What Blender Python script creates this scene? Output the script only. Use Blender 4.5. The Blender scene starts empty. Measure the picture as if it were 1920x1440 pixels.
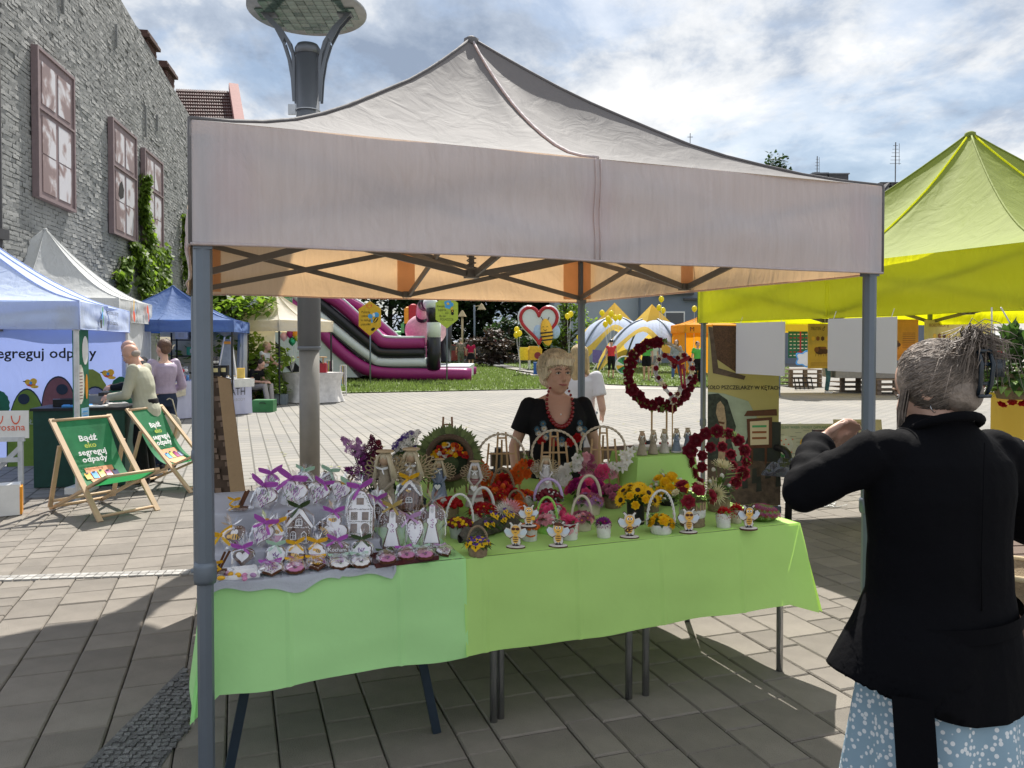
import bpy, bmesh, math, random
from mathutils import Vector, Matrix, noise
from math import sin, cos, pi, radians, sqrt, atan2, hypot, tan
V = Vector
R = random.Random(7)
S = bpy.context.scene
COL = S.collection

F = 1500.0
PITCH = radians(1.2); PY0 = 640 + F*math.tan(PITCH)     # image row of the lens axis
CAM = V((0, 0, 1.65))
cd = bpy.data.cameras.new('camera'); cam = bpy.data.objects.new('camera', cd); COL.objects.link(cam)
cam.location = CAM; cam.rotation_euler = (pi/2 - PITCH, 0, 0)
cd.sensor_width = 36; cd.lens = 36*F/1920; cd.clip_start = 0.05; cd.clip_end = 3000
cd.shift_y = (PY0 - 720)/1920; S.camera = cam
SUN_EL, SUN_AZ = radians(52), radians(5.7)        # azimuth measured from +Y towards +X
S.view_settings.view_transform = 'Standard'; S.view_settings.look = 'None'
S.view_settings.exposure = 0.66; S.view_settings.gamma = 1; S.view_settings.use_curve_mapping = False
sd = bpy.data.lights.new('sun', 'SUN'); sd.energy = 4.9; sd.angle = radians(0.53); sd.color = (1, .95, .87)
sun = bpy.data.objects.new('sun', sd); COL.objects.link(sun)
sdir = V((sin(SUN_AZ)*cos(SUN_EL), cos(SUN_AZ)*cos(SUN_EL), sin(SUN_EL)))
sun.rotation_euler = (-sdir).to_track_quat('-Z', 'Y').to_euler(); sun.location = (0, 0, 30)
w = bpy.data.worlds.new('World'); S.world = w; w.use_nodes = True
nt = w.node_tree; nt.nodes.clear(); N = nt.nodes.new; L = nt.links.new
out = N('ShaderNodeOutputWorld'); mix = N('ShaderNodeMixShader')
b1 = N('ShaderNodeBackground'); b2 = N('ShaderNodeBackground')
sky = N('ShaderNodeTexSky'); sky.sky_type = 'NISHITA'; sky.sun_disc = False
sky.sun_elevation = SUN_EL; sky.sun_rotation = SUN_AZ; sky.air_density = 1.2; sky.dust_density = .6
L(sky.outputs[0], b1.inputs[0]); b1.inputs[1].default_value = 0.075
tc = N('ShaderNodeTexCoord'); sep = N('ShaderNodeSeparateXYZ'); L(tc.outputs['Generated'], sep.inputs[0])
def math_(op, a, b=None, c=None):
    n = N('ShaderNodeMath'); n.operation = op
    for i, v in enumerate((a, b, c)):
        if v is None: continue
        if isinstance(v, (int, float)): n.inputs[i].default_value = v
        else: L(v, n.inputs[i])
    return n.outputs[0]
zc = math_('ADD', math_('MAXIMUM', sep.outputs[2], 0.0), 0.22)
cx = math_('DIVIDE', sep.outputs[0], zc); cy = math_('DIVIDE', sep.outputs[1], zc)
cmb = N('ShaderNodeCombineXYZ'); L(cx, cmb.inputs[0]); L(cy, cmb.inputs[1])
def noise_(scale, det, rough, seed, dist=0.0):
    n = N('ShaderNodeTexNoise'); n.inputs['Scale'].default_value = scale; n.inputs['Detail'].default_value = det
    n.inputs['Roughness'].default_value = rough; n.inputs['Distortion'].default_value = dist
    mp = N('ShaderNodeMapping'); mp.inputs['Location'].default_value = (seed, seed*1.7, seed*.3); mp.inputs['Scale'].default_value = (1, .8, 1)
    L(cmb.outputs[0], mp.inputs[0]); L(mp.outputs[0], n.inputs['Vector']); return n.outputs[0]
def ramp_(fac, stops):
    r = N('ShaderNodeValToRGB'); L(fac, r.inputs[0]); e = r.color_ramp.elements
    while len(e) < len(stops): e.new(.5)
    for k, (p, c) in enumerate(stops): e[k].position = p; e[k].color = (*c, 1)
    return r.outputs[0]
cover = ramp_(noise_(1.15, 8, .62, 4.1, .25), [(.36, (0, 0, 0)), (.50, (1, 1, 1))])
shade = ramp_(math_('ADD', math_('MULTIPLY', noise_(1.5, 9, .60, 9.3, .35), .62), math_('MULTIPLY', noise_(4.6, 6, .6, 1.3, .2), .38)),
              [(.36, (.30, .37, .49)), (.44, (.49, .56, .67)), (.495, (.78, .81, .85)), (.565, (1.0, 1.0, 1.0))])
L(shade, b2.inputs[0]); b2.inputs[1].default_value = 0.69
L(math_('MAXIMUM', cover, .55), mix.inputs[0]); L(b1.outputs[0], mix.inputs[1]); L(b2.outputs[0], mix.inputs[2]); L(mix.outputs[0], out.inputs[0])

cp_, sp_ = cos(PITCH), sin(PITCH)
def ray(px, py):
    dx, dy = (px - 960)/F, (PY0 - py)/F
    return V((dx, cp_ + dy*sp_, -sp_ + dy*cp_))
def G(px, py, z=0.0):
    d = ray(px, py); t = (z - CAM.z)/d.z; return CAM + d*t
def W(px, py, Y):
    d = ray(px, py); return CAM + d*(Y/d.y)
def proj(p):
    d = V(p) - CAM; f = d.y*cp_ - d.z*sp_; u = d.y*sp_ + d.z*cp_
    return (960 + F*d.x/f, PY0 - F*u/f, f)
def mpp(p): return proj(p)[2]/F     # metres per photo pixel at a point

def hx(h):
    h = h.lstrip('#'); o = []
    for i in (0, 2, 4):
        c = int(h[i:i+2], 16)/255; o.append(c/12.92 if c <= .04045 else ((c+.055)/1.055)**2.4)
    return tuple(o)
MATS = {}
def mat(name, rgb, rough=.7, metal=0.0, var=.15, vs=9.0, bump=0.0, bs=60.0, transl=None, spec=.4, isl=0.0, alpha=None, stretch=None, coat=0.0, dirt=0.0):
    if name in MATS: return MATS[name]
    if isinstance(rgb, str): rgb = hx(rgb)
    m = bpy.data.materials.new(name); m.use_nodes = True; t = m.node_tree; b = t.nodes['Principled BSDF']; o = t.nodes['Material Output']
    Nn = t.nodes.new; Ll = t.links.new
    b.inputs['Roughness'].default_value = rough; b.inputs['Metallic'].default_value = metal
    b.inputs['Specular IOR Level'].default_value = spec; b.inputs['Base Color'].default_value = (*rgb, 1)
    if coat: b.inputs['Coat Weight'].default_value = coat
    tcn = Nn('ShaderNodeTexCoord'); mp = Nn('ShaderNodeMapping'); Ll(tcn.outputs['Object'], mp.inputs[0])
    if stretch: mp.inputs['Scale'].default_value = stretch
    col = None
    if var > 0 or isl > 0:
        ns = Nn('ShaderNodeTexNoise'); ns.inputs['Scale'].default_value = vs; ns.inputs['Detail'].default_value = 5; ns.inputs['Roughness'].default_value = .65
        Ll(mp.outputs[0], ns.inputs['Vector'])
        mr = Nn('ShaderNodeMapRange'); mr.inputs[1].default_value = .3; mr.inputs[2].default_value = .7
        mr.inputs[3].default_value = 1 - var; mr.inputs[4].default_value = 1 + var; Ll(ns.outputs[0], mr.inputs[0])
        fac = mr.outputs[0]
        if isl > 0:
            ge = Nn('ShaderNodeNewGeometry'); oi = Nn('ShaderNodeObjectInfo')
            a = Nn('ShaderNodeMath'); a.operation = 'ADD'; Ll(ge.outputs['Random Per Island'], a.inputs[0]); Ll(oi.outputs['Random'], a.inputs[1])
            f2 = Nn('ShaderNodeMath'); f2.operation = 'FRACT'; Ll(a.outputs[0], f2.inputs[0])
            m2 = Nn('ShaderNodeMapRange'); m2.inputs[3].default_value = 1 - isl; m2.inputs[4].default_value = 1 + isl; Ll(f2.outputs[0], m2.inputs[0])
            mu = Nn('ShaderNodeMath'); mu.operation = 'MULTIPLY'; Ll(fac, mu.inputs[0]); Ll(m2.outputs[0], mu.inputs[1]); fac = mu.outputs[0]
        vm = Nn('ShaderNodeVectorMath'); vm.operation = 'SCALE'; vm.inputs[0].default_value = rgb; Ll(fac, vm.inputs['Scale'])
        col = vm.outputs[0]; Ll(col, b.inputs['Base Color'])
    if bump > 0:
        nb = Nn('ShaderNodeTexNoise'); nb.inputs['Scale'].default_value = bs; nb.inputs['Detail'].default_value = 4
        Ll(mp.outputs[0], nb.inputs['Vector']); bp = Nn('ShaderNodeBump'); bp.inputs['Strength'].default_value = bump; bp.inputs['Distance'].default_value = .02
        Ll(nb.outputs[0], bp.inputs['Height']); Ll(bp.outputs[0], b.inputs['Normal'])
    if transl:
        tr = Nn('ShaderNodeBsdfTranslucent'); tr.inputs[0].default_value = (*transl[0], 1)
        mx = Nn('ShaderNodeMixShader'); mx.inputs[0].default_value = transl[1]
        Ll(b.outputs[0], mx.inputs[1]); Ll(tr.outputs[0], mx.inputs[2]); Ll(mx.outputs[0], o.inputs[0])
    if alpha is not None: b.inputs['Alpha'].default_value = alpha
    MATS[name] = m; return m
def film(name, tint=(.98, .98, 1), gloss=.22):
    if name in MATS: return MATS[name]
    m = bpy.data.materials.new(name); m.use_nodes = True; t = m.node_tree; t.nodes.clear(); Nn = t.nodes.new; Ll = t.links.new
    o = Nn('ShaderNodeOutputMaterial'); a = Nn('ShaderNodeBsdfTransparent'); a.inputs[0].default_value = (*tint, 1)
    g = Nn('ShaderNodeBsdfGlossy'); g.inputs['Roughness'].default_value = .12; g.inputs[0].default_value = (.95, .97, 1, 1)
    lw = Nn('ShaderNodeLayerWeight'); lw.inputs[0].default_value = .35
    mr = Nn('ShaderNodeMapRange'); mr.inputs[3].default_value = gloss*.35; mr.inputs[4].default_value = gloss*2.2; Ll(lw.outputs['Fresnel'], mr.inputs[0])
    mx = Nn('ShaderNodeMixShader'); Ll(mr.outputs[0], mx.inputs[0]); Ll(a.outputs[0], mx.inputs[1]); Ll(g.outputs[0], mx.inputs[2]); Ll(mx.outputs[0], o.inputs[0])
    MATS[name] = m; return m

def basis(d):
    d = V(d).normalized(); a = V((0, 0, 1)) if abs(d.z) < .9 else V((1, 0, 0))
    x = a.cross(d).normalized(); return x, d.cross(x), d
class MB:
    def __init__(s): s.v = []; s.f = []; s.m = []; s.cur = 0
    def quad(s, *p):
        i = len(s.v); s.v += [V(q) for q in p]; s.f.append(tuple(range(i, i+len(p)))); s.m.append(s.cur); return s
    def add(s, vs, fs):
        i = len(s.v); s.v += [V(q) for q in vs]
        for f in fs: s.f.append(tuple(i+k for k in f)); s.m.append(s.cur)
        return s
    def box(s, c, size, M=None):
        hx_, hy, hz = size[0]/2, size[1]/2, size[2]/2; vs = []
        for z in (-hz, hz):
            for (x, y) in ((-hx_, -hy), (hx_, -hy), (hx_, hy), (-hx_, hy)):
                p = V((x, y, z)); p = (M @ p) if M else p; vs.append(p + V(c))
        return s.add(vs, [(3, 2, 1, 0), (4, 5, 6, 7), (0, 1, 5, 4), (1, 2, 6, 5), (2, 3, 7, 6), (3, 0, 4, 7)])
    def bar(s, p0, p1, w, h, up=(0, 0, 1)):
        p0, p1 = V(p0), V(p1); d = (p1-p0); l = d.length; d.normalize(); x = V(up).cross(d)
        if x.length < 1e-4: x = V((1, 0, 0))
        x.normalize(); u = d.cross(x); M = Matrix((x, d, u)).transposed()
        return s.box((p0+p1)/2, (w, l, h), M)
    def tube(s, pts, r, n=8, cap=True, closed=False):
        pts = [V(p) for p in pts]; k = len(pts); rs = r if isinstance(r, (list, tuple)) else [r]*k; vs = []; px = None
        for i, p in enumerate(pts):
            if closed: d = pts[(i+1) % k] - pts[i-1]
            else: d = pts[min(i+1, k-1)] - pts[max(i-1, 0)]
            if d.length < 1e-9: d = V((0, 0, 1))
            d.normalize()
            if px is None: x, y, _ = basis(d)
            else:
                x = px - d*px.dot(d)
                if x.length < 1e-6: x, y, _ = basis(d)
                x.normalize(); y = d.cross(x)
            px = x
            for j in range(n): a = 2*pi*j/n; vs.append(p + (x*cos(a) + y*sin(a))*rs[i])
        fs = []
        for i in range(k if closed else k-1):
            for j in range(n):
                a, b = i*n+j, i*n+(j+1) % n; c, d_ = ((i+1) % k)*n+(j+1) % n, ((i+1) % k)*n+j
                fs.append((a, b, c, d_))
        if cap and not closed: fs.append(tuple(range(n-1, -1, -1))); fs.append(tuple((k-1)*n+j for j in range(n)))
        return s.add(vs, fs)
    def lathe(s, prof, c=(0, 0, 0), n=16, M=None, ell=1.0, jit=0):
        c = V(c); vs = []; fs = []; k = len(prof)
        for (r, z) in prof:
            for j in range(n):
                a = 2*pi*j/n; rr = r*(1+jit*sin(j*12.9898+z*78)) if jit else r
                p = V((rr*cos(a), rr*sin(a)*ell, z)); vs.append(c + (M @ p if M else p))
        for i in range(k-1):
            for j in range(n): fs.append((i*n+j, i*n+(j+1) % n, (i+1)*n+(j+1) % n, (i+1)*n+j))
        if prof[0][0] > 1e-5: fs.append(tuple(range(n-1, -1, -1)))
        if prof[-1][0] > 1e-5: fs.append(tuple((k-1)*n+j for j in range(n)))
        return s.add(vs, fs)
    def ball(s, c, r, n=8, k=6, M=None):
        rr = r if isinstance(r, (tuple, list)) else (r, r, r); c = V(c); vs = []; fs = []
        for i in range(k+1):
            t = pi*i/k
            for j in range(n):
                a = 2*pi*j/n; p = V((rr[0]*sin(t)*cos(a), rr[1]*sin(t)*sin(a), -rr[2]*cos(t))); vs.append(c + (M @ p if M else p))
        for i in range(k):
            for j in range(n):
                a, b, c2, d = i*n+j, i*n+(j+1) % n, (i+1)*n+(j+1) % n, (i+1)*n+j
                fs.append((a, b, c2, d) if 0 < i < k-1 else ((a, c2, d) if i == 0 else (a, b, c2)))
        return s.add(vs, fs)
    def extr(s, o2, fr, t, off=0.0):   # outline o2 [(x,y)], frame fr=(origin, ex, ey, n): solid from off to off+t along n
        o, ex, ey, n = fr; k = len(o2); vs = [o + ex*x + ey*y + n*off for x, y in o2] + [o + ex*x + ey*y + n*(off+t) for x, y in o2]
        fs = [tuple(range(k-1, -1, -1)), tuple(range(k, 2*k))] + [(i, (i+1) % k, k+(i+1) % k, k+i) for i in range(k)]
        return s.add(vs, fs)
    def flat(s, o2, fr, off):
        o, ex, ey, n = fr; return s.quad(*[o + ex*x + ey*y + n*off for x, y in o2])
    def grid(s, f, nu, nv):
        vs = [f(i/nu, j/nv) for j in range(nv+1) for i in range(nu+1)]; q = nu+1
        return s.add(vs, [(j*q+i, j*q+i+1, (j+1)*q+i+1, (j+1)*q+i) for j in range(nv) for i in range(nu)])
    def mesh(s, name, mats, smooth=False):
        me = bpy.data.meshes.new(name); me.from_pydata([tuple(q) for q in s.v], [], s.f)
        if not isinstance(mats, (list, tuple)): mats = [mats]
        for m in mats: me.materials.append(m)
        if len(mats) > 1: me.polygons.foreach_set('material_index', s.m)
        if smooth: me.polygons.foreach_set('use_smooth', [True]*len(me.polygons))
        me.update(); return me
    def build(s, name, mats, parent=None, smooth=False, **kw):
        return link(name, s.mesh(name, mats, smooth), parent, **kw)
def link(name, me, parent=None, loc=None, rot=None, scale=None, **kw):
    o = bpy.data.objects.new(name, me); COL.objects.link(o)
    if parent: o.parent = parent
    if loc is not None: o.location = loc
    if rot is not None: o.rotation_euler = rot
    if scale is not None: o.scale = (scale,)*3 if isinstance(scale, (int, float)) else scale
    for k, v in kw.items(): o[k] = v
    return o
def T(name, label, cat, loc=(0, 0, 0), rz=0.0, group=None):
    o = bpy.data.objects.new(name, None); COL.objects.link(o); o.location = loc; o.rotation_euler = (0, 0, rz)
    o.empty_display_size = .1; o['label'] = label; o['category'] = cat
    if group: o['group'] = group
    return o
def tag(o, label, cat, group=None):
    o['label'] = label; o['category'] = cat
    if group: o['group'] = group
    return o
def frame(o, ex=(1, 0, 0), ey=(0, 0, 1)):
    ex = V(ex).normalized(); ey = V(ey).normalized(); n = ex.cross(ey); return (V(o), ex, ey, n)   # x right, z up -> n=-Y (towards camera)
def local(p, o):   # world point to coordinates of an upright thing
    return Matrix.Rotation(-o.rotation_euler.z, 3, 'Z') @ (V(p) - V(o.location))
def circ(r, n=20, c=(0, 0), ry=None, a0=0): return [(c[0]+r*cos(2*pi*i/n+a0), c[1]+(ry or r)*sin(2*pi*i/n+a0)) for i in range(n)]
def ell(cx_, cy_, rx, ry, rot=0, n=14): return [(cx_+rx*cos(a)*cos(rot)-ry*sin(a)*sin(rot), cy_+rx*cos(a)*sin(rot)+ry*sin(a)*cos(rot)) for a in [2*pi*i/n for i in range(n)]]
def heart(w_, h_, n=28, c=(0, 0)):
    o = []
    for i in range(n):
        t = 2*pi*i/n; x = 16*sin(t)**3; y = 13*cos(t)-5*cos(2*t)-2*cos(3*t)-cos(4*t); o.append((c[0]-x/32*w_, c[1]+(y+17)/29*h_))
    return o
def scal(o2, k, c=None):
    if c is None: c = (sum(p[0] for p in o2)/len(o2), sum(p[1] for p in o2)/len(o2))
    return [(c[0]+(x-c[0])*k, c[1]+(y-c[1])*k) for x, y in o2]
def rotp(o2, a, c=(0, 0)): return [(c[0]+(x-c[0])*cos(a)-(y-c[1])*sin(a), c[1]+(x-c[0])*sin(a)+(y-c[1])*cos(a)) for x, y in o2]
def rect(x0, y0, x1, y1): return [(x0, y0), (x1, y0), (x1, y1), (x0, y1)]
class Print:   # flat print on a surface: one mesh of thin layers
    def __init__(s, fr, step=.0012, base=.001): s.fr = fr; s.mb = MB(); s.mats = []; s.k = 0; s.step = step; s.base = base
    def p(s, o2, m, up=True):
        if m not in s.mats: s.mats.append(m)
        s.mb.cur = s.mats.index(m); s.mb.flat(o2, s.fr, s.base + s.step*s.k)
        if up: s.k += 1
        return s
    def done(s, name, parent): 
        if s.mb.f: return s.mb.build(name, s.mats, parent)
_txt = {}
SCR = bpy.data.scenes.new('scratch')
def baked(o):
    SCR.collection.objects.link(o); vl = SCR.view_layers[0]; vl.update(); me = bpy.data.meshes.new_from_object(o.evaluated_get(vl.depsgraph)); SCR.collection.objects.unlink(o); bpy.data.objects.remove(o); return me
def text(string, size, m, parent, fr, x, y, off=.002, align='CENTER', name='lettering', bold=0.0, squeeze=1.0):
    key = (string, bold, align)
    if key not in _txt:
        c = bpy.data.curves.new('t', 'FONT'); c.body = string; c.size = 1; c.align_x = align; c.resolution_u = 2; c.offset = bold
        o = bpy.data.objects.new('t', c); me = baked(o); me.materials.clear(); _txt[key] = me
    me = _txt[key].copy(); me.materials.append(m); o_, ex, ey, n = fr
    M = Matrix((ex*size*squeeze, ey*size, n*size)).transposed().to_4x4(); M.translation = o_ + ex*x + ey*y + n*off
    me.transform(M); return link(name, me, parent)
def cap(mb, p0, p1, r0, r1, n=10):
    p0, p1 = V(p0), V(p1); mb.tube([p0, p1], [r0, r1], n); mb.ball(p0, r0, n, 6); mb.ball(p1, r1, n, 6)
def loft(mb, rings, n=18, sq=2.0):   # rings: (x,y,z,rx,ry)
    vs = []; fs = []; k = len(rings)
    for (x, y, z, rx, ry) in rings:
        for j in range(n):
            a = 2*pi*j/n; c_, s_ = cos(a), sin(a)
            vs.append(V((x + rx*abs(c_)**(2/sq)*(1 if c_ >= 0 else -1), y + ry*abs(s_)**(2/sq)*(1 if s_ >= 0 else -1), z)))
    for i in range(k-1):
        for j in range(n): fs.append((i*n+j, i*n+(j+1) % n, (i+1)*n+(j+1) % n, (i+1)*n+j))
    fs.append(tuple(range(n-1, -1, -1))); fs.append(tuple((k-1)*n+j for j in range(n))); mb.add(vs, fs)
def fuse(mb, name, m, parent=None, voxel=.012, smooth=3, fac=.5, disp=None, **kw):
    me = mb.mesh('tmp', m); o = bpy.data.objects.new('tmp', me)
    r = o.modifiers.new('r', 'REMESH'); r.mode = 'VOXEL'; r.voxel_size = voxel; r.use_smooth_shade = True
    if smooth: q = o.modifiers.new('s', 'SMOOTH'); q.iterations = smooth; q.factor = fac
    res = baked(o); res.name = name
    if disp:
        for v in res.vertices: v.co = disp(v.co.copy(), v.normal.copy())
    if not res.materials: res.materials.append(m)
    return link(name, res, parent, **kw)
m_soil = mat('joint_sand', (.085, .08, .072), .95, var=.3, vs=20, bump=.4)
m_ground = mat('earth', (.16, .15, .13), .95, var=.2, vs=2)
m_paver = mat('concrete_paver', (.212, .190, .163), .82, var=.17, vs=3.0, isl=.15, bump=.5, bs=180)
def slab(name, pts, z, m, **kw):
    mb = MB(); mb.quad(*[(p[0], p[1], z) for p in pts]); return mb.build(name, m, None, kind='structure', **kw)
slab('ground', [(-1500, -300), (1500, -300), (1500, 2500), (-1500, 2500)], -.06, m_ground)
PA = radians(19); pu = V((cos(PA), sin(PA), 0)); pv = V((-sin(PA), cos(PA), 0))
def pt(a, b, z=0.0): return pu*a + pv*b + V((0, 0, z))
BMAX = 9.6
pav = MB()
pav.quad(*[pt(a, b, -.022) for a, b in ((-9, .3), (9, .3), (9, BMAX), (-9, BMAX))])
paving = pav.build('paving', m_soil, None, kind='structure')
mf = mat('far_paving', (.30, .287, .265), .85, var=.10, vs=.7, bump=.25, bs=60)
t = mf.node_tree; b = t.nodes['Principled BSDF']; bk = t.nodes.new('ShaderNodeTexBrick'); tcn = t.nodes.new('ShaderNodeTexCoord'); mp = t.nodes.new('ShaderNodeMapping')
mp.inputs['Rotation'].default_value = (0, 0, -PA - pi/2); t.links.new(tcn.outputs['Object'], mp.inputs[0]); t.links.new(mp.outputs[0], bk.inputs['Vector'])
bk.inputs['Scale'].default_value = 1; bk.inputs['Brick Width'].default_value = .28; bk.inputs['Row Height'].default_value = .21; bk.inputs['Mortar Size'].default_value = .013
bk.inputs['Mortar Smooth'].default_value = .3
bk.inputs['Color1'].default_value = (.262, .250, .228, 1); bk.inputs['Color2'].default_value = (.225, .22, .208, 1); bk.inputs['Mortar'].default_value = (.10, .098, .085, 1)
mxn = t.nodes.new('ShaderNodeMix'); mxn.data_type = 'RGBA'; mxn.blend_type = 'MULTIPLY'; mxn.inputs[0].default_value = 1
ns2 = t.nodes.new('ShaderNodeTexNoise'); ns2.inputs['Scale'].default_value = .6; ns2.inputs['Detail'].default_value = 6; t.links.new(tcn.outputs['Object'], ns2.inputs['Vector'])
rr = t.nodes.new('ShaderNodeValToRGB'); rr.color_ramp.elements[0].position = .3; rr.color_ramp.elements[0].color = (.86, .86, .86, 1); rr.color_ramp.elements[1].position = .7; rr.color_ramp.elements[1].color = (1.12, 1.1, 1.06, 1)
t.links.new(ns2.outputs[0], rr.inputs[0]); t.links.new(bk.outputs[0], mxn.inputs[6]); t.links.new(rr.outputs[0], mxn.inputs[7]); t.links.new(mxn.outputs[2], b.inputs['Base Color'])
far = MB()
far.quad(*[pt(a, b_, 0) for a, b_ in ((-60, BMAX), (70, BMAX), (70, 60), (-60, 60))])
far.quad(*[pt(a, b_, 0) for a, b_ in ((-60, -12), (-9, -12), (-9, BMAX), (-60, BMAX))])
far.quad(*[pt(a, b_, 0) for a, b_ in ((9, -12), (70, -12), (70, BMAX), (9, BMAX))])
far.quad(*[pt(a, b_, 0) for a, b_ in ((-9, -12), (9, -12), (9, .3), (-9, .3))])
far.build('square', mf, None, kind='structure')
def paver_mesh(wd, ln):
    k = .006; e = .007; mb = MB(); x, y = wd/2 - k/2, ln/2 - k/2
    rings = [(x, y, -.02), (x, y, -e), (x-e, y-e, 0)]
    vs = [V((sx*a, sy*b_, z)) for a, b_, z in rings for sx, sy in ((-1, -1), (1, -1), (1, 1), (-1, 1))]
    fs = [(8, 9, 10, 11)] + [(i*4+j, i*4+(j+1) % 4, (i+1)*4+(j+1) % 4, (i+1)*4+j) for i in range(2) for j in range(4)]
    mb.add(vs, fs); return mb.mesh('paver', m_paver)
pm = {}; pieces = []
rows_w = [.20, .28, .20, .31, .20, .26, .16]
a = -9.0; i = 0
while a < 9:
    wd = rows_w[(i*3 + i//4) % 7]; i += 1; b_ = .35 + R.random()*.3
    while b_ < BMAX - .05:
        ln = R.choice([.24, .30, .36] if wd > .25 else [.18, .24, .30]);
        if b_ + ln > BMAX - .12: ln = BMAX - b_
        c = pt(a + wd/2, b_ + ln/2); q = proj(c)
        if q[2] > .3 and -260 < q[0] < 2180 and q[1] < 1900 and c.y > .8:
            pieces.append((c.y, c, wd, round(ln, 2)))
        b_ += ln
    a += wd
pieces.sort(key=lambda q: abs(q[0] - 3.2))
inframe = [q for q in pieces if -60 < proj(q[1])[0] < 1980 and 640 < proj(q[1])[1] < 1500]
rest = [q for q in pieces if q not in inframe]
inframe.sort(key=lambda q: q[0])
stuffp = MB(); stuffp_src = rest + inframe[300:]
for (yy, c, wd, ln) in inframe[:300]:
    key = (wd, ln)
    if key not in pm: pm[key] = paver_mesh(wd, ln)
    link('paver', pm[key], paving, (c.x, c.y, R.uniform(-.003, .002)), (R.uniform(-.003, .003), R.uniform(-.003, .003), PA + R.uniform(-.004, .004)))
for (yy, c, wd, ln) in stuffp_src:
    k = .006; e = .006; z = R.uniform(-.003, .002); x, y = wd/2-k/2, ln/2-k/2; vs = []
    for (aa, bb, zz) in ((x, y, -.02), (x, y, -e), (x-e, y-e, 0)):
        for sx, sy in ((-1, -1), (1, -1), (1, 1), (-1, 1)): vs.append(c + pu*(sx*aa) + pv*(sy*bb) + V((0, 0, zz+z)))
    stuffp.add(vs, [(8, 9, 10, 11)] + [(i2*4+j, i2*4+(j+1) % 4, (i2+1)*4+(j+1) % 4, (i2+1)*4+j) for i2 in range(2) for j in range(4)])
stuffp.build('pavers', m_paver, paving, kind='stuff')
m_set = mat('light_granite', (.36, .35, .33), .7, var=.2, vs=30, isl=.25, bump=.4, bs=150)
m_dark = mat('dark_granite', (.17, .17, .17), .75, var=.55, vs=140, isl=.3, bump=.6, bs=250)
mb = MB(); p0, p1 = V((-7.5, 5.0, 0)), V((-1.2, 5.78, 0)); d = (p1-p0).normalized(); n_ = V((-d.y, d.x, 0)); s_ = 0
while s_ < (p1-p0).length:
    for k in (0, 1): mb.box(p0 + d*s_ + n_*(k*.06) + V((0, 0, .002)), (.052, .052, .016), Matrix.Rotation(atan2(d.y, d.x)+R.uniform(-.1, .1), 3, 'Z'))
    s_ += .058
o = mb.build('granite_line', m_set, None); o['kind'] = 'structure'
mb = MB(); poly = [G(345, 1250), G(115, 1480), G(20, 1600), G(240, 1600), G(300, 1440), G(352, 1365), G(362, 1290)]
def inside(x, y, pl):
    r = False; j = len(pl)-1
    for i in range(len(pl)):
        if (pl[i].y > y) != (pl[j].y > y) and x < (pl[j].x-pl[i].x)*(y-pl[i].y)/(pl[j].y-pl[i].y)+pl[i].x: r = not r
        j = i
    return r
mb.quad(*[V((p.x, p.y, .003)) for p in poly])
x = -3.0
while x < -1.0:
    y = 2.2
    while y < 4.6:
        if inside(x, y, poly): mb.box((x+R.uniform(-.006, .006), y+R.uniform(-.006, .006), .004), (R.uniform(.021, .029), R.uniform(.021, .029), .010+R.random()*.003), Matrix.Rotation(R.uniform(-.25, .25)+.35, 3, 'Z'))
        y += .031
    x += .031
o = mb.build('granite_wedge', m_dark, None); o['kind'] = 'structure'
mb = MB()
for k in range(260):
    p = G(R.uniform(420, 1500), R.uniform(725, 900)); r = R.uniform(.015, .04)
    mb.quad(p+V((-r, 0, .006)), p+V((0, -r, .006)), p+V((r, 0, .012)), p+V((0, r*.8, .006)))
mb.build('fallen_leaves', mat('leaf_litter', (.28, .28, .12), .8, isl=.5), None, kind='stuff')

m_lawn = mat('lawn', (.11, .15, .045), .9, var=.35, vs=1.5, bump=.6, bs=40)
m_blade = mat('grass_blade', (.16, .20, .06), .7, var=.2, isl=.4, transl=((.22, .33, .07), .3))
lawn1 = [G(420, 752), G(640, 738), G(985, 731), G(1090, 729), G(905, 683), G(760, 676), G(420, 690)]
lawn2 = [G(945, 684), G(1140, 722), G(1310, 727), G(1480, 722), G(1480, 690), G(1300, 676), G(1040, 672)]
mb = MB(); mb.quad(*[V((p.x, p.y, .03)) for p in lawn1]); mb.build('lawn', m_lawn, None, kind='structure')
mb = MB(); mb.quad(*[V((p.x, p.y, .034)) for p in lawn2]); mb.build('lawn', m_lawn, None, kind='structure')
mb = MB(); mb.quad(*[G(*q, .008) for q in ((880, 683), (1140, 722), (1300, 731), (1100, 729), (905, 683), (870, 676))]); 
mb.build('path', mat('gravel_path', (.36, .34, .31), .9, var=.15, vs=3), None, kind='structure')
mb = MB(); mb.quad((-60, 52, .012), (60, 52, .012), (60, 63, .012), (-60, 63, .012)); mb.build('road', mat('asphalt', (.12, .12, .12), .9, var=.15), None, kind='structure')
mb = MB()
def blades(poly, n, hmin, hmax):
    xs = [p.x for p in poly]; ys = [p.y for p in poly]; k = 0; x0, x1, y0, y1 = min(xs), max(xs), min(ys), max(ys)
    while k < n:
        y = y0 + (y1-y0)*R.random()**1.8; x = R.uniform(x0, x1)
        if not inside(x, y, poly): continue
        h = R.uniform(hmin, hmax); a = R.uniform(0, pi); q = V((x, y, .03)); d = V((cos(a), sin(a), 0))*.03; tt = V((R.uniform(-.05, .05), R.uniform(-.05, .05), h))
        mb.quad(q-d, q+d, q+tt); k += 1
blades(lawn1, 26000, .05, .15); blades(lawn2, 12000, .05, .14)
mb.build('grass', m_blade, None, kind='stuff')

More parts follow.
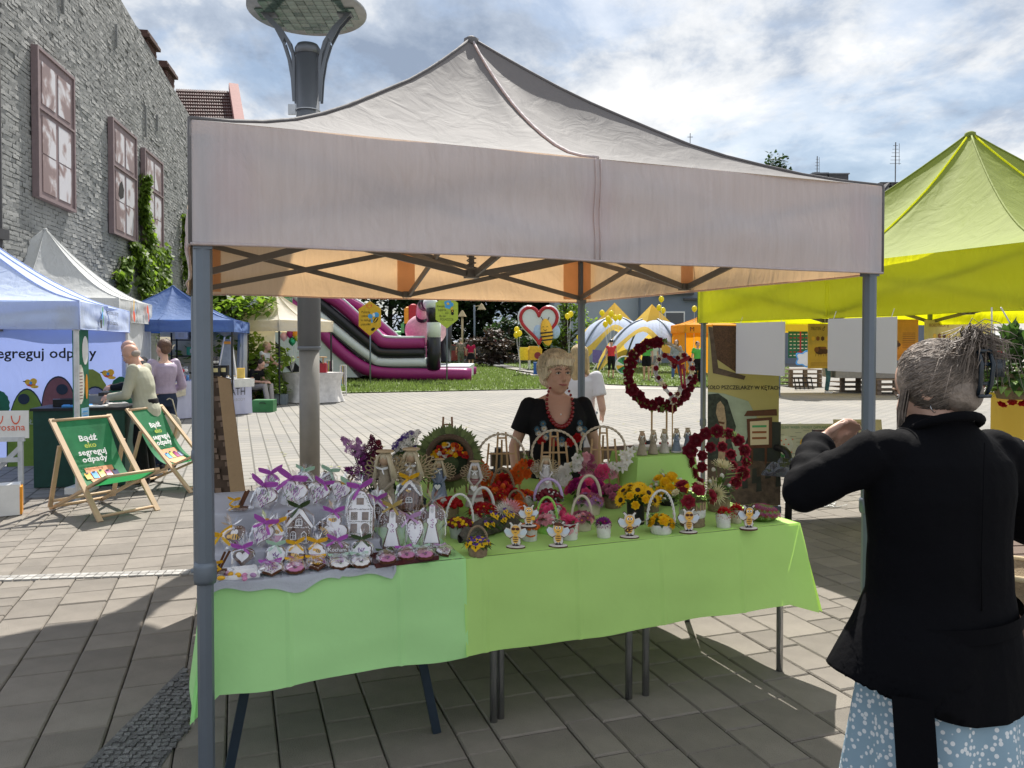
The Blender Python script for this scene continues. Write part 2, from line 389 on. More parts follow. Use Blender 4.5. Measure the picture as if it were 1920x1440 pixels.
m_leafd = mat('dark_foliage', (.022, .045, .016), .7, var=.3, vs=3, isl=.55, transl=((.05, .11, .02), .25))
m_leafl = mat('light_foliage', (.10, .16, .025), .6, var=.2, vs=3, isl=.45, transl=((.28, .45, .04), .4))
m_leafr = mat('plum_foliage', (.05, .032, .028), .6, var=.2, vs=3, isl=.5, transl=((.09, .06, .04), .25))
m_bark = mat('bark', (.08, .065, .05), .95, var=.3, bump=.6, bs=15)
def leaves(mb, c, rad, n, size, shell=.5):
    c = V(c)
    for _ in range(n):
        while True:
            q = V((R.uniform(-1, 1), R.uniform(-1, 1), R.uniform(-1, 1)))
            if shell < q.length < 1: break
        p = c + V((q.x*rad[0], q.y*rad[1], q.z*rad[2])); s = size*R.uniform(.6, 1.3)
        d = V((R.gauss(0, 1), R.gauss(0, 1), R.gauss(0, .6))).normalized(); x, y, z_ = basis(d)
        mb.quad(p, p+x*s*.5+z_*s*.4, p+z_*s*1.2, p-x*s*.5+z_*s*.4)
def tree(name, label, x, y, h, r, m, n=5000, size=.3, clumps=26, group=None, base=.25):
    t_ = T(name, label, 'tree', (x, y, 0), R.uniform(0, 6), group); tk = MB()
    tk.tube([(0, 0, 0), (.1, 0, h*.2), (0, .1, h*.45), (.1, .1, h*.75)], [.045*h**.6*1.6, .05*h**.6, .035*h**.6, .05], 8)
    cr = MB()
    for k in range(clumps):
        a = R.uniform(0, 2*pi); zz = R.uniform(base, 1); rr_ = r*R.uniform(.2, .85)*sin(pi*min(.98, max(.12, (zz-base)/(1-base)*.8+.2)))**.6
        p = V((rr_*cos(a), rr_*sin(a), h*zz*.93)); tk.tube([(0, 0, h*zz*.6), p*.6+V((0, 0, h*zz*.3)), p], [.09, .06, .02], 5)
        leaves(cr, p, (r*.42, r*.42, h*.11), n//clumps, size)
    tk.build('trunk', m_bark, t_, True); cr.build('crown', m, t_); return t_
for i, (x, y, h, r) in enumerate(((-26, 74, 15, 6), (-18, 70, 13, 5.5), (-11.5, 76, 15, 6), (-6.5, 69, 13, 5), (-2, 74, 14, 5.5), (2.4, 69, 11.5, 4), (-33, 76, 14, 6))):
    tree('tree', ['tall dark tree at the far left behind the inflatable slide', 'dark tree right of the hexagonal yellow sign', 'tall dark tree behind the black and white arch',
         'dark leafy tree behind the green hexagonal sign', 'dark tree behind the old street lamps', 'dark tree at the edge of the pale building', 'outermost dark tree hidden behind the brick building'][i],
         x, y, h, r, m_leafd, 9000, .42, 34, 'dark trees behind the square', base=.08)
tree('shrub', 'plum coloured bush beside the red hive boxes', W(922, 690, 52).x, 52, 2.5, 1.6, m_leafr, 2600, .2, 16, base=.1)
tree('shrub', 'light green bush right of the inflatable heart', W(1060, 690, 50).x, 50, 5.2, 2.0, m_leafl, 2600, .22, 16, base=.15)
tree('shrub', 'dark bush in front of the parked cars', W(955, 690, 60).x, 60, 3.4, 2.2, m_leafd, 2200, .25, 14, base=.1)
tree('tree', 'treetop just showing over the pink canopy roof ridge', W(1462, 320, 88).x, 88, 22.5, 3.2, m_leafd, 3500, .35, 16, base=.5)

m_grey = mat('grey_render', (.33, .37, .42), .85, var=.06, vs=.5)
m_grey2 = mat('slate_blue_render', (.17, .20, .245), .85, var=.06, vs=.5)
m_roofm = mat('metal_roof', (.20, .21, .23), .4, metal=.6, var=.15, vs=1)
m_brk = mat('red_brick', (.075, .04, .033), .9, var=.35, vs=5, bump=.5, bs=8)
m_darkb = mat('dark_render', (.07, .07, .075), .8)
m_glass = mat('window_glass', (.03, .035, .04), .1, spec=.8, var=0)
m_wht = mat('white_paint', (.75, .75, .74), .6, var=.05)
tb = T('pale_building', 'pale grey rendered building with blank wall behind the domed tents', 'building', (0, 60, 0))
xa, xb, xc = W(1040, 640, 60).x, W(1197, 640, 60).x, W(1720, 640, 60).x
mb = MB(); mb.box(((xa+xb)/2, 6, 4.2), (xb-xa, 12, 8.6)); mb.build('wall', m_grey, tb)
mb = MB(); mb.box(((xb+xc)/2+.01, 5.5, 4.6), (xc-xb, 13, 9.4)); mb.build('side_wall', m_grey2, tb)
mb = MB(); mb.box(((xa+xb)/2, 6, 8.65), (xb-xa+.5, 12.5, .25)); mb.build('roof', m_roofm, tb)
mb = MB(); mb.box(((xb+xc)/2+.2, 5.5, 9.45), (xc-xb+.3, 13.4, .25)); mb.build('roof', m_roofm, tb)
for (x0, y0, x1, y1) in ((1228, 548, 1300, 553), (1282, 560, 1312, 563)):
    a_, b__ = W(x0, y0, 58.9), W(x1, y1, 58.9); mb = MB(); mb.box(((a_.x+b__.x)/2, -1.15, (a_.z+b__.z)/2), (b__.x-a_.x, .35, .15)); mb.build('ledge', m_darkb, tb)
for k in range(5):
    cx_ = xb + 2.5 + k*3.4; fr = MB(); fr.box((cx_, -1.04, 3.0), (1.5, .08, 1.7)); f_ = fr.build('window_frame', m_wht, tb); q = MB(); q.box((cx_, -1.09, 3.0), (1.3, .05, 1.5)); q.build('pane', m_glass, f_)
Yt = 78
tt_ = T('tenement_house', 'dark tenement with twin chimney blocks and television aerial above canopy edge', 'building', (0, Yt, 0))
def zz_(px, py, Y=Yt): return W(px, py, Y)
a_, b__ = zz_(1380, 350), zz_(1640, 350)
mb = MB(); mb.box(((a_.x+b__.x)/2, 5, (a_.z-1)/2), (b__.x-a_.x, 10, a_.z-1)); mb.build('wall', m_darkb, tt_)
mb = MB(); mb.box(((a_.x+b__.x)/2, 5, a_.z-.9), (b__.x-a_.x+.6, 10.6, .3)); mb.build('roof', m_roofm, tt_)
for (x0, x1, yt) in ((1535, 1562, 319), (1565, 1602, 320)):
    p, q = zz_(x0, yt), zz_(x1, 350); mb = MB(); mb.box(((p.x+q.x)/2, 2, (p.z+q.z-2)/2), (q.x-p.x, 1.2, p.z-q.z+2)); c_ = mb.build('chimney', m_darkb, tt_)
    c2 = MB(); c2.box(((p.x+q.x)/2, 2, p.z), (q.x-p.x+.2, 1.4, .12)); c2.build('chimney_cap', m_roofm, c_)
m_wire = mat('aerial_metal', (.12, .12, .13), .5, metal=.5)
def aerial(px, py0, py1, Y, parent, wide):
    p, q = W(px, py0, Y), W(px, py1, Y); mb = MB(); y0 = 2; mb.tube([(p.x, y0, q.z), (p.x, y0, p.z)], .05, 5)
    for k in range(6): zk = p.z - .3 - k*.32; mb.bar((p.x-wide*(.4+.1*k), y0, zk), (p.x+wide*(.4+.1*k), y0, zk), .03, .03)
    mb.bar((p.x+wide*.6, y0, p.z-.1), (p.x+wide*.6, y0, p.z-2), .03, .03); mb.build('aerial', m_wire, parent)
aerial(1547, 284, 319, Yt, tt_, .35)
th = T('gabled_house', 'white gabled attic with brick chimney and tall aerial beside yellow tent', 'building', (0, 70, 0))
def zh(px, py): return W(px, py, 70)
mb = MB(); p = [zh(1630, 388), zh(1664, 347), zh(1698, 388)]
fr = (V((0, 0, 0)), V((1, 0, 0)), V((0, 0, 1)), V((0, -1, 0)))
mb.extr([(q.x, q.z) for q in p], fr, .3, -.3); mb.build('gable', m_wht, th)
for (i0, i1) in ((0, 1), (1, 2)):
    mb = MB(); mb.bar((p[i0].x, -.1, p[i0].z+.1), (p[i1].x, -.1, p[i1].z+.1), 1.0, .18); mb.build('roof_edge', m_darkb, th)
mb = MB(); a_, b__ = zh(1600, 388), zh(1760, 440); mb.box(((a_.x+b__.x)/2, 4.5, b__.z/2+1), (b__.x-a_.x, 9, b__.z+1)); mb.build('wall', m_wht, th)
mb = MB(); mb.quad((a_.x-.3, -.5, zh(0, 396).z), (b__.x+2, -.5, zh(0, 396).z), (b__.x+1, 5, zh(0, 340).z), (p[2].x-2.2, 5, zh(0, 350).z))
mb.quad((a_.x-.3, -.5, zh(0, 396).z), (a_.x-.3, -.5, zh(0, 410).z), (b__.x+2, -.5, zh(0, 410).z), (b__.x+2, -.5, zh(0, 396).z)); mb.build('roof', m_roofm, th)
for k in range(10):
    x = p[2].x-.3+k*.55; mb = MB(); mb.bar((x, -.45, zh(0, 395).z+.05), (x-.3, 5, zh(0, 345).z+.05), .06, .08); mb.build('roof_seam', m_roofm, th)
a_, b__ = zh(1676, 334), zh(1708, 375); mb = MB(); mb.box(((a_.x+b__.x)/2, 3, (a_.z+b__.z)/2-.6), (b__.x-a_.x, 1.2, a_.z-b__.z+1.2)); c_ = mb.build('chimney', m_brk, th)
mb = MB(); mb.box(((a_.x+b__.x)/2, 3, a_.z+.05), (b__.x-a_.x+.2, 1.4, .14)); mb.build('chimney_cap', m_darkb, c_)
aerial(1700, 256, 334, 70, th, .55)
for k in range(3):
    q = zh(1662+k*22, 405); f_ = MB(); f_.box((q.x, -.05, q.z), (.8, .1, 1.0)); ff = f_.build('window_frame', m_wht, th); g_ = MB(); g_.box((q.x, -.12, q.z), (.66, .05, .86)); g_.build('pane', m_glass, ff)
mbc = MB(); q = W(1294, 262, 150); mbc.tube([(q.x, 150, q.z-12), (q.x, 150, q.z+1.2)], .07, 5); mbc.bar((q.x-.5, 150, q.z+.5), (q.x+.5, 150, q.z+.5), .09, .09)
tag(mbc.build('rooftop_cross', m_wire, None), 'thin cross far away above the canopy roofline', 'cross')

m_wall = mat('grey_painted_brick', (.255, .262, .26), .9, var=.16, vs=1.6, isl=.08, bump=.45, bs=22)
wd_ = V((-.177, .984, 0)).normalized(); wn = V((wd_.y, -wd_.x, 0))      # along, outward normal
w0 = V((-.18*14.25-6.5, 14.25, 0)); WL = 17.2
bb_ = T('brick_building', 'old building with windowless gable of rough grey painted brick', 'building', w0, 0)
def wp(s, z, o_=0.0): return wd_*s + wn*o_ + V((0, 0, z))
mb = MB(); h0, h1 = 12.6, 9.9
def wtop(s): return 11.35 - s*.095 + .05*sin(s*3)
mb.add([wp(0, 0), wp(WL, 0), wp(WL, wtop(WL)), wp(14.8, wtop(14.8)), wp(0, wtop(0)), wp(0, 0, -5), wp(WL, 0, -5), wp(WL, wtop(WL), -5), wp(14.8, wtop(14.8), -5), wp(0, wtop(0), -5)],
       [(0, 1, 2, 3, 4), (9, 8, 7, 6, 5), (0, 4, 9, 5), (4, 3, 8, 9), (3, 2, 7, 8), (2, 1, 6, 7)])
mb.build('wall', m_wall, bb_)
bm_cache = []
for k in range(6):
    q = MB(); vs = []
    for z in (-.5, .5):
        for (x, y) in ((-.5, -.5), (.5, -.5), (.5, .5), (-.5, .5)): vs.append(V((x+R.uniform(-.07, .07), y+R.uniform(-.14, .14)*(y > 0), z+R.uniform(-.10, .10))))
    q.add(vs, [(3, 2, 1, 0), (4, 5, 6, 7), (0, 1, 5, 4), (1, 2, 6, 5), (2, 3, 7, 6), (3, 0, 4, 7)]); bm_cache.append(q)
bmesh_ = [q.mesh('brick', m_wall) for q in bm_cache]
bl = []; z = 1.6; row = 0
while z < 14:
    s_ = -.1 + (row % 2)*.13
    while s_ < WL:
        if z < wtop(s_)-.05 and not (R.random() < .05): bl.append((s_, z))
        s_ += .27
    z += .088; row += 1
vis = [q for q in bl if proj(w0+wp(q[0], q[1]))[1] > -10 and proj(w0+wp(q[0], q[1]))[0] > -10 and proj(w0+wp(q[0], q[1]))[1] < 520]
vis.sort(key=lambda q: q[0]*1.0 + abs(q[1]-6)*.15); single = set(vis[:300])
ang = atan2(wd_.y, wd_.x); st = MB(); Mz = Matrix.Rotation(ang, 3, 'Z')
for (s_, z) in bl:
    pr = .008 + .020*max(0, noise.noise(V((s_*.8, z*.9, 3)))+.35) + R.random()*.014; pz = wp(s_, z + .03*noise.noise(V((s_, z, 0))), pr*.5-.02)
    sc = (.262, pr+.04, .080+R.uniform(-.012, .006))
    if (s_, z) in single: link('brick', R.choice(bmesh_), bb_, pz, (R.uniform(-.05, .05), R.uniform(-.05, .05), ang+pi), sc)
    else:
        src = R.choice(bm_cache); M = Matrix.Rotation(ang+pi, 3, 'Z'); st.add([pz + M @ V((v.x*sc[0], v.y*sc[1], v.z*sc[2])) for v in src.v], src.f)
st.build('bricks', m_wall, bb_, kind='stuff')
for (s_, yt) in ((10.3, 66), (12.6, 122)):     # chimneys on the verge
    base = w0 + wp(s_, 0, -.5); zt = W(290 if s_ < 11 else 322, yt, base.y).z
    mb = MB(); z = wtop(s_)-1.2
    while z < zt-.25:
        for k in range(4):
            for j in range(2): mb.box(V((0, 0, z)) + wp(s_, 0, -.5) + wd_*((k-1.5)*.27+(.06 if int(z*12) % 2 else 0)) + wn*((j-.5)*.5), (.255, .49, .075), Mz)
        z += .087
    c_ = mb.build('chimney', m_brk, bb_); q = MB(); q.box(wp(s_, zt-.2, -.5), (1.3, 1.2, .10), Mz); q.box(wp(s_, zt-.08, -.5), (1.15, 1.05, .12), Mz); q.build('chimney_cap', m_brk, c_)
for s_, z, l_ in ((4.2, 9.6, .7), (6.6, 9.2, .6), (9.3, 7.6, .9), (10.6, 8.1, .5), (2.9, 8.6, 1.3)):
    mb = MB(); mb.bar(wp(s_, z, .06), wp(s_, z+l_, .06), .06, .05); mb.build('wall_anchor', m_wall, bb_)
m_pfr = mat('mauve_board', (.22, .165, .17), .6, var=.12, vs=4)
m_pic = mat('printed_pane', (.5, .5, .52), .45, var=0)
t = m_pic.node_tree; b = t.nodes['Principled BSDF']; tcn = t.nodes.new('ShaderNodeTexCoord'); ns = t.nodes.new('ShaderNodeTexNoise'); ns.inputs['Scale'].default_value = 1.6; ns.inputs['Detail'].default_value = 5; ns.inputs['Distortion'].default_value = 1.2
wv = t.nodes.new('ShaderNodeTexWave'); wv.inputs['Scale'].default_value = 1.1; wv.inputs['Distortion'].default_value = 5; wv.inputs['Detail'].default_value = 2
mx = t.nodes.new('ShaderNodeMath'); mx.operation = 'ADD'; sc_ = t.nodes.new('ShaderNodeMath'); sc_.operation = 'MULTIPLY'; sc_.inputs[1].default_value = .3
rp = t.nodes.new('ShaderNodeValToRGB'); e = rp.color_ramp.elements; e[0].position = .55; e[0].color = (.22, .155, .15, 1); e[1].position = .70; e[1].color = (.55, .54, .57, 1); x_ = e.new(.6); x_.color = (.30, .22, .21, 1)
t.links.new(tcn.outputs['Object'], ns.inputs['Vector']); t.links.new(tcn.outputs['Object'], wv.inputs['Vector']); t.links.new(wv.outputs[1], sc_.inputs[0]); t.links.new(ns.outputs[0], mx.inputs[0]); t.links.new(sc_.outputs[0], mx.inputs[1]); t.links.new(mx.outputs[0], rp.inputs[0]); t.links.new(rp.outputs[0], b.inputs['Base Color'])
m_brown = mat('black_hole', (.005, .005, .005), .9, var=0)
for i, (xl, xr, yt, yb, hole) in enumerate(((60, 131, 82, 368, 0), (203, 249, 218, 437, 1), (264, 299, 276, 452, 0))):
    def yat(px): k = (px-960)/F; return -6.5/(k+.18)
    Y0, Y1 = yat(xl), yat(xr); s0, s1 = (Y0-14.25)/wd_.y, (Y1-14.25)/wd_.y; zt, zb = W(xl, yt, Y0).z, W(xl, yb, Y0).z
    pnl = T('window_panel', ['large mauve framed picture panel nearest on the grey brick wall', 'middle mauve picture panel with a black hole in one pane', 'farthest mauve picture panel beside climbing ivy'][i], 'wall panel', w0+wp(s0, zb, .06), 0, 'picture panels on the brick gable')
    L_, H_ = s1-s0, zt-zb; fr = (V((0, 0, 0)), wd_, V((0, 0, 1)), wn)
    mb = MB(); mb.extr(rect(0, 0, L_, H_), fr, .09, -.02); mb.build('board', m_pfr, pnl)
    for cx0, cx1 in ((.13, .47), (.55, .89)):
        for cy0, cy1 in ((.05, .30), (.31, .56), (.64, .92)):
            mb = MB(); mb.extr(rect(cx0*L_, cy0*H_, cx1*L_, cy1*H_), fr, .012, .071); mb.build('pane', m_pic, pnl)
    mb = MB()
    for (x0, y0, x1, y1) in ((0, 0, L_, .06), (0, H_-.06, L_, H_), (0, .06, .06, H_-.06), (L_-.06, .06, L_, H_-.06), (.06, .59*H_, L_-.06, .605*H_)): mb.extr(rect(x0, y0, x1, y1), fr, .035, .072)
    mb.build('frame', m_pfr, pnl)
    if hole: mb = MB(); mb.extr([(.22*L_, .36*H_), (.30*L_, .33*H_), (.42*L_, .36*H_), (.44*L_, .43*H_), (.36*L_, .50*H_), (.26*L_, .46*H_)], fr, .004, .084); mb.build('torn_hole', m_brown, pnl)
mb = MB(); q = w0+wp(-.25, 0, .05); mb.tube([(q.x, q.y, 0), (q.x, q.y, 11)], .07, 8); mb.box((q.x-.1, q.y-.1, W(5, 440, q.y).z), (.5, .35, .18)); tag(mb.build('rain_pipe', m_darkb, None), 'dark rain pipe at the corner of the brick building', 'pipe')
tr_ = T('tiled_house', 'house with dark red pantile roof and pink gable coping behind brick wall', 'house', (0, 36, 0))
def zr(px, py, Y=36): return W(px, py, Y)
mt = mat('pantile', (.075, .032, .03), .45, var=.25, vs=6, isl=.25, spec=.5)
pa, pb_, pc, pd = zr(330, 168, 38), zr(433, 172, 38), zr(333, 250, 34.5), zr(442, 250, 34.5)
mb = MB(); rowsN, colsN = 13, 24
for i in range(rowsN):
    for j in range(colsN):
        u0 = j/colsN; v0 = i/rowsN; A = pa.lerp(pb_, u0+.5/colsN); B = pc.lerp(pd, u0+.5/colsN); P = A.lerp(B, v0); Q = A.lerp(B, v0+1.2/rowsN)
        P.y -= 36; Q.y -= 36; mb.tube([P, Q+V((0, -.02, .06))], [.052, .062], 6)
mb.build('roof_tiles', mt, tr_, kind='stuff')
mb = MB(); mb.add([pa-V((0, 36.05, .02)), pb_-V((0, 36.05, .02)), pd-V((0, 35.95, .02)), pc-V((0, 35.95, .02))], [(0, 1, 2, 3)]); mb.build('roof_deck', mt, tr_)
mb = MB(); mb.bar(pb_-V((-.12, 36, -.25)), pd-V((-.2, 36, -.2)), .42, .3); mb.build('coping', mat('pink_coping', (.33, .15, .14), .7), tr_)
mb = MB(); mb.box(((pa.x+pd.x)/2, 3.5, 4.4), (pd.x-pa.x, 6.8, 8.8)); mb.build('wall', m_grey, tr_)

def ivy(label, strands, n, size):
    t_ = T('ivy_plant', label, 'ivy', w0, 0, 'climbing ivy on the brick wall'); lf = MB(); sm = MB()
    for pts in strands:
        P = []
        for (px, py, wdt) in pts:
            Y = -6.5/((px-960)/F+.18); q = W(px, py, Y); P.append((q - w0 + wn*.07, wdt*Y/F))
        sm.tube([p for p, _ in P], .02, 5)
        for _ in range(n):
            k = R.uniform(0, len(P)-1.001); i = int(k); f = k-i; c = P[i][0].lerp(P[i+1][0], f); wv_ = P[i][1]*(1-f)+P[i+1][1]*f
            c = c + wd_*R.gauss(0, .5)*wv_ + V((0, 0, R.gauss(0, .35)*wv_)) + wn*R.uniform(0, .22); s = size*R.uniform(.6, 1.2)
            nn = (wn + V((R.gauss(0, .5), R.gauss(0, .5), R.gauss(.3, .4)))).normalized(); x, y, z_ = basis(nn)
            dn = V((0, 0, -1)) - nn*(-nn.z); dn.normalize(); sd_ = nn.cross(dn)
            lf.quad(c, c+dn*s*.5+sd_*s*.6, c+dn*s*1.1, c+dn*s*.5-sd_*s*.6)
    sm.build('stem', m_bark, t_); lf.build('foliage', m_leafl, t_)
ivy('tall ivy climbing between the middle and farthest wall panels', [[(262, 325, 4), (257, 380, 10), (268, 440, 26), (282, 500, 60), (290, 570, 90)], [(300, 470, 14), (292, 520, 46), (300, 590, 70)], [(240, 455, 8), (262, 500, 30), (270, 560, 60)]], 1000, .16)
ivy('short ivy tendril left of the big climber', [[(224, 480, 8), (222, 505, 16), (206, 515, 8)], [(222, 505, 14), (215, 540, 10)]], 170, .16)
ivy('slender ivy column beside the front canopy pole', [[(338, 400, 5), (338, 450, 10), (342, 510, 16), (348, 570, 30)]], 800, .17)
ivy('dense ivy low on the wall behind the cream tent', [[(352, 545, 40), (385, 590, 60), (420, 575, 30)], [(400, 575, 50), (380, 620, 60)]], 1500, .2)
tree('shrub', 'bright yellow green hedge under the blue tent', -7.6, 21.5, 3.3, 1.7, m_leafl, 5000, .17, 24, base=.05)
def fabric(name, col, tcol, tf, bump=.25, st=None, var=.05): 
    m = mat(name, col, .75, var=var, vs=2.5, stretch=st, bump=0, transl=(hx(tcol) if isinstance(tcol, str) else tcol, tf), spec=.25)
    t = m.node_tree; b = t.nodes['Principled BSDF']; tcn = t.nodes.new('ShaderNodeTexCoord'); mp = t.nodes.new('ShaderNodeMapping'); mp.inputs['Scale'].default_value = (3, 3, 1.1)
    ns = t.nodes.new('ShaderNodeTexNoise'); ns.inputs['Scale'].default_value = 2.2; ns.inputs['Detail'].default_value = 5; ns.inputs['Distortion'].default_value = .8
    bp = t.nodes.new('ShaderNodeBump'); bp.inputs['Strength'].default_value = bump; bp.inputs['Distance'].default_value = .05
    t.links.new(tcn.outputs['Object'], mp.inputs[0]); t.links.new(mp.outputs[0], ns.inputs['Vector']); t.links.new(ns.outputs[0], bp.inputs['Height']); t.links.new(bp.outputs[0], b.inputs['Normal'])
    for n in t.nodes:
        if n.type == 'BSDF_TRANSLUCENT': t.links.new(bp.outputs[0], n.inputs['Normal'])
    return m
m_pinkr = fabric('darkened_canvas_roof', (.155, .152, .160), (.95, .75, .55), .08, .22)  # canvas colour darkened to keep the sunlit roof from rendering too bright
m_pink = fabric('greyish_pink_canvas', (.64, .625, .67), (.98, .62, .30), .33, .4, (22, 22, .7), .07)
m_alu = mat('grey_aluminium', (.155, .185, .225), .42, metal=.45, var=.07, vs=3)
m_truss = mat('truss_aluminium', (.20, .18, .165), .5, metal=.4, var=.08)
m_black = mat('black_plastic', (.012, .012, .013), .45)
m_strap = mat('orange_strap', (.62, .36, .22), .8, transl=((.95, .55, .3), .45))
def tent(name, label, A, ang, w_, d_, zb, zt, za, mats, m_pole, pole_r=.021, lift=None, nn=12, truss=True, roofp=1.5, group=None, sag=.07, wr=.012, seams=True, rails=None, gap=True):
    t_ = T(name, label, 'canopy', (A[0], A[1], 0), ang, group); mv, mr_ = mats if isinstance(mats, tuple) else (mats, mats)
    cxm, cym = w_/2, d_/2; ov = .040
    def roof(a, b):    # a,b in -1..1
        m_ = max(abs(a), abs(b)); ph = atan2(b, a); mm = min(1, m_)
        z = zt + (za-zt)*(1-mm)**roofp - sag*abs(sin(4*ph))*4*mm*(1-mm) + .012*noise.noise(V((a*3+A[0], b*3, 5)))*mm*(1-mm)*6
        if mm > .97: z -= .012*(mm-.97)/.03
        return V((cxm + a*(cxm+ov), cym + b*(cym+ov), z))
    for k, (fx, fy, nm) in enumerate(((0, -1, 'f'), (1, 0, 'r'), (0, 1, 'b'), (-1, 0, 'l'))):
        mb = MB(); n = nn*2
        def f(u, v, fx=fx, fy=fy):
            m_ = v; s_ = (u*2-1)*m_
            a, b = (s_, -m_) if fy == -1 else (s_, m_) if fy == 1 else (m_, s_) if fx == 1 else (-m_, s_)
            return roof(a, b)
        mb.grid(f, n, nn); mb.build('roof_panel', mr_, t_, True)
        mb = MB()
        def g(u, v, fx=fx, fy=fy):
            s_ = u*2-1; a, b = (s_, -1) if fy == -1 else (s_, 1) if fy == 1 else (1, s_) if fx == 1 else (-1, s_)
            p = roof(a, b); z = zt - .012 + (zb - zt + .012)*v; q = V((p.x, p.y, z)); edge = min(1, (1-abs(s_))*6)
            o_ = (wr*1.6*noise.noise(V((s_*2.2+7*k_, v*2.5, A[0]))) + wr*.6*sin(v*9+s_*2.0+k_)*v)*edge + .010*v*abs(sin(s_*5))*edge
            q += V((fx, fy, 0))*o_; q.z += .010*noise.noise(V((s_*2, k_, 1)))*v
            return q
        k_ = k; mb.grid(g, n*2, 10); mb.build('valance', mv, t_, True)
        mb = MB(); pts = [g(i/24, 1) + V((fx, fy, 0))*.003 for i in range(25)]; mb.tube(pts, .006, 5); mb.build('hem', mv, t_, True)
        if seams:
            mb = MB()
            for dx in (-.012, .012):
                pts = [g(.5+dx/ w_, j/8) + V((fx, fy, 0))*.004 for j in range(9)]; mb.tube(pts, .0035, 5)
            pts = [f(.5, j/12) + V((0, 0, .004)) for j in range(13)]; mb.tube(pts, .008, 5); mb.build('seam', mv, t_, True)
    mb = MB()
    for sa, sb in ((-1, -1), (1, -1), (1, 1), (-1, 1)): mb.tube([roof(sa*j/12, sb*j/12) + V((0, 0, .003)) for j in range(13)], .009, 5); mb.tube([V((cxm+sa*(cxm+ov), cym+sb*(cym+ov), z)) for z in (zt-.01, zb)], .007, 5)
    mb.build('corner_seams', mr_, t_, True, kind='stuff')
    mb = MB(); mb.lathe([(.05, za-.05), (.045, za-.005), (.02, za+.01), (0, za+.012)], (cxm, cym, 0), 10); mb.build('peak_cap', mr_, t_, True)
    cs = [(.0, .0), (w_, 0), (w_, d_), (0, d_)]
    for i, (x, y) in enumerate(cs):
        r = pole_r; mb = MB(); mb.tube([(x, y, .82), (x, y, zt-.06)], r*1.15, 8); p_ = mb.build('pole', m_pole, t_)
        mb = MB(); mb.tube([(x, y, .01), (x, y, .86)], r, 8); mb.build('inner_pole', m_pole, p_)
        mb = MB(); mb.tube([(x, y, .80), (x, y, .815), (x, y, .86), (x, y, .875)], [r*1.3, r*1.45, r*1.45, r*1.3], 10); mb.build('collar', m_pole, p_, True)
        mb = MB(); mb.box((x, y, .01), (.09, .09, .012)); mb.build('foot_plate', m_pole, p_)
        if truss:
            for zk in (zb+.01, zt-.08): mb = MB(); mb.box((x, y, zk), (.062, .062, .05)); mb.build('bracket', m_pole, p_)
    if truss:
        zlo, zhi = zb+.03, zt-.07; lw, lh = .018, .036
        mids = []
        for i in range(4):
            a_, b_ = V((*cs[i], 0)), V((*cs[(i+1) % 4], 0)); mid = (a_+b_)/2; dn = (b_-a_).normalized(); inn = V((-dn.y, dn.x, 0)); mids.append(mid)
            for (p, q, z0, z1, off) in ((a_, mid, zhi, zlo, .012), (a_, mid, zlo, zhi, .03), (mid, b_, zlo, zhi, .012), (mid, b_, zhi, zlo, .03)):
                mb = MB(); e = dn*.03; mb.bar(p+e+inn*off+V((0, 0, z0)), q-e+inn*off+V((0, 0, z1)), lw, lh); mb.build('truss_bar', m_truss, t_)
            for zk in (zlo, zhi): mb = MB(); mb.box(mid+inn*.02+V((0, 0, zk)), (.06, .06, .045)); mb.build('truss_joint', m_truss, t_)
            if gap:
                mb = MB(); k2 = dn*.07
                for base in (mid, a_+dn*.10, b_-dn*.10):
                    mb.quad(base-k2+inn*.0+V((0, 0, zb+.02)), base+k2+inn*.0+V((0, 0, zb+.02)), base+k2+inn*.0+V((0, 0, zt-.05)), base-k2+inn*.0+V((0, 0, zt-.05)))
                mb.build('fabric_straps', m_strap, t_, kind='stuff')
        c = V((cxm, cym, 0))
        for i, mid in enumerate(mids):
            for z0, z1 in ((zlo, zhi+.12), (zhi, zlo+.04)):
                d = (c-mid).normalized(); mb = MB(); sx = V((-d.y, d.x, 0))*(.014 if z0 == zlo else -.014); mb.bar(mid+d*.04+sx+V((0, 0, z0)), c-d*.04+sx+V((0, 0, z1)), lw, lh); mb.build('truss_bar', m_truss, t_)
        mb = MB(); mb.tube([(cxm, cym, zlo+.08), (cxm, cym, za-.03)], .018, 8); mb.build('centre_pole', m_truss, t_)
        mb = MB(); mb.box((cxm, cym, zlo+.04), (.075, .075, .05)); mb.build('hub', m_truss, t_)
        mb = MB(); pts = [V((cxm+.027*cos(k*.7), cym+.027*sin(k*.7), zlo+.08+k*.0031)) for k in range(110)]; mb.tube(pts, .004, 5); mb.build('spring', m_truss, t_, True)
    return t_
TA = V((-1.08, 2.8, 0)); TANG = radians(22); tu = V((cos(TANG), sin(TANG), 0)); tv = V((-sin(TANG), cos(TANG), 0))
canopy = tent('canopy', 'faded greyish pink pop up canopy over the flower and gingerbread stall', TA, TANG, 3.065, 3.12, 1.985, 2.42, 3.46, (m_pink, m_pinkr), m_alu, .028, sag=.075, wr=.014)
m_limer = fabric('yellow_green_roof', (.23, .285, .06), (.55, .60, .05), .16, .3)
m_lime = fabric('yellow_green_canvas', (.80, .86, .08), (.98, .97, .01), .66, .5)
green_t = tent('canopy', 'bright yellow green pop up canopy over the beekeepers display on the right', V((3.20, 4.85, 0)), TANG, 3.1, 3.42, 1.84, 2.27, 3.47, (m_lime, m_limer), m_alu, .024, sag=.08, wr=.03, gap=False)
m_blue1 = fabric('pale_blue_canvas', (.60, .69, .86), (.35, .5, .95), .35, .5)
m_grw = fabric('grey_white_canvas', (.62, .64, .65), (.7, .7, .68), .3, .5)
m_blue2 = fabric('royal_blue_canvas', (.10, .17, .36), (.06, .2, .75), .25, .5)
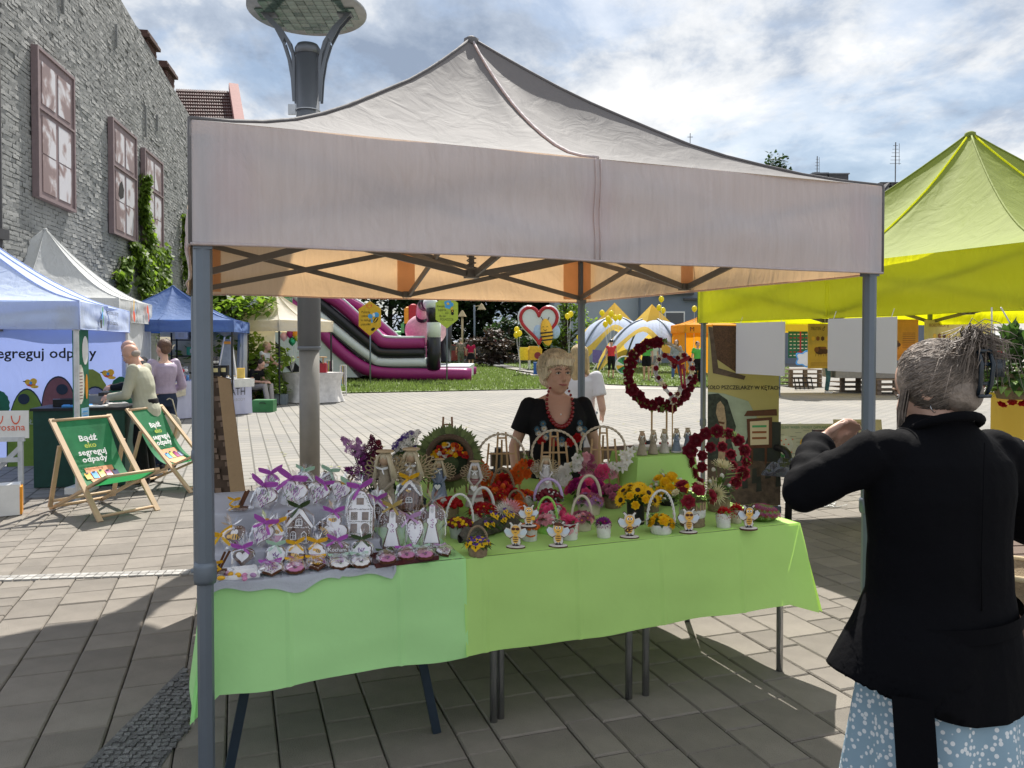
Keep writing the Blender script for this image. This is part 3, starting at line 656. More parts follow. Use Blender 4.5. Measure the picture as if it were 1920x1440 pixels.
m_cream = fabric('cream_canvas', (.72, .68, .60), (.85, .75, .5), .4, .5)
m_wpole = mat('white_pole', (.55, .57, .6), .45, metal=.2)
A17 = radians(17)
L1 = tent('canopy', 'pale blue pop up canopy with waste agency logo at the left edge', V((-4.45-cos(A17)*3, 8.17-sin(A17)*3, 0)), A17, 3, 3, 1.775, 2.07, 3.05, m_blue1, m_wpole, .024, wr=.02)
L2 = tent('canopy', 'grey white pop up canopy behind the pale blue one', V((-7.2-cos(.245)*3.2, 14.6-sin(.245)*3.2, 0)), .245, 3.2, 3.0, 2.02, 2.45, 3.85, m_grw, m_wpole, .024, truss=False, wr=.02)
L3 = tent('canopy', 'royal blue pop up canopy over the cosmetics table', V((-9.1, 17.0, 0)), radians(12), 3.0, 3.0, 1.86, 2.13, 2.95, m_blue2, m_black, .02, truss=False, wr=.02)
L4 = tent('canopy', 'cream white pop up canopy beside the lamp post', V((-6.05, 20.8, 0)), radians(64), 2.1, 2.1, 1.92, 2.22, 3.0, m_cream, m_black, .022, truss=False, wr=.02)
m_ink = mat('black_ink', (.01, .01, .012), .6, var=0); m_wink = mat('white_print', (.8, .8, .8), .6, var=0)
m_pg = mat('print_green', (.07, .33, .12), .6, var=.1); m_pr = mat('print_red', (.75, .12, .05), .6, var=.1); m_pb = mat('print_blue', (.08, .35, .75), .6, var=.1); m_py = mat('print_yellow', (.85, .5, .05), .6, var=.1)
fr = (V((3.066, 0, 1.8)), V((0, 1, 0)), V((0, 0, 1)), V((1, 0, 0)))
pr = Print(fr); pr.p(ell(1.02, .2, .05, .035, 1.2), m_pg).p(ell(1.0, .15, .05, .03, 1.2), m_pb).p(ell(1.04, .09, .07, .022, 1.5), m_pg).p(rect(.86, .0, .95, .09), m_ink); pr.done('logo', L1)
text('Agencja Rozwoju Lokalnego', .085, m_ink, L1, fr, 1.2, .17, align='LEFT', squeeze=.85); text('i Gospodarki Odpadami s.a.', .085, m_ink, L1, fr, 1.2, .05, align='LEFT', squeeze=.85)
fr = (V((3.286, 0, 2.08)), V((0, 1, 0)), V((0, 0, 1)), V((1, 0, 0)))
pr = Print(fr); pr.p(ell(1.0, .24, .16, .05, 1.5), m_py).p(ell(1.08, .2, .12, .03, 1.4), m_pb).p(ell(1.0, .06, .12, .09, 2.2), m_pr).p(ell(2.3, .24, .09, .09, 1.6), m_pr).p(ell(2.4, .14, .16, .05, 1.8), m_pr); pr.done('logo', L2)
text('LOTNE', .12, mat('grey_ink', (.35, .35, .38), .7), L2, fr, 1.7, .1)
def sidewall(parent, p0, p1, z0, z1, m, name='side_wall', wav=.03):
    mb = MB(); p0, p1 = V(p0), V(p1); d = p1-p0; n = V((-d.y, d.x, 0)).normalized()
    mb.grid(lambda u, v: p0 + d*u + n*(wav*sin(u*14+v)*(.3+v*.4)+wav*noise.noise(V((u*6, v*2, p0.x)))) + V((0, 0, z0+(z1-z0)*v)), 40, 6); return mb.build(name, m, parent, True)
m_bwall = fabric('printed_blue_wall', (.42, .52, .80), (.4, .5, .95), .35, .2)
sidewall(L1, (0, 2.95, 0), (3.0, 2.95, 0), .05, 1.9, m_bwall)
sidewall(L2, (0, 2.9, 0), (3.2, 2.9, 0), .05, 2.2, m_grw); sidewall(L2, (3.17, .1, 0), (3.17, 2.9, 0), .05, 2.1, m_grw)
sidewall(L3, (.9, 2.95, 0), (3.0, 2.95, 0), .05, 1.9, m_cream); sidewall(L4, (0, 2.05, 0), (2.1, 2.05, 0), .05, 2.0, m_cream)
mb = MB()   # gathered curtain bundle at the cream tent
for k in range(7): a = k*.9; mb.tube([(.05+.05*cos(a), 2.0+.05*sin(a), 2.0), (.05+.09*cos(a), 1.97+.06*sin(a), 1.2), (.05+.11*cos(a), 1.97+.08*sin(a), .2)], [.04, .05, .07], 6)
mb.build('tied_curtain', mat('yellow_cream', (.66, .5, .25), .8, transl=((.9, .7, .3), .4)), L4, True)
mb = MB()
for k in range(6): a = k*1.05; mb.tube([(2.9+.06*cos(a), 2.75+.05*sin(a), 1.85), (2.88+.08*cos(a), 2.75+.06*sin(a), 1.0), (2.9+.06*cos(a), 2.75+.08*sin(a), .3)], [.05, .05, .06], 6)
mb.build('tied_curtain', m_grw, L3, True)
Lw = lambda x, z: (x, z)
fr = (V((0, 2.87, 0)), V((1, 0, 0)), V((0, 0, 1)), V((0, -1, 0)))
m_bin_g = mat('bin_green', (.17, .27, .04), .7); m_bin_b = mat('bin_maroon', (.22, .09, .10), .7); m_bin_v = mat('bin_violet', (.27, .28, .42), .7); m_line = mat('bin_outline', (.02, .035, .06), .7, var=0)
m_bush = mat('bush_print', (.02, .15, .08), .7, var=.3, vs=4); m_bushy = mat('bush_print_olive', (.26, .32, .06), .7); m_trk = mat('trunk_print', (.26, .30, .05), .7, var=.3, vs=6)
pr = Print(fr, .0015, .001)
def lx(px): # pixel column to local x on the wall plane
    a0, b0 = V((0, 2.87, 0)), V((1, 2.87, 0)); M = Matrix.Rotation(A17, 3, 'Z'); o_ = V(L1.location); p0, d = o_+M@a0, M@(b0-a0); k = (px-960)/F; return (k*p0.y-p0.x)/(d.x-k*d.y)
def lz(py, px): 
    M = Matrix.Rotation(A17, 3, 'Z'); p = V(L1.location)+M@V((lx(px), 2.87, 0)); return W(px, py, p.y).z
def P_(px, py): return (lx(px), lz(py, px))
def dome2(x0, x1, yt, yb, n=18):
    c = (x0+x1)/2; r = (x1-x0)/2; h = yb-yt; return [P_(c-r, yb)] + [P_(c-r*cos(pi*i/n), yt+ h*.75*(1-sin(pi*i/n)**.8)) for i in range(n+1)] + [P_(c+r, yb)]
def blobp(cx_, cy_, rx, ry, n=30, k=8, a=.1): return [P_(cx_+rx*(1+a*abs(sin(k*t)))*cos(t), cy_+ry*(1+a*abs(sin(k*t)))*sin(t)) for t in [2*pi*i/n for i in range(n)]]
pr.p(blobp(170, 765, 32, 68), m_bushy).p(blobp(226, 768, 26, 58), m_bush).p(rect(lx(214), .1, lx(236), lz(770, 225)), m_trk).p(blobp(-4, 760, 20, 26), m_bush)
for (x0, x1, yt, yb, m) in ((78, 140, 708, 800, m_bin_b), (12, 88, 731, 905, m_bin_g), (142, 214, 727, 860, m_bin_v)):
    pr.p(dome2(x0-2, x1+2, yt-3, yb+2), m_line).p(dome2(x0, x1, yt, yb), m)
for (cx_, cy_) in ((116, 730), (44, 748), (175, 750)): pr.p([P_(cx_+11*cos(t), cy_+10*sin(t)) for t in [2*pi*i/18 for i in range(18)]], m_line)
for (cx_, cy_) in ((58, 719), (203, 702)):
    for (dx, dy, rx, ry, m) in ((0, 0, 10, 6, m_pr), (5, -4, 7, 6, m_py), (-6, -3, 6, 5, m_py), (7, 6, 8, 3, m_py), (0, -1, 3, 3, m_pb), (-12, -4, 3, 1, m_ink)): pr.p([P_(cx_+dx+rx*cos(t)*.95, cy_+dy+ry*sin(t)) for t in [2*pi*i/14 for i in range(14)]], m)
pr.done('mural_print', L1)
def ltext(s_, px, py, hpx, m, sq=1.0, bold=.02):
    x, z = P_(px, py); x2, z2 = P_(px, py-hpx); text(s_, (z2-z)*1.35, m, L1, fr, x, z, .05, bold=bold, squeeze=sq)
ltext('segreguj odpady', 84, 671, 20, m_ink, 1.0, .015); ltext('SZKŁO', 52, 795, 10, mat('pale_lettering', (.35, .42, .3), .7)); ltext('BIO', 122, 770, 10, mat('pale_lettering', (.35, .42, .3), .7))

lpx = W(581, 880, 7.9); lp = T('lamp_post', 'thick grey lamp post with round glass mirror disc on curved brackets', 'lamp post', (lpx.x, 7.9, 0))
m_post = mat('lamp_grey', (.16, .175, .20), .45, metal=.5, var=.08, vs=2)
ztop = W(581, 92, 7.9).z; zc_ = W(581, 655, 7.9).z
mb = MB(); mb.tube([(0, 0, zc_), (0, 0, ztop)], .112, 28); mb.build('post', m_post, lp, True)
mb = MB(); mb.tube([(0, 0, 0), (0, 0, zc_)], .098, 28); mb.build('lower_post', mat('lamp_grey_worn', (.21, .20, .18), .5, metal=.35, var=.15, vs=3), lp, True)
mb = MB(); mb.lathe([(.100, zc_-.01), (.114, zc_), (.114, zc_+.02), (.112, zc_+.03)], n=28); mb.lathe([(.112, zc_+.8), (.116, zc_+.81), (.116, zc_+.84), (.112, zc_+.85)], n=28); mb.build('collar', m_post, lp, True)
mb = MB(); mb.lathe([(.112, ztop-.06), (.124, ztop-.055), (.124, ztop), (.10, ztop+.04), (0, ztop+.05)], n=28); mb.build('cap', m_post, lp, True)
dz = W(581, 25, 7.9).z; m_disc = mat('disc_grey', (.30, .31, .32), .35, metal=.3); m_mir = mat('green_glass_tile', (.10, .16, .14), .12, metal=.3, var=.25, vs=6, spec=.9, isl=.2)
tilt = Matrix.Rotation(radians(-1), 3, 'X')
mb = MB(); mb.lathe([(0, .0), (.56, .0), (.572, .012), (.572, .03), (.56, .045), (0, .06)], (0, 0, dz), 48, tilt); mb.build('disc', m_disc, lp, True)
tm = MB(); tm.box((0, 0, 0), (.083, .083, .012)); tme = tm.mesh('glass_tile', m_mir)
for i in range(-5, 6):
    for j in range(-5, 6):
        if hypot(i*.088, j*.088) < .47: link('glass_tile', tme, lp, (i*.088, j*.088, dz-.008), (R.uniform(-.02, .02), R.uniform(-.02, .02), 0))
for s_ in (-1, 1):
    for (q) in ([(.115, ztop-.52), (.135, ztop-.52), (.16, ztop-.25), (.20, ztop+.02), (.30, ztop+.22), (.47, dz-.01), (.42, dz-.01), (.29, ztop+.26), (.19, ztop+.12), (.125, ztop-.08)],):
        mb = MB(); fr = (V((0, 0, 0)), V((s_, 0, 0)), V((0, 0, 1)), V((0, -1, 0)))
        outer = [(.115, ztop-.52), (.14, ztop-.52), (.155, ztop-.30), (.185, ztop-.12), (.235, ztop+.04), (.32, ztop+.20), (.45, dz)]
        inner = [(.115, ztop-.20), (.128, ztop-.02), (.175, ztop+.09), (.24, ztop+.17), (.32, ztop+.26), (.40, dz)]
        for blade in ([outer[0], outer[1], outer[2], outer[3], outer[4], (.215, ztop+.06), (.16, ztop-.12), (.135, ztop-.22)], [(.115, ztop-.52), (.135, ztop-.22), (.14, ztop-.16), (.115, ztop-.10)],
                      [(.115, ztop-.10), (.14, ztop-.16), (.15, ztop-.06), (.215, ztop+.10), (.235, ztop+.04), (.32, ztop+.20), (.45, dz), (.40, dz), (.25, ztop+.20), (.16, ztop+.06)]):
            for yy in (-.045, .035): mb.extr(blade, fr, .012, yy)
        mb.bar((s_*.44, 0, dz-.015), (s_*.30, 0, dz-.015), .12, .02); mb.build('bracket', m_post, lp)
mb = MB(); mb.box((-.125, -.12, W(575, 212, 7.9).z), (.07, .02, .10)); mb.tube([(.118*cos(a), .118*sin(a), W(575, 208, 7.9).z) for a in [2*pi*i/24 for i in range(24)]], .006, 5, closed=True); mb.build('clamp', mat('zinc', (.5, .52, .55), .35, metal=.6), lp)

ang_t = TANG; F0 = V((-1.09, 2.92, 0))        # front-left corner of the row of tables
def tp(s_, d, z=0.0): return F0 + tu*s_ + tv*d + V((0, 0, z))
ZT = .752; m_tt = mat('table_board', (.5, .5, .48), .6); m_chr = mat('chrome_leg', (.45, .46, .48), .18, metal=.9, var=0); m_navy = mat('navy_steel', (.025, .04, .06), .5, metal=.3)
def table(label, s0, s1, d0, d1, z, legs, m_leg, lr=.017, splay=0):
    t_ = T('table', label, 'table', tp(s0, d0), ang_t); mb = MB(); mb.box(((s1-s0)/2, (d1-d0)/2, z-.018), (s1-s0-.02, d1-d0-.02, .024)); mb.build('tabletop', m_tt, t_)
    for (x, y) in legs:
        mb = MB(); dx = splay*(1 if x > (s1-s0)/2 else -1)
        if splay: mb.bar((x-dx, y, z-.03), (x+dx*.6, y, .0), .035, .02, (0, 1, 0))
        else: mb.tube([(x, y, .0), (x, y, z-.03)], lr, 12)
        mb.build('leg', m_leg, t_, not splay)
    return t_
table('trestle table with dark navy splayed legs under the mint cloth', .02, .93, .02, 1.02, ZT, [(.08, .08), (.08, .92), (.8, .08), (.8, .92)], m_navy, splay=.09)
l2 = table('chrome legged table under the green cloth next to the mint cloth', .95, 1.83, .02, .92, ZT, [(.18, .08), (.22, .10), (.84, .06), (.18, .82), (.8, .82)], m_chr)
l3 = table('chrome legged table at the right end of the stall', 1.85, 2.69, .02, .92, ZT, [(.03, .06), (.80, .05), (.06, .82), (.78, .82)], m_chr)
table('folding table with grey legs at the back of the stall', 1.06, 2.6, .98, 1.62, .80, [(.08, .06), (1.4, .06), (.08, .56), (1.4, .56)], m_chr)
m_mint = mat('mint_tablecloth', (.56, .97, .42), .8, var=.04, vs=3, bump=.25, bs=6, transl=((.3, .85, .35), .30), spec=.2)
m_gcl = mat('lime_tablecloth', (.58, .90, .28), .8, var=.04, vs=3, bump=.25, bs=6, transl=((.48, .80, .12), .30), spec=.2)
m_greyc = mat('grey_linen', (.50, .52, .60), .85, var=.06, vs=6, bump=.2, bs=120, transl=((.5, .52, .6), .2))
def drape(name, label, s0, s1, d0, d1, z, hem, m, sides=(1, 1), amp=.012, hemf=None, seed=0, fold=8.0, back=.25, cat='tablecloth'):
    """cloth sheet over a board: top plus hanging skirts, thin but closed by its own folds"""
    t_ = MB(); NN = 60
    def top(u, v): x = s0+(s1-s0)*u; y = d0+(d1-d0)*v; return tp(x, y, z + .0025*noise.noise(V((x*5, y*5, seed))) + .003)
    t_.grid(top, NN, 14)
    def front(u, v):
        x = s0+(s1-s0)*u; L_ = (hemf(u) if hemf else hem); k = v**.9
        o_ = amp*(sin(x*fold+seed)+.6*sin(x*fold*2.3+seed*2+v))*k + .03*k + .012*noise.noise(V((x*3, v*3, seed+4)))*k + .006*max(0, 1-abs((x+seed) % .43 - .2)/.014)*min(1, v*6)
        if sides[1] and u > .9: x += (u-.9)*10*(.006+.105*k)
        if sides[0] and u < .1: x -= (.1-u)*10*(.006+.065*k)
        return tp(x, d0-.006-o_, z+.003 - L_*v - (.004 if v > 0 else 0))
    t_.grid(front, NN*5, 16)
    def backf(u, v): x = s0+(s1-s0)*u; return tp(x, d1+.006+amp*sin(x*fold)*v, z+.003-back*v)
    t_.grid(backf, NN, 6)
    for sd_, on in ((0, sides[0]), (1, sides[1])):
        if not on: continue
        def side(u, v, sd_=sd_, on=on):
            y = d0+(d1-d0)*u; L_ = (hemf(sd_) if hemf else hem)*(1-.25*u)*(1 if on is True or on == 1 else on); k = v
            o_ = (.015+amp*1.5*sin(y*9+seed))*k + (.05 if sd_ == 0 else .09)*k*(1-u)
            x = (s0-.006-o_) if sd_ == 0 else (s1+.006+o_)
            return tp(x, y-.034*k*(1-u), z+.003-L_*v)
        t_.grid(side, 24, 16)
    o = t_.build(name, m, None, True); return tag(o, label, cat)
tag_ = drape('tablecloth', 'lime green cloth over the long right part of the stall', .955, 2.70, .0, .95, ZT, .385, m_gcl, (0, 1), .010, hemf=lambda u: .385+.006*sin(u*5)+.07*max(0, u-.93)/.07, seed=1.3)
drape('tablecloth', 'bright mint green cloth hanging at the left end of the stall', -.02, .965, -.008, 1.03, ZT+.004, .385, m_mint, (1, 0), .010, hemf=lambda u: .392+.006*sin(u*9)+.10*max(0, .06-u)/.06, seed=5.1)
drape('tablecloth', 'lime cloth over the back row table behind the baskets', 1.03, 2.62, .97, 1.64, .80, .07, m_gcl, (1, 1), .006, seed=2.2, back=.6)
bx = T('display_box', 'tall cloth covered box carrying the row of small angels', 'box', G(1196, 922, .806), ang_t)
mb = MB(); mb.box((.19, .15, .09), (.35, .26, .18)); mb.build('box', m_tt, bx)
mb = MB()
def bxs(u, v):
    a = u*4; i = int(a) % 4; f = a-int(a); cs = [(0, 0), (.38, 0), (.38, .3), (0, .3)]; c0, c1 = cs[i], cs[(i+1) % 4]; x = c0[0]+(c1[0]-c0[0])*f; y = c0[1]+(c1[1]-c0[1])*f
    k = (1-v); q = V((x, y, .192-.186*k)); c = V((.19, .15, q.z)); d = (q-c).normalized(); return q + d*(.03*k+.014*k*sin(a*9))
mb.grid(bxs, 96, 8); mb.quad((0, 0, .192), (.38, 0, .192), (.38, .3, .192), (0, .3, .192)); mb.build('cover_cloth', m_gcl, bx, True)
ZG = ZT + .008; steps = [(-.02, .62, ZG+.000, -.02, .12), (-.02, .60, ZG+.085, .115, .28), (-.02, .58, ZG+.175, .275, .50)]
st_ = T('stepped_display', 'grey linen covered stepped shelf holding wrapped gingerbread', 'display shelf', tp(0, 0, 0), ang_t)
mb = MB()
prof = [(-.03, ZG-.035), (-.022, ZG+.002), (.0, ZG+.004), (.16, ZG+.005), (.166, ZG+.03), (.172, ZG+.06), (.182, ZG+.066), (.315, ZG+.066), (.323, ZG+.13), (.33, ZG+.186), (.34, ZG+.191), (.80, ZG+.191), (.81, ZG+.1), (.82, ZG+.01)]
def stf(u, v):
    k = u*(len(prof)-1); i = min(len(prof)-2, int(k)); f = k-i; y = prof[i][0]*(1-f)+prof[i+1][0]*f; z = prof[i][1]*(1-f)+prof[i+1][1]*f
    x = -.03 + v*.69 + .012*sin(z*60)*(v > .5); x += -.04*(1-v)*max(0, ZG+.1-z)/.1*(y > .1)
    if i == 0: z = z + .016*sin(v*11)+.01*sin(v*23)+.012*(v > .7)
    return V((x, y + .003*noise.noise(V((x*20, z*20, 0))), z + .002*noise.noise(V((x*9, y*9, 3)))))
mb.grid(stf, 65, 60)
for e_ in (-.03, .66):
    mb.add([V((e_, p[0], p[1])) for p in prof] + [V((e_-(.03 if e_ < 0 else 0), p[0], ZG)) for p in prof], [(i, i+1, i+1+len(prof), i+len(prof)) for i in range(len(prof)-1)])
mb.build('linen_cover', m_greyc, st_, True)
mb = MB()
for (y0, y1, h) in ((.19, .315, .056), (.35, .79, .18)): mb.box((.31, (y0+y1)/2, ZG+h/2+.001), (.62, y1-y0-.01, h-.004))
mb.build('step_boxes', m_tt, st_)
m_gb = mat('gingerbread', (.10, .035, .012), .6, var=.2, vs=40, bump=.2)
m_ice = mat('white_icing', (.92, .92, .92), .35, var=.03); m_cello = film('cellophane')
m_pinki = mat('pink_icing', (.62, .25, .45), .4, var=.06); m_mix = mat('dark_icing', (.05, .02, .012), .5)
m_lav = [mat('lavender_paint', (.22, .07, .32), .5, var=0), mat('mauve_paint', (.45, .17, .40), .5, var=0), mat('stem_paint', (.12, .22, .08), .5, var=0)]
m_bow = {'purple': mat('purple_ribbon', (.42, .10, .46), .4, transl=((.7, .2, .75), .3)), 'yellow': mat('yellow_ribbon', (.80, .47, .02), .4, transl=((.95, .6, .05), .3)),
         'mint': mat('mint_ribbon', (.42, .62, .48), .4, transl=((.6, .85, .65), .3)), 'dark': mat('dark_green_ribbon', (.035, .065, .018), .4), 'gold': mat('gold_ribbon', (.50, .38, .12), .4, transl=((.7, .5, .2), .3)),
         'lilac': mat('lilac_ribbon', (.55, .35, .58), .4, transl=((.7, .4, .75), .3))}
m_bky, m_bkk = mat('bee_yellow', (.85, .48, .03), .5, var=0), mat('bee_black', (.015, .01, .01), .5, var=0)
def bow(parent, fr, x, y, s, m, off=.012):
    o, ex, ey, n = fr; mb = MB(); c = o + ex*x + ey*y + n*off
    for sg in (-1, 1):
        for (ang, L_) in ((R.uniform(.15, .5), 1.0),):
            d = (ex*sg*cos(ang) + ey*sin(ang)).normalized(); pd = d.cross(n).normalized(); pts = []
            for k in range(11):
                t_ = 2*pi*k/10; r = L_*s*(.5 - .5*cos(t_)); pts.append(c + d*r + pd*sin(t_)*s*.07*(1 if k < 11 else 0) + n*(.1*s*sin(t_/2)))
            wv_ = (n*.45 + ey*.9 + ex*.2*sg).normalized()*s*.15
            for a, b in zip(pts[:-1], pts[1:]): mb.quad(a-wv_, b-wv_, b+wv_, a+wv_)
        a = c; b = c + (ex*sg*R.uniform(.3, .8) - ey*R.uniform(.4, 1.0)*(1 if R.random() < .7 else -.4)).normalized()*s*R.uniform(.8, 1.15) + n*.3*s; mdl = (a+b)/2 + n*.12*s; wv_ = (ex*.7+ey*.4*sg).normalized()*s*.12
        mb.quad(a-wv_*.5, mdl-wv_, mdl+wv_, a+wv_*.5); mb.quad(mdl-wv_, b-wv_, b+wv_*.6, mdl+wv_)
    mb.ball(c + n*.04*s, s*.15, 6, 4); return mb.build('bow', m, parent)
def wrapper(parent, fr, w_, h_, s=1.0, tuft=True):
    o, ex, ey, n = fr; mb = MB(); sd_ = R.random()*50
    def f(u, v):
        a = 2*pi*u; y = -.02*h_ + v*h_*1.10; pinch = 1.0 if v < .8 else max(.12, 1-(v-.8)*4.6)
        rx = (w_*.55)*pinch*(.88+.16*sin(pi*min(1, v*1.2))); rz = .018*pinch+.006; q = V((u*9, v*5, sd_)); k = .10*noise.noise(q*2.3)
        return o + ex*rx*cos(a)*(1+k) + ey*(y+.02*h_*noise.noise(q)) + n*(.012 + rz*sin(a)*(1+2.5*k))
    mb.grid(f, 22, 12)
    if tuft:
        c = o + ey*h_*1.05 + n*.012; 
        for k in range(9):
            a = -1.1 + 2.2*k/8 + R.uniform(-.1, .1); d = ex*sin(a) + ey*cos(a)*1.0 + n*R.uniform(-.4, .4); d2 = ex*sin(a+.3)+ey*cos(a+.3)+n*R.uniform(-.4, .4); L_ = w_*R.uniform(.42, .62)
            mb.quad(c, c+d*L_*.6, c+(d+d2)*.5*L_*1.05, c+d2*L_*.6)
    return mb.build('wrapper', m_cello, parent, True)
def shape(kind, w_, h_):
    if kind in ('heart', 'heartlav', 'heartbee', 'heartring', 'longheart'): return heart(w_, h_)
    if kind in ('scallop', 'plaque'):
        n = 40; k = 10 if kind == 'scallop' else 8; sq = 2.0 if kind == 'scallop' else 3.0; o = []
        for i in range(n):
            a = 2*pi*i/n; r = .46+.04*abs(sin(k*a/2)); c_, s_ = cos(a), sin(a); o.append((w_*r*abs(c_)**(2/sq)*(1 if c_ > 0 else -1), h_*.5 + h_*r*abs(s_)**(2/sq)*(1 if s_ > 0 else -1)))
        return o
    if kind == 'eight': return [(-.2*w_, .02*h_), (-.42*w_, .12*h_), (-.5*w_, .28*h_), (-.42*w_, .44*h_), (-.25*w_, .52*h_), (-.36*w_, .66*h_), (-.34*w_, .85*h_), (-.15*w_, .98*h_), (.08*w_, .98*h_), (.24*w_, .85*h_), (.25*w_, .66*h_), (.18*w_, .56*h_), (.38*w_, .5*h_), (.5*w_, .34*h_), (.46*w_, .14*h_), (.2*w_, .0)]
    if kind == 'bell': return [(-.5*w_, .05*h_), (-.45*w_, .2*h_), (-.34*w_, .7*h_), (-.2*w_, .93*h_), (0, h_), (.2*w_, .93*h_), (.34*w_, .7*h_), (.45*w_, .2*h_), (.5*w_, .05*h_), (0, 0)]
    if kind in ('house', 'smallhouse'): return [(-.38*w_, 0), (.38*w_, 0), (.40*w_, .48*h_), (.5*w_, .5*h_), (.12*w_, .96*h_), (0, h_), (-.12*w_, .96*h_), (-.25*w_, .82*h_), (-.25*w_, .95*h_), (-.42*w_, .95*h_), (-.42*w_, .62*h_), (-.5*w_, .5*h_), (-.40*w_, .48*h_)]
    if kind == 'tallhouse': return [(-.5*w_, 0), (.5*w_, 0), (.5*w_, .62*h_), (.40*w_, .70*h_), (.28*w_, .86*h_), (.15*w_, .97*h_), (0, h_), (-.15*w_, .97*h_), (-.28*w_, .86*h_), (-.40*w_, .70*h_), (-.5*w_, .62*h_)]
    if kind == 'birdhouse': return [(-.42*w_, 0), (.42*w_, 0), (.5*w_, .45*h_), (.25*w_, .8*h_), (0, h_), (-.25*w_, .8*h_), (-.5*w_, .45*h_)]
    if kind == 'cupcake': return [(-.30*w_, 0), (.30*w_, 0), (.42*w_, .42*h_), (.5*w_, .5*h_), (.46*w_, .64*h_), (.33*w_, .70*h_), (.28*w_, .85*h_), (.12*w_, .92*h_), (0, h_), (-.14*w_, .92*h_), (-.28*w_, .85*h_), (-.34*w_, .70*h_), (-.46*w_, .64*h_), (-.5*w_, .5*h_), (-.42*w_, .42*h_)]
    if kind == 'cup': return [(-.36*w_, 0), (.36*w_, 0), (.40*w_, .2*h_), (.5*w_, .3*h_), (.5*w_, .52*h_), (.42*w_, .58*h_), (.38*w_, .85*h_), (.15*w_, h_), (-.15*w_, h_), (-.38*w_, .85*h_), (-.44*w_, .6*h_)]
    if kind == 'angel':
        half = [(.30, 0), (.32, .14), (.2, .40), (.16, .52), (.22, .58), (.20, .66), (.36, .60), (.50, .72), (.48, .88), (.30, .88), (.16, .80), (.13, .84), (.12, .96), (0, 1)]
        return [(x*w_, y*h_) for x, y in half] + [(-x*w_, y*h_) for x, y in half[-2::-1]]
    return circ(w_/2, 20, (0, h_/2))
def strokes(pr, w_, h_, n, y0=.12, y1=.8, area=None):
    for i in range(n):
        a = R.uniform(-.55, .55)+pi/2; cx_ = R.uniform(-.28, .28)*w_; y_ = R.uniform(y0, y1)*h_
        if area and not area(cx_, y_): continue
        L_ = R.uniform(.05, .11)*h_; m = m_lav[R.choice((0, 0, 1, 1, 2))]; pr.p(ell(cx_, y_, L_, w_*.016, a, 6), m, up=(i % 4 == 0))
def dots(pr, o2, r, m, k=1, jit=.2):
    for i in range(len(o2)):
        (x0, y0), (x1, y1) = o2[i], o2[(i+1) % len(o2)]; n = max(1, int(hypot(x1-x0, y1-y0)/(r*3.0)))
        for j in range(n): f = (j+.5)/n; pr.p(circ(r*R.uniform(.7, 1.2), 6, (x0+(x1-x0)*f + R.uniform(-1, 1)*r*jit, y0+(y1-y0)*f + R.uniform(-1, 1)*r*jit)), m, up=False)
    pr.k += 1
def bee2(pr, cx_, cy_, s, a=-.35):
    for dx in (-.1, .25): pr.p(ell(cx_+dx*s, cy_+.42*s, .28*s, .20*s, 1.2), m_ice)
    pr.p(ell(cx_, cy_, .52*s, .30*s, a), m_bky); pr.p(ell(cx_-.55*s, cy_-.55*s*sin(a)*0+.15*s, .2*s, .2*s), m_bky)
    for t_ in (-.12, .14, .38): pr.p(ell(cx_+t_*s*cos(a), cy_+t_*s*sin(a), .06*s, .26*s, a), m_bkk, up=False)
    pr.k += 1
GZ = [ZG+.004, ZG+.070, ZG+.194]
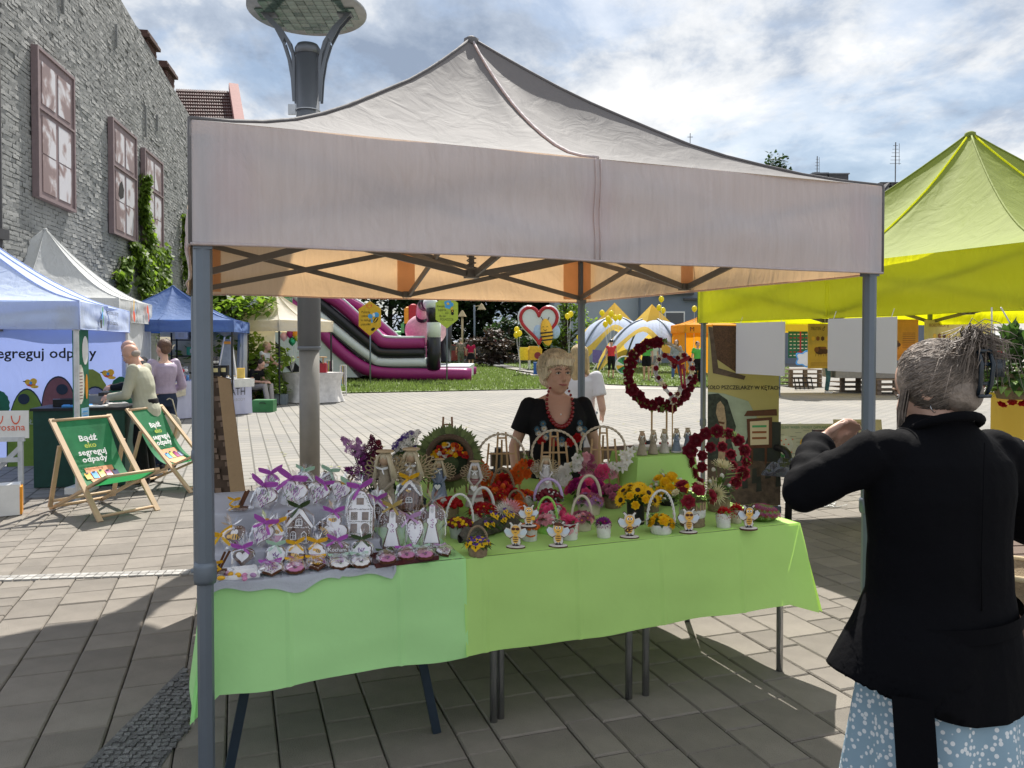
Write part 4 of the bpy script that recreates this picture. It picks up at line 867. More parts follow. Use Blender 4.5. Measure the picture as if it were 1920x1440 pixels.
def ginger(kind, px, py, wpx, hpx, z, label, base='white', bowc=None, yaw=0.0, lean=.22, roll=0.0, wrap=True, grp='wrapped gingerbread on the grey shelf', bx_=0.0, by=1.05, bs=.42):
    p = G(px, py, z); k = mpp(p); w_, h_ = wpx*k, hpx*k*1.04; t_ = T('gingerbread', label, 'gingerbread', p, 0, grp)
    ex = V((cos(yaw), sin(yaw), 0)); up = V((0, 0, 1)); n0 = ex.cross(up); ey = (up*cos(lean) - n0*sin(lean)).normalized()
    if roll: ex, ey = ex*cos(roll)+ey*sin(roll), ey*cos(roll)-ex*sin(roll)
    if lean > 1.2: ey = (up*.16 - n0).normalized()
    fr = frame((0, 0, .004), ex, ey); n = fr[3]; o2 = shape(kind, w_, h_); th = .009
    mb = MB(); mb.extr(o2, fr, th); mb.build('biscuit', m_gb, t_)
    pr = Print(fr, .0007, th+.003); ic = {'white': m_ice, 'brown': m_gb, 'pink': m_pinki}[base]
    cen = (0, h_*.5)
    if kind == 'angel':
        mb = MB(); body = [(x*.86 if abs(x) < .35*w_ else None, y) for x, y in o2]; bd = [(.27, .12), (.16, .40), (.12, .52), (.19, .58), (.17, .66), (.12, .66), (.10, .95), (0, .975)]
        bd = [(x*w_, y*h_) for x, y in bd] + [(-x*w_, y*h_) for x, y in bd[-2::-1]]; mb.extr(bd, fr, .003, th); mb.build('icing', m_ice, t_)
        pr.p(ell(0, .86*h_, .085*w_, .08*h_), m_ice); pr.p(rect(-.1*w_, .93*h_, .1*w_, .955*h_), m_lav[1])
        for sx in (-1, 1):
            for q in range(26): pr.p(circ(w_*R.uniform(.008, .016), 6, (sx*R.uniform(.2, .46)*w_, R.uniform(.64, .86)*h_)), m_ice, up=False)
        for q in range(60): pr.p(circ(w_*R.uniform(.008, .015), 6, (R.uniform(-.28, .28)*w_, R.uniform(.015, .11)*h_)), m_ice, up=False)
        for q in range(14): pr.p(ell(R.uniform(-.07, .07)*w_, R.uniform(.44, .64)*h_, .02*w_, .012*h_, R.uniform(0, 3), 6), m_lav[1] if wpx > 47 else m_mix, up=False)
        for sx in (-.03, .03): pr.p(circ(.007*w_, 6, (sx*w_, .86*h_)), m_mix, up=False)
    elif kind in ('cupcake', 'cup'):
        mb = MB(); 
        top = [q for q in scal(o2, .92, cen) if q[1] > .38*h_]; bot = [(-.27*w_, .04*h_), (.27*w_, .04*h_), (.38*w_, .42*h_), (-.38*w_, .42*h_)]
        mb.cur = 0; mb.extr(top, fr, .004, th); mb.cur = 1; mb.extr(bot, fr, .003, th); mb.build('icing', [m_ice, m_pinki], t_)
        for q in range(4): x = (-.2+.13*q)*w_; pr.p([(x, .06*h_), (x+.015*w_, .06*h_), (x*1.3+.015*w_, .4*h_), (x*1.3, .4*h_)], m_lav[1], up=False)
        bee2(pr, .03*w_, (.60 if kind == 'cupcake' else .42)*h_, w_*.36)
    elif kind in ('house', 'smallhouse', 'birdhouse', 'tallhouse'):
        if kind == 'tallhouse':
            mb = MB(); mb.extr(scal(o2, .93, cen), fr, .003, th); mb.build('icing', m_ice, t_)
            m_win = mat('caramel_pane', (.16, .09, .05), .3, var=.4, vs=60)
            for (x0, y0, x1, y1) in ((-.32, .36, -.08, .53), (.08, .36, .32, .53), (-.32, .10, -.08, .29), (-.13, .68, .13, .82)): pr.p([(x*w_, y*h_) for x, y in rect(x0, y0, x1, y1)], m_win)
            pr.p([(.06*w_, .03*h_), (.36*w_, .03*h_)] + [(.21*w_+.15*w_*cos(a), .22*h_+.08*h_*sin(a)) for a in [pi*i/8 for i in range(9)]], m_win)
            for y_ in (.33, .585): dots(pr, [(-.44*w_, y_*h_), (.44*w_, y_*h_)], .014*w_, m_mix, jit=1.2)
            dots(pr, scal(o2, .84, cen), .016*w_, m_mix, jit=1.5); dots(pr, scal(o2, .80, cen), .012*w_, m_lav[2], jit=1.5)
        else:
            rp = [(-.5*w_, .49*h_), (-.46*w_, .44*h_), (0, .86*h_), (.46*w_, .44*h_), (.5*w_, .49*h_), (.1*w_, .96*h_), (0, h_), (-.1*w_, .96*h_)]
            mb = MB(); mb.extr(rp, fr, .004, th); mb.build('icing', m_ice, t_)
            def win(cx_, cy_, ww, hh):
                pts = [(cx_-ww, cy_-hh), (cx_+ww, cy_-hh)] + [(cx_+ww*cos(a), cy_+hh*.3+hh*.8*sin(a)) for a in [pi*i/8 for i in range(9)]]; pr.p(pts, m_ice); pr.p(scal(pts, .78), m_mix); pr.p(rect(cx_-.01*w_, cy_-hh, cx_+.01*w_, cy_+hh), m_ice, False); pr.p(rect(cx_-ww, cy_+.1*hh, cx_+ww, cy_+.1*hh+.015*w_), m_ice)
            if kind == 'birdhouse':
                m_slat = mat('brown_slat', (.20, .09, .05), .6)
                for q in range(6): x = (-.34+.12*q)*w_; pr.p(rect(x, .04*h_, x+.08*w_, (.52-.5*abs(x/w_+.04)+.15)*h_), m_slat, False)
                pr.k += 1; win(0, .33*h_, .14*w_, .09*h_); bee2(pr, 0, .62*h_, .18*w_); dots(pr, rp, .02*w_, m_mix, jit=1)
            else:
                win(0, .60*h_, .12*w_, .10*h_); win(-.18*w_, .22*h_, .10*w_, .12*h_)
                pr.p([(.10*w_, .02*h_), (.30*w_, .02*h_), (.30*w_, .28*h_), (.2*w_, .36*h_), (.10*w_, .28*h_)], m_ice); pr.p([(.12*w_, .03*h_), (.28*w_, .03*h_), (.28*w_, .27*h_), (.2*w_, .33*h_), (.12*w_, .27*h_)], m_mix)
                dots(pr, [(-.38*w_, .02*h_), (-.38*w_, .46*h_), (.38*w_, .46*h_), (.38*w_, .02*h_)], .018*w_, m_ice, jit=.8)
                for q in range(40): pr.p(circ(.012*w_, 5, (R.uniform(-.36, .36)*w_, R.uniform(.42, .8)*h_)), m_ice, False)
    else:
        if base != 'brown': mb = MB(); mb.extr(scal(o2, .90, cen), fr, .003, th); mb.build('icing', ic, t_)
        if kind in ('heart', 'heartlav', 'bell'):
            ins = (lambda x, y: abs(x) < .34*w_*min(1, y/h_*1.8+.1))
            strokes(pr, w_, h_, 70, .1, .82, ins); dots(pr, scal(o2, .95, cen), .016*w_, m_ice, jit=.5)
        elif kind in ('scallop',):
            for q in range(26): a = R.uniform(-.6, .6); r = R.uniform(.05, .34); pr.p(ell(r*sin(a)*w_, (.22+r*cos(a)*1.3)*h_, .05*h_, .018*w_, pi/2-a, 6), m_lav[0] if r > .15 else m_lav[2], up=(q % 4 == 0))
        elif kind == 'heartbee': dots(pr, scal(o2, .90, cen), .022*w_, m_ice, jit=.5); bee2(pr, .02*w_, .5*h_, .42*w_)
        elif kind == 'eight': bee2(pr, -.05*w_, .74*h_, .26*w_, 0); strokes(pr, w_*.8, h_*.5, 26, .15, .8); dots(pr, scal(o2, .95, cen), .014*w_, m_mix, jit=.5)
        elif kind == 'heartring':
            dots(pr, scal(o2, .86, cen), .03*w_, m_mix, jit=1.3); dots(pr, scal(o2, .78, cen), .02*w_, m_gb, jit=1.3); pr.p(scal(o2, .56, (0, h_*.55)), m_ice)
        elif kind == 'longheart': dots(pr, scal(o2, .74, cen), .035*w_, m_mix, jit=.8); dots(pr, scal(o2, .70, cen), .025*w_, m_lav[1], jit=1.2)
        elif kind == 'plaque': dots(pr, scal(o2, .86, cen), .022*w_, m_ice, jit=1.2); text('Kocham\nCię', h_*.26, m_ice, t_, fr, 0, h_*.50, th+.006)
        elif kind == 'lilacblob': dots(pr, circ(.3*w_, 14, (0, h_*.5)), .06*w_, m_lav[1], jit=1.5)
        if kind in ('lying', 'round'): pass
    if kind == 'flower':
        pass
    pr.done('decoration', t_)
    if bowc: bow(t_, fr, bx_*w_, by*h_, bs*w_, m_bow[bowc], .02)
    if wrap: wrapper(t_, fr, w_, h_, tuft=lean < 1.2)
    return t_
B0, B1, B2 = GZ
ginger('bell', 508, 925, 30, 33, B2, 'small white bell gingerbread painted with lavender, at the back of the top shelf', bowc='purple', yaw=.5, bs=.8)
ginger('smallhouse', 572, 921, 32, 34, B2, 'small brown iced house gingerbread with mint bow left of its twin', 'brown', 'mint', bs=.6)
ginger('smallhouse', 611, 919, 31, 33, B2, 'small brown iced house gingerbread leaning right behind the lavender hearts', 'brown', 'mint', roll=-.25, bs=.6)
ginger('heartlav', 490, 954, 43, 38, B2, 'leftmost lavender heart gingerbread on the top shelf', bowc='purple', roll=-.35, bs=.65, bx_=-.25)
ginger('heartlav', 541, 950, 52, 46, B2, 'biggest lavender heart gingerbread on the top shelf', bowc='purple', roll=-.35, bs=.6, bx_=-.25)
ginger('heartlav', 590, 946, 40, 38, B2, 'third lavender heart gingerbread on the top shelf, next to the biggest', bowc='purple', roll=-.35, bs=.5, bx_=.1)
ginger('heartlav', 630, 943, 38, 37, B2, 'rightmost lavender heart gingerbread on the top shelf with mint bow', bowc='mint', roll=-.35, bs=.6, bx_=.4)
ginger('heartbee', 444, 1027, 44, 36, B1, 'brown heart gingerbread with a bee and yellow bow on middle shelf left', 'brown', 'yellow', roll=.25, bx_=-.5, by=.75, bs=.6)
ginger('heartlav', 483, 1025, 42, 42, B1, 'lavender heart gingerbread with purple bow on the middle shelf', bowc='purple', roll=-.35, bs=.6)
ginger('cupcake', 518, 1023, 33, 38, B1, 'pink cupcake gingerbread with a bee on the middle shelf', bowc='yellow', bs=.65)
ginger('house', 560, 1021, 54, 62, B1, 'brown house gingerbread with snowy roof and dark green bow', 'brown', 'dark', bs=.42)
ginger('heartbee', 601, 1014, 38, 34, B1, 'brown heart gingerbread with a bee, tucked right of the snowy house', 'brown', roll=-.5)
ginger('eight', 631, 1014, 48, 48, B1, 'white figure shaped gingerbread with bee and lavender sprigs', bowc='purple', roll=.1, bs=.45)
ginger('tallhouse', 674, 1010, 52, 86, B1, 'tall white townhouse gingerbread with four dark windows', bowc='purple', bs=.5)
ginger('heartring', 455, 1066, 43, 34, B0, 'brown heart gingerbread with plain white heart centre', 'brown', 'purple', bs=.5)
ginger('scallop', 518, 1062, 38, 36, B0, 'round scalloped lavender gingerbread with mint bow, left one', bowc='mint', bs=.5)
ginger('cup', 555, 1060, 38, 36, B0, 'pink teacup gingerbread with a bee', bowc='yellow', bs=.5)
ginger('cupcake', 595, 1058, 34, 37, B0, 'pink cupcake gingerbread with a bee on the lowest shelf', bowc='yellow', bs=.6)
ginger('plaque', 633, 1056, 42, 38, B0, 'brown plaque gingerbread with white handwriting', 'brown', 'purple', bs=.5)
ginger('scallop', 678, 1054, 40, 38, B0, 'round scalloped lavender gingerbread with dark green bow, right one', bowc='dark', bs=.5)
for (kd, px, py, w_, lab, bs_, bc) in (('heartlav', 510, 1084, 46, 'lavender heart gingerbread lying flat at the front left', 'white', 'purple'), ('scallop', 555, 1079, 38, 'pink gingerbread lying flat under a yellow bow', 'pink', 'yellow'),
        ('heartbee', 597, 1074, 40, 'brown bee gingerbread lying flat beside the pink one', 'brown', 'yellow'), ('scallop', 641, 1071, 40, 'white rimmed flower gingerbread lying flat with mint bow', 'white', 'mint'),
        ('scallop', 680, 1068, 38, 'rightmost flower gingerbread lying flat on the linen edge', 'white', 'mint')):
    t_ = ginger(kd, px, py, w_, 44, ZG+.004, lab, bs_, bc, lean=1.3, yaw=.35, grp='gingerbread lying on the linen', by=.95, bs=.5)
    if kd == 'scallop' and bs_ == 'white':
        fr = frame((0, 0, .004), (cos(.35), sin(.35), 0), (0, 0, 1)); 
m_tray = mat('maroon_tray', (.07, .008, .010), .3, coat=.5)
def tray(px0, py0, px1, py1, z, dpt, label, m):
    a, b = G(px0, py0, z), G(px1, py1, z); d = (b-a); L_ = d.length; an = atan2(d.y, d.x); t_ = T('tray', label, 'tray', a, an); mb = MB(); mb.box((L_/2, dpt/2, .004), (L_, dpt, .006)); mb.build('tray_base', m, t_)
    for (c, s) in (((L_/2, 0, .010), (L_, .006, .018)), ((L_/2, dpt, .010), (L_, .006, .018)), ((0, dpt/2, .010), (.006, dpt, .018)), ((L_, dpt/2, .010), (.006, dpt, .018))): mb = MB(); mb.box(c, s); mb.build('rim', m, t_)
    return t_
tray(704, 1066, 822, 1050, ZT+.008, .16, 'glossy dark red tray with wrapped gingerbread angels', m_tray)
ginger('angel', 734, 1036, 52, 76, ZT+.013, 'white angel gingerbread with gold bow on the dark red tray', bowc='gold', lean=.3, bs=.4)
ginger('longheart', 777, 1034, 32, 56, ZT+.013, 'long narrow heart gingerbread between the two angels', bowc='lilac', lean=.3, bs=.7, bx_=-.3)
ginger('angel', 809, 1030, 50, 80, ZT+.013, 'white angel gingerbread holding a purple bouquet', lean=.3)
for px, py, lab, bc in ((729, 1060, 'pink topped gingerbread lying at the left of the dark tray', 'dark'), (766, 1053, 'pink topped gingerbread lying in the middle of the dark tray', 'purple'), (800, 1052, 'pink topped gingerbread lying at the right of the dark tray', 'mint')):
    ginger('scallop', px, py, 36, 36, ZT+.02, lab, 'pink', bc, lean=1.3, yaw=.35, grp='gingerbread lying on the dark tray', bs=.5)
ginger('heart', 841, 1047, 30, 34, ZT+.006, 'small silver wrapped heart on the green cloth corner', bowc='lilac', lean=1.25, yaw=.5)
tray(746, 963, 792, 955, ZT+.10, .10, 'small dark tray behind the angels under the birdhouse gingerbread', m_tray)
for c in [T('support_box', 'small dark box lifting the birdhouse tray', 'box', G(746, 975, ZT+.004)+V((.02, .02, 0)), TANG)]: mb = MB(); mb.box((.06, .045, .045), (.13, .08, .085)); mb.build('box', m_navy, c); mb = MB(); mb.box((.06, .045, .09), (.135, .085, .006)); mb.build('lid', m_navy, c)
ginger('birdhouse', 767, 958, 46, 54, ZT+.11, 'brown slatted birdhouse gingerbread with yellow bow', 'brown', 'yellow', bs=.45)
ginger('smallhouse', 707, 985, 40, 44, ZT+.09, 'brown gingerbread with purple bow behind the tall townhouse', 'brown', 'purple', bs=.5)
t_ = tray(400, 1093, 486, 1083, ZG+.002, .12, 'white tray with small wrapped sweets beside the canopy pole', m_ice)
for k in range(10):
    q = G(R.uniform(408, 480), R.uniform(1072, 1086), ZG+.02); c = T('wrapped_sweet', 'tiny twisted wrapped sweet lying on the white tray', 'sweet', q, R.uniform(0, 3), 'sweets on the white tray'); mb = MB(); mb.ball((0, 0, 0), (.016, .010, .009), 8, 5)
    cm = R.choice((m_pinki, m_bow['lilac'], m_bky, m_ice, m_ice)); mb.build('sweet', cm, c, True); mb = MB()
    for s_ in (-1, 1): mb.quad((s_*.014, 0, 0), (s_*.028, -.008, .004), (s_*.030, .008, .006))
    mb.build('twist', m_cello, c)
def packet(px, py, z, label, lean=0):
    q = G(px, py, z); t_ = T('sweet_packet', label, 'packet', q, R.uniform(-.3, .3)); mb = MB()
    mb.lathe([(.0, 0), (.05, .002), (.056, .010), (.03, .022), (.008, .04)], n=14, jit=.1); mb.build('wrapper', m_cello, t_, True)
    mb = MB(); mb.box((0, 0, .010), (.06, .035, .012)); mb.bar((.01, 0, .02), (.045, 0, .085), .008, .008); mb.bar((-.0, 0, .02), (.025, .01, .08), .008, .008); mb.build('chocolate', m_gb, t_)
    bow(t_, frame((0, -.02, 0)), .0, .05, .032, m_bow['yellow']); bow(t_, frame((0, -.02, 0)), .0, .02, .026, m_bow['yellow'])
packet(449, 957, B2, 'clear packet with yellow ribbons at the left end of the top shelf')
packet(646, 925, B2, 'clear packet with yellow ribbon behind the top row of hearts')
packet(408, 1076, ZG+.02, 'yellow tied packet of biscuits next to the canopy pole')
FM = {}
def fcol(name, rgb, tr=.25): return mat('petal_'+name, rgb, .55, var=.12, vs=30, transl=(tuple(min(1, c*1.3+.02) for c in rgb), tr), spec=.3)
c_red = fcol('red', (.45, .008, .012)); c_wine = fcol('wine', (.17, .008, .022), .2); c_orange = fcol('orange', (.72, .16, .02)); c_white = fcol('white', (.75, .73, .68)); c_pink = fcol('pink', (.75, .10, .25)); c_mag = fcol('magenta', (.35, .012, .16))
c_lpink = fcol('light_pink', (.75, .40, .45)); c_yel = fcol('yellow', (.82, .52, .01)); c_vio = fcol('violet', (.10, .04, .30)); c_dvio = fcol('deep_violet', (.18, .03, .22)); c_lil = fcol('lilac', (.50, .25, .50)); c_cream = fcol('cream', (.74, .68, .46)); c_dusty = fcol('dusty_rose', (.42, .12, .20)); c_rosy = fcol('crimson', (.30, .02, .04)); c_pale = fcol('pale_mauve', (.55, .47, .50))
m_lf = mat('leaf_green', (.032, .072, .016), .5, var=.2, isl=.4, transl=((.15, .3, .05), .2)); m_lf2 = mat('leaf_light', (.17, .27, .06), .5, var=.2, isl=.4, transl=((.3, .5, .08), .3)); m_st = mat('stalk_green', (.08, .14, .04), .6)
m_cent = mat('flower_centre', (.035, .018, .01), .9, bump=.4, bs=300); m_ycent = mat('yellow_centre', (.7, .4, .03), .8)
def fmesh(kind, m):
    key = (kind, m.name)
    if key in FM: return FM[key]
    mb = MB(); r_ = random.Random(hash(kind) % 97 if False else len(FM)+3)
    def petal(a, tilt, r0, L_, wd, curl=.2, n=4, z0=0):
        d = V((cos(a), sin(a), 0)); s_ = V((-sin(a), cos(a), 0)); rows = []
        for i in range(n+1):
            f = i/n; ang = tilt + curl*f; p = d*r0 + V((0, 0, z0)); 
            p = p + d*(L_*f*cos(tilt+curl*f*.5)) + V((0, 0, L_*f*sin(tilt+curl*f*.5))); wv_ = wd*sin(pi*min(.97, .15+f*.8))**.7
            rows.append((p - s_*wv_ + d*(-.06*wd), p + d*0.0 + V((0, 0, -.10*wd)) + d*.05, p + s_*wv_ + d*(-.06*wd)))
        i0 = len(mb.v); mb.v += [q for r in rows for q in r]
        for i in range(n):
            for j in (0, 1): mb.f.append((i0+i*3+j, i0+i*3+j+1, i0+i*3+j+4, i0+i*3+j+3)); mb.m.append(mb.cur)
    mats = [m]
    if kind == 'rose':
        for ring, (k, tl, r0, L_, wd) in enumerate(((3, 1.5, .06, .42, .20), (4, 1.35, .14, .48, .30), (5, 1.1, .22, .55, .38), (6, .75, .28, .62, .42), (7, .35, .30, .70, .42))):
            for i in range(k): petal(2*pi*i/k+ring*.7+r_.uniform(-.1, .1), tl, r0, L_, wd, -.35, 4, .02)
        mb.ball((0, 0, .05), (.5, .5, .22), 8, 5)
    elif kind == 'sun':
        for i in range(13): petal(2*pi*i/13, .15, .30, .70, .15, .1, 3)
        for i in range(13): petal(2*pi*(i+.5)/13, .35, .28, .62, .14, .1, 3)
        mb.cur = 1; mb.ball((0, 0, .05), (.36, .36, .16), 10, 5); mats = [m, m_cent]
    elif kind == 'daisy':
        for rg in range(3):
            for i in range(14): petal(2*pi*(i+rg*.33)/14, .2+rg*.45, .1, .9-rg*.22, .09, -.3, 3)
        mb.cur = 1; mb.ball((0, 0, .08), (.2, .2, .12), 7, 4); mats = [m, m_ycent]
    elif kind == 'mum':
        for rg in range(5):
            for i in range(13): petal(2*pi*(i+rg*.4)/13, .05+rg*.3, .05, 1-rg*.12, .055, .25, 3)
    elif kind == 'pansy':
        for i, a in enumerate((pi*.35, pi*.65)): petal(a, .1, .05, .85, .42, -.1, 4)
        mb.cur = 1
        for i, a in enumerate((-.1, pi+.1, -pi/2)): petal(a, .12, .05, .8, .42, -.1, 4, .03)
        mb.cur = 2; mb.ball((0, -.1, .07), (.16, .2, .05), 6, 4); mats = [m, c_yel, m_cent]
    elif kind == 'bud': mb.lathe([(0, -.5), (.5, -.35), (.62, 0), (.45, .55), (.15, .8), (0, .82)], n=8)
    elif kind == 'bead': mb.ball((0, 0, 0), .7, 8, 6)
    elif kind == 'lily':
        for i in range(6): petal(2*pi*i/6, .45, .05, 1.0, .26, -.5, 4)
        mb.cur = 1; mb.ball((0, 0, .15), (.14, .14, .2), 6, 4); mats = [m, c_cream]
    elif kind == 'cluster':
        for i in range(150):
            z = r_.uniform(-1, 1); a = r_.uniform(0, 6.28); rr = (1-abs(z)*.55-(.25 if z > .2 else 0))*.55*r_.uniform(.75, 1.08); c = V((rr*cos(a), rr*sin(a), z)); s = .13
            d = V((cos(a)+r_.gauss(0, .4), sin(a)+r_.gauss(0, .4), .3+r_.gauss(0, .4))).normalized(); x, y, _ = basis(d)
            for q in range(4): aa = q*pi/2+i; u = x*cos(aa)+y*sin(aa); v_ = x*cos(aa+.9)+y*sin(aa+.9); mb.quad(c, c+u*s, c+(u+v_)*s*.75, c+v_*s)
        mb.cur = 1; mb.tube([(0, 0, -1.2), (0, 0, .8)], .05, 5); mats = [m, m_st]
    me = mb.mesh({'sun': 'sunflower', 'mum': 'chrysanthemum', 'cluster': 'lilac_head'}.get(kind, kind), mats, kind in ('bead', 'bud')); FM[key] = me; return me
def flo(kind, m, parent, p, r, d=None):
    d = V(d).normalized() if d is not None else V((0, 0, 1)); d = (d + V((R.gauss(0, .12), R.gauss(0, .12), 0))).normalized()
    q = d.to_track_quat('Z', 'Y'); q = q @ Matrix.Rotation(R.uniform(0, 6.28), 4, 'Z').to_quaternion() if kind != 'pansy' else q
    me = fmesh(kind, m); return link(me.name, me, parent, p, q.to_euler(), r)
def lf_(mb, p, d, L_, wd, droop=.3):
    d = V(d).normalized(); s_ = d.cross(V((0, 0, 1))); s_ = s_.normalized() if s_.length > .01 else V((1, 0, 0)); u = s_.cross(d); a = V(p); b = a+d*L_*.5+u*.12*L_; c = a+d*L_-V((0, 0, droop*L_))
    mb.quad(a, b+s_*wd, c, b); mb.quad(a, b, c, b-s_*wd)
def greens(parent, c, r, n, L_, wd, m, up=.4, name='leaves'):
    mb = MB()
    for _ in range(n):
        a = R.uniform(0, 6.28); e = R.uniform(-.1, up*2); d = V((cos(a)*cos(e), sin(a)*cos(e), sin(e))); lf_(mb, V(c)+V((d.x*r[0], d.y*r[0], d.z*r[1]))*R.uniform(.3, 1), d, L_*R.uniform(.6, 1.2), wd, R.uniform(0, .5))
    return mb.build(name, m, parent, kind='stuff')
m_wick = mat('white_wicker', (.66, .66, .62), .7, var=.1, vs=40, bump=.3, bs=200); m_jute = mat('jute_twine', (.28, .21, .13), .9, var=.25, vs=60, bump=.5, bs=250); m_crm = mat('cream_cord', (.55, .50, .38), .8, bump=.3); m_limeb = mat('lime_basket', (.30, .60, .12), .7, bump=.3); m_lilh = mat('lilac_cord', (.55, .42, .70), .7, bump=.3); m_lgrey = mat('grey_pot', (.5, .52, .5), .7, bump=.3)
def pot(parent, r0, r1, h, m, n=20, weave=True, c=(0, 0, 0), name='basket', ell_=1.0):
    mb = MB(); prof = [(0, .001)]; k = max(4, int(h/.008))
    for i in range(k+1):
        f = i/k; r = r0+(r1-r0)*f; prof.append((r+(.0022 if (i % 2 and weave) else 0), f*h))
    prof += [(r1-.004, h+.002), (r1-.008, h-.004), (r0*.85, h*.55), (0, h*.5)]
    mb.lathe(prof, c, n, ell=ell_, jit=.03 if weave else 0); return mb.build(name, m, parent, True)
def handle(parent, w_, h, z0, r, m, twist=True, yaw=0.0, name='handle', bend=0):
    pts = [V((w_*cos(pi*i/24)*cos(yaw), w_*cos(pi*i/24)*sin(yaw) + bend*sin(pi*i/24), z0 + h*sin(pi*i/24)**.85)) for i in range(25)]; mb = MB()
    if twist:
        for ph in (0, pi):
            q = []; 
            for i in range(len(pts)*3-2):
                k = i/3; a = int(k); f = k-a; p = pts[a].lerp(pts[min(a+1, len(pts)-1)], f); an = i*1.0+ph; q.append(p + V((cos(an), sin(an)*.6, sin(an)))*r*.5)
            mb.tube(q, r*.62, 5)
    else: mb.tube(pts, r, 8)
    return mb.build(name, m, parent, True)
def dome_pts(n, r, h, z0):
    out = []; 
    for i in range(n):
        f = (i+.5)/n; th = math.acos(1-f*.95); a = i*2.39996; d = V((sin(th)*cos(a), sin(th)*sin(a), cos(th))); out.append((V((d.x*r, d.y*r, z0+d.z*h)), d + V((0, -.25, .15))))
    return out
def basket(label, px, py, z, wpx, hpx, m, flw, handle_px=0, hm=None, twist=True, name='flower_basket', cat='flower basket', grp='small flower baskets on the lime cloth', dome=1.15, dh=.7, lv=(22, m_lf), top=1.15, extra=None, weave=True, fr_=.35, hw=1.0, ell_=1.0):
    p = G(px, py, z); k = mpp(p); r1 = wpx*k/2; h = hpx*k; p = p + V((0, r1*.75, 0)); t_ = T(name, label, cat, p, R.uniform(-.1, .1), grp)
    pot(t_, r1/top, r1, h, m, weave=weave, ell_=ell_, name='basket' if name == 'flower_basket' else 'pot'); n = len(flw)
    if handle_px: handle(t_, r1*hw, handle_px*k - h, h*.9, .0055*min(1.6, r1/.04), hm or m, twist)
    flw = [(a, b, int(c*1.3) if c > 3 else c, d*1.24) for a, b, c, d in flw]; wpx *= 1.08; tot = sum(q[2] for q in flw); pts = dome_pts(tot, r1*dome, r1*dh, h*.95); R.shuffle(pts); i = 0
    for (kind, mm, cnt, rad) in flw:
        for _ in range(cnt): q, d = pts[i]; i += 1; flo(kind, mm, t_, q, rad*k, d)
    if lv[0]: greens(t_, (0, 0, h*.95), (r1*1.05*max(1, dome*.8), r1*.3+r1*dh*.3), int(lv[0]*1.5), r1*.9, r1*.2, lv[1])
    return t_
basket('white handled basket of dark red and yellow beads', 861, 1012, ZT, 40, 26, m_lgrey, [('bead', c_wine, 22, 5), ('bead', c_yel, 14, 4.5)], 85, m_wick, hw=1.28, dome=1.2, dh=.55)
basket('jute basket with white lace rim full of violet and yellow pansies', 895, 1046, ZT, 38, 22, m_jute, [('pansy', c_vio, 13, 8)], 58, m_jute, hw=1.0, lv=(30, m_lf))
t_ = basket('white pot with orange felt ring and a bee figure on top', 993, 1017, ZT, 30, 27, m_wick, [('bead', c_orange, 18, 5)], dome=1.1, dh=.25, lv=(0, m_lf)); bow(t_, frame((0, -.035, 0)), 0, .03, .022, c_orange)
basket('lime green handled basket of small pink roses', 1026, 1003, ZT, 38, 20, m_limeb, [('rose', c_lpink, 12, 6), ('rose', c_white, 4, 4), ('rose', c_pink, 3, 4)], 70, m_limeb, hw=1.0, dome=1.15)
t_ = basket('white pot with one huge pink flower and a pink heart tag', 1068, 1015, ZT, 34, 32, m_wick, [('daisy', c_pink, 1, 20)], dome=.1, dh=.25, lv=(8, m_lf)); k_ = mpp(t_.location)
for j in range(3): flo('rose', c_pink, t_, (0, 0, 32*k_+.008), (19-j*4)*k_)
mb = MB(); mb.extr(heart(.03, .028), frame((0, -.05, .03)), .003); mb.build('heart_tag', c_lpink, t_); bow(t_, frame((0, -.047, .028)), 0, .04, .03, c_rosy)
basket('cream handled basket of mauve flowers', 1092, 998, ZT, 38, 22, m_crm, [('daisy', c_dusty, 10, 7), ('daisy', c_lpink, 5, 6)], 68, m_crm, twist=False, hw=1.0)
basket('second cream handled basket of pinkish flowers behind the mauve one', 1106, 968, ZT, 44, 24, m_crm, [('daisy', c_lil, 8, 8), ('daisy', c_dusty, 8, 7)], 76, m_crm, twist=False, hw=1.0)
basket('white wicker pot with a purple bloom and pointed leaves', 1133, 1011, ZT, 27, 28, m_wick, [('daisy', c_dvio, 4, 10), ('daisy', c_mag, 3, 9)], dome=.7, dh=.5, lv=(14, m_lf))
t_ = basket('white oval basket with round handle and large yellow roses', 1242, 1004, ZT, 42, 18, m_wick, [('rose', c_yel, 6, 9.5)], 83, m_wick, hw=1.25, dome=.95, dh=.7, lv=(30, m_lf))
basket('white pot with a red bloom next to the headphone bee', 1359, 992, ZT, 28, 28, m_wick, [('daisy', c_red, 3, 12)], dome=.5, dh=.4, lv=(14, m_lf2))
basket('cream pot with a red bloom behind the white one', 1382, 983, ZT, 22, 26, m_crm, [('daisy', c_red, 3, 12)], dome=.6, dh=.4, lv=(10, m_lf2))
basket('lilac handled basket of dark red beads with white pearls', 1029, 968, ZT, 42, 28, m_lilh, [('bead', c_wine, 26, 5.5), ('bead', c_white, 10, 2.5)], 70, m_lilh, twist=False, hw=1.25, dh=.9)
basket('basket of bright pink and white roses behind the lime basket', 1033, 985, ZT, 42, 22, m_wick, [('rose', c_pink, 10, 7), ('rose', c_white, 5, 5)], lv=(16, m_lf2), dome=1.25)
basket('red beaded round basket with white roses', 838, 972, ZT, 44, 22, m_jute, [('bead', c_red, 26, 6), ('rose', c_white, 3, 6)], dh=.6, lv=(0, m_lf))
basket('white handled basket of red carnations', 905, 985, ZT, 44, 22, m_wick, [('daisy', c_red, 9, 9), ('daisy', c_rosy, 5, 8)], 70, m_wick, twist=False, hw=.95)
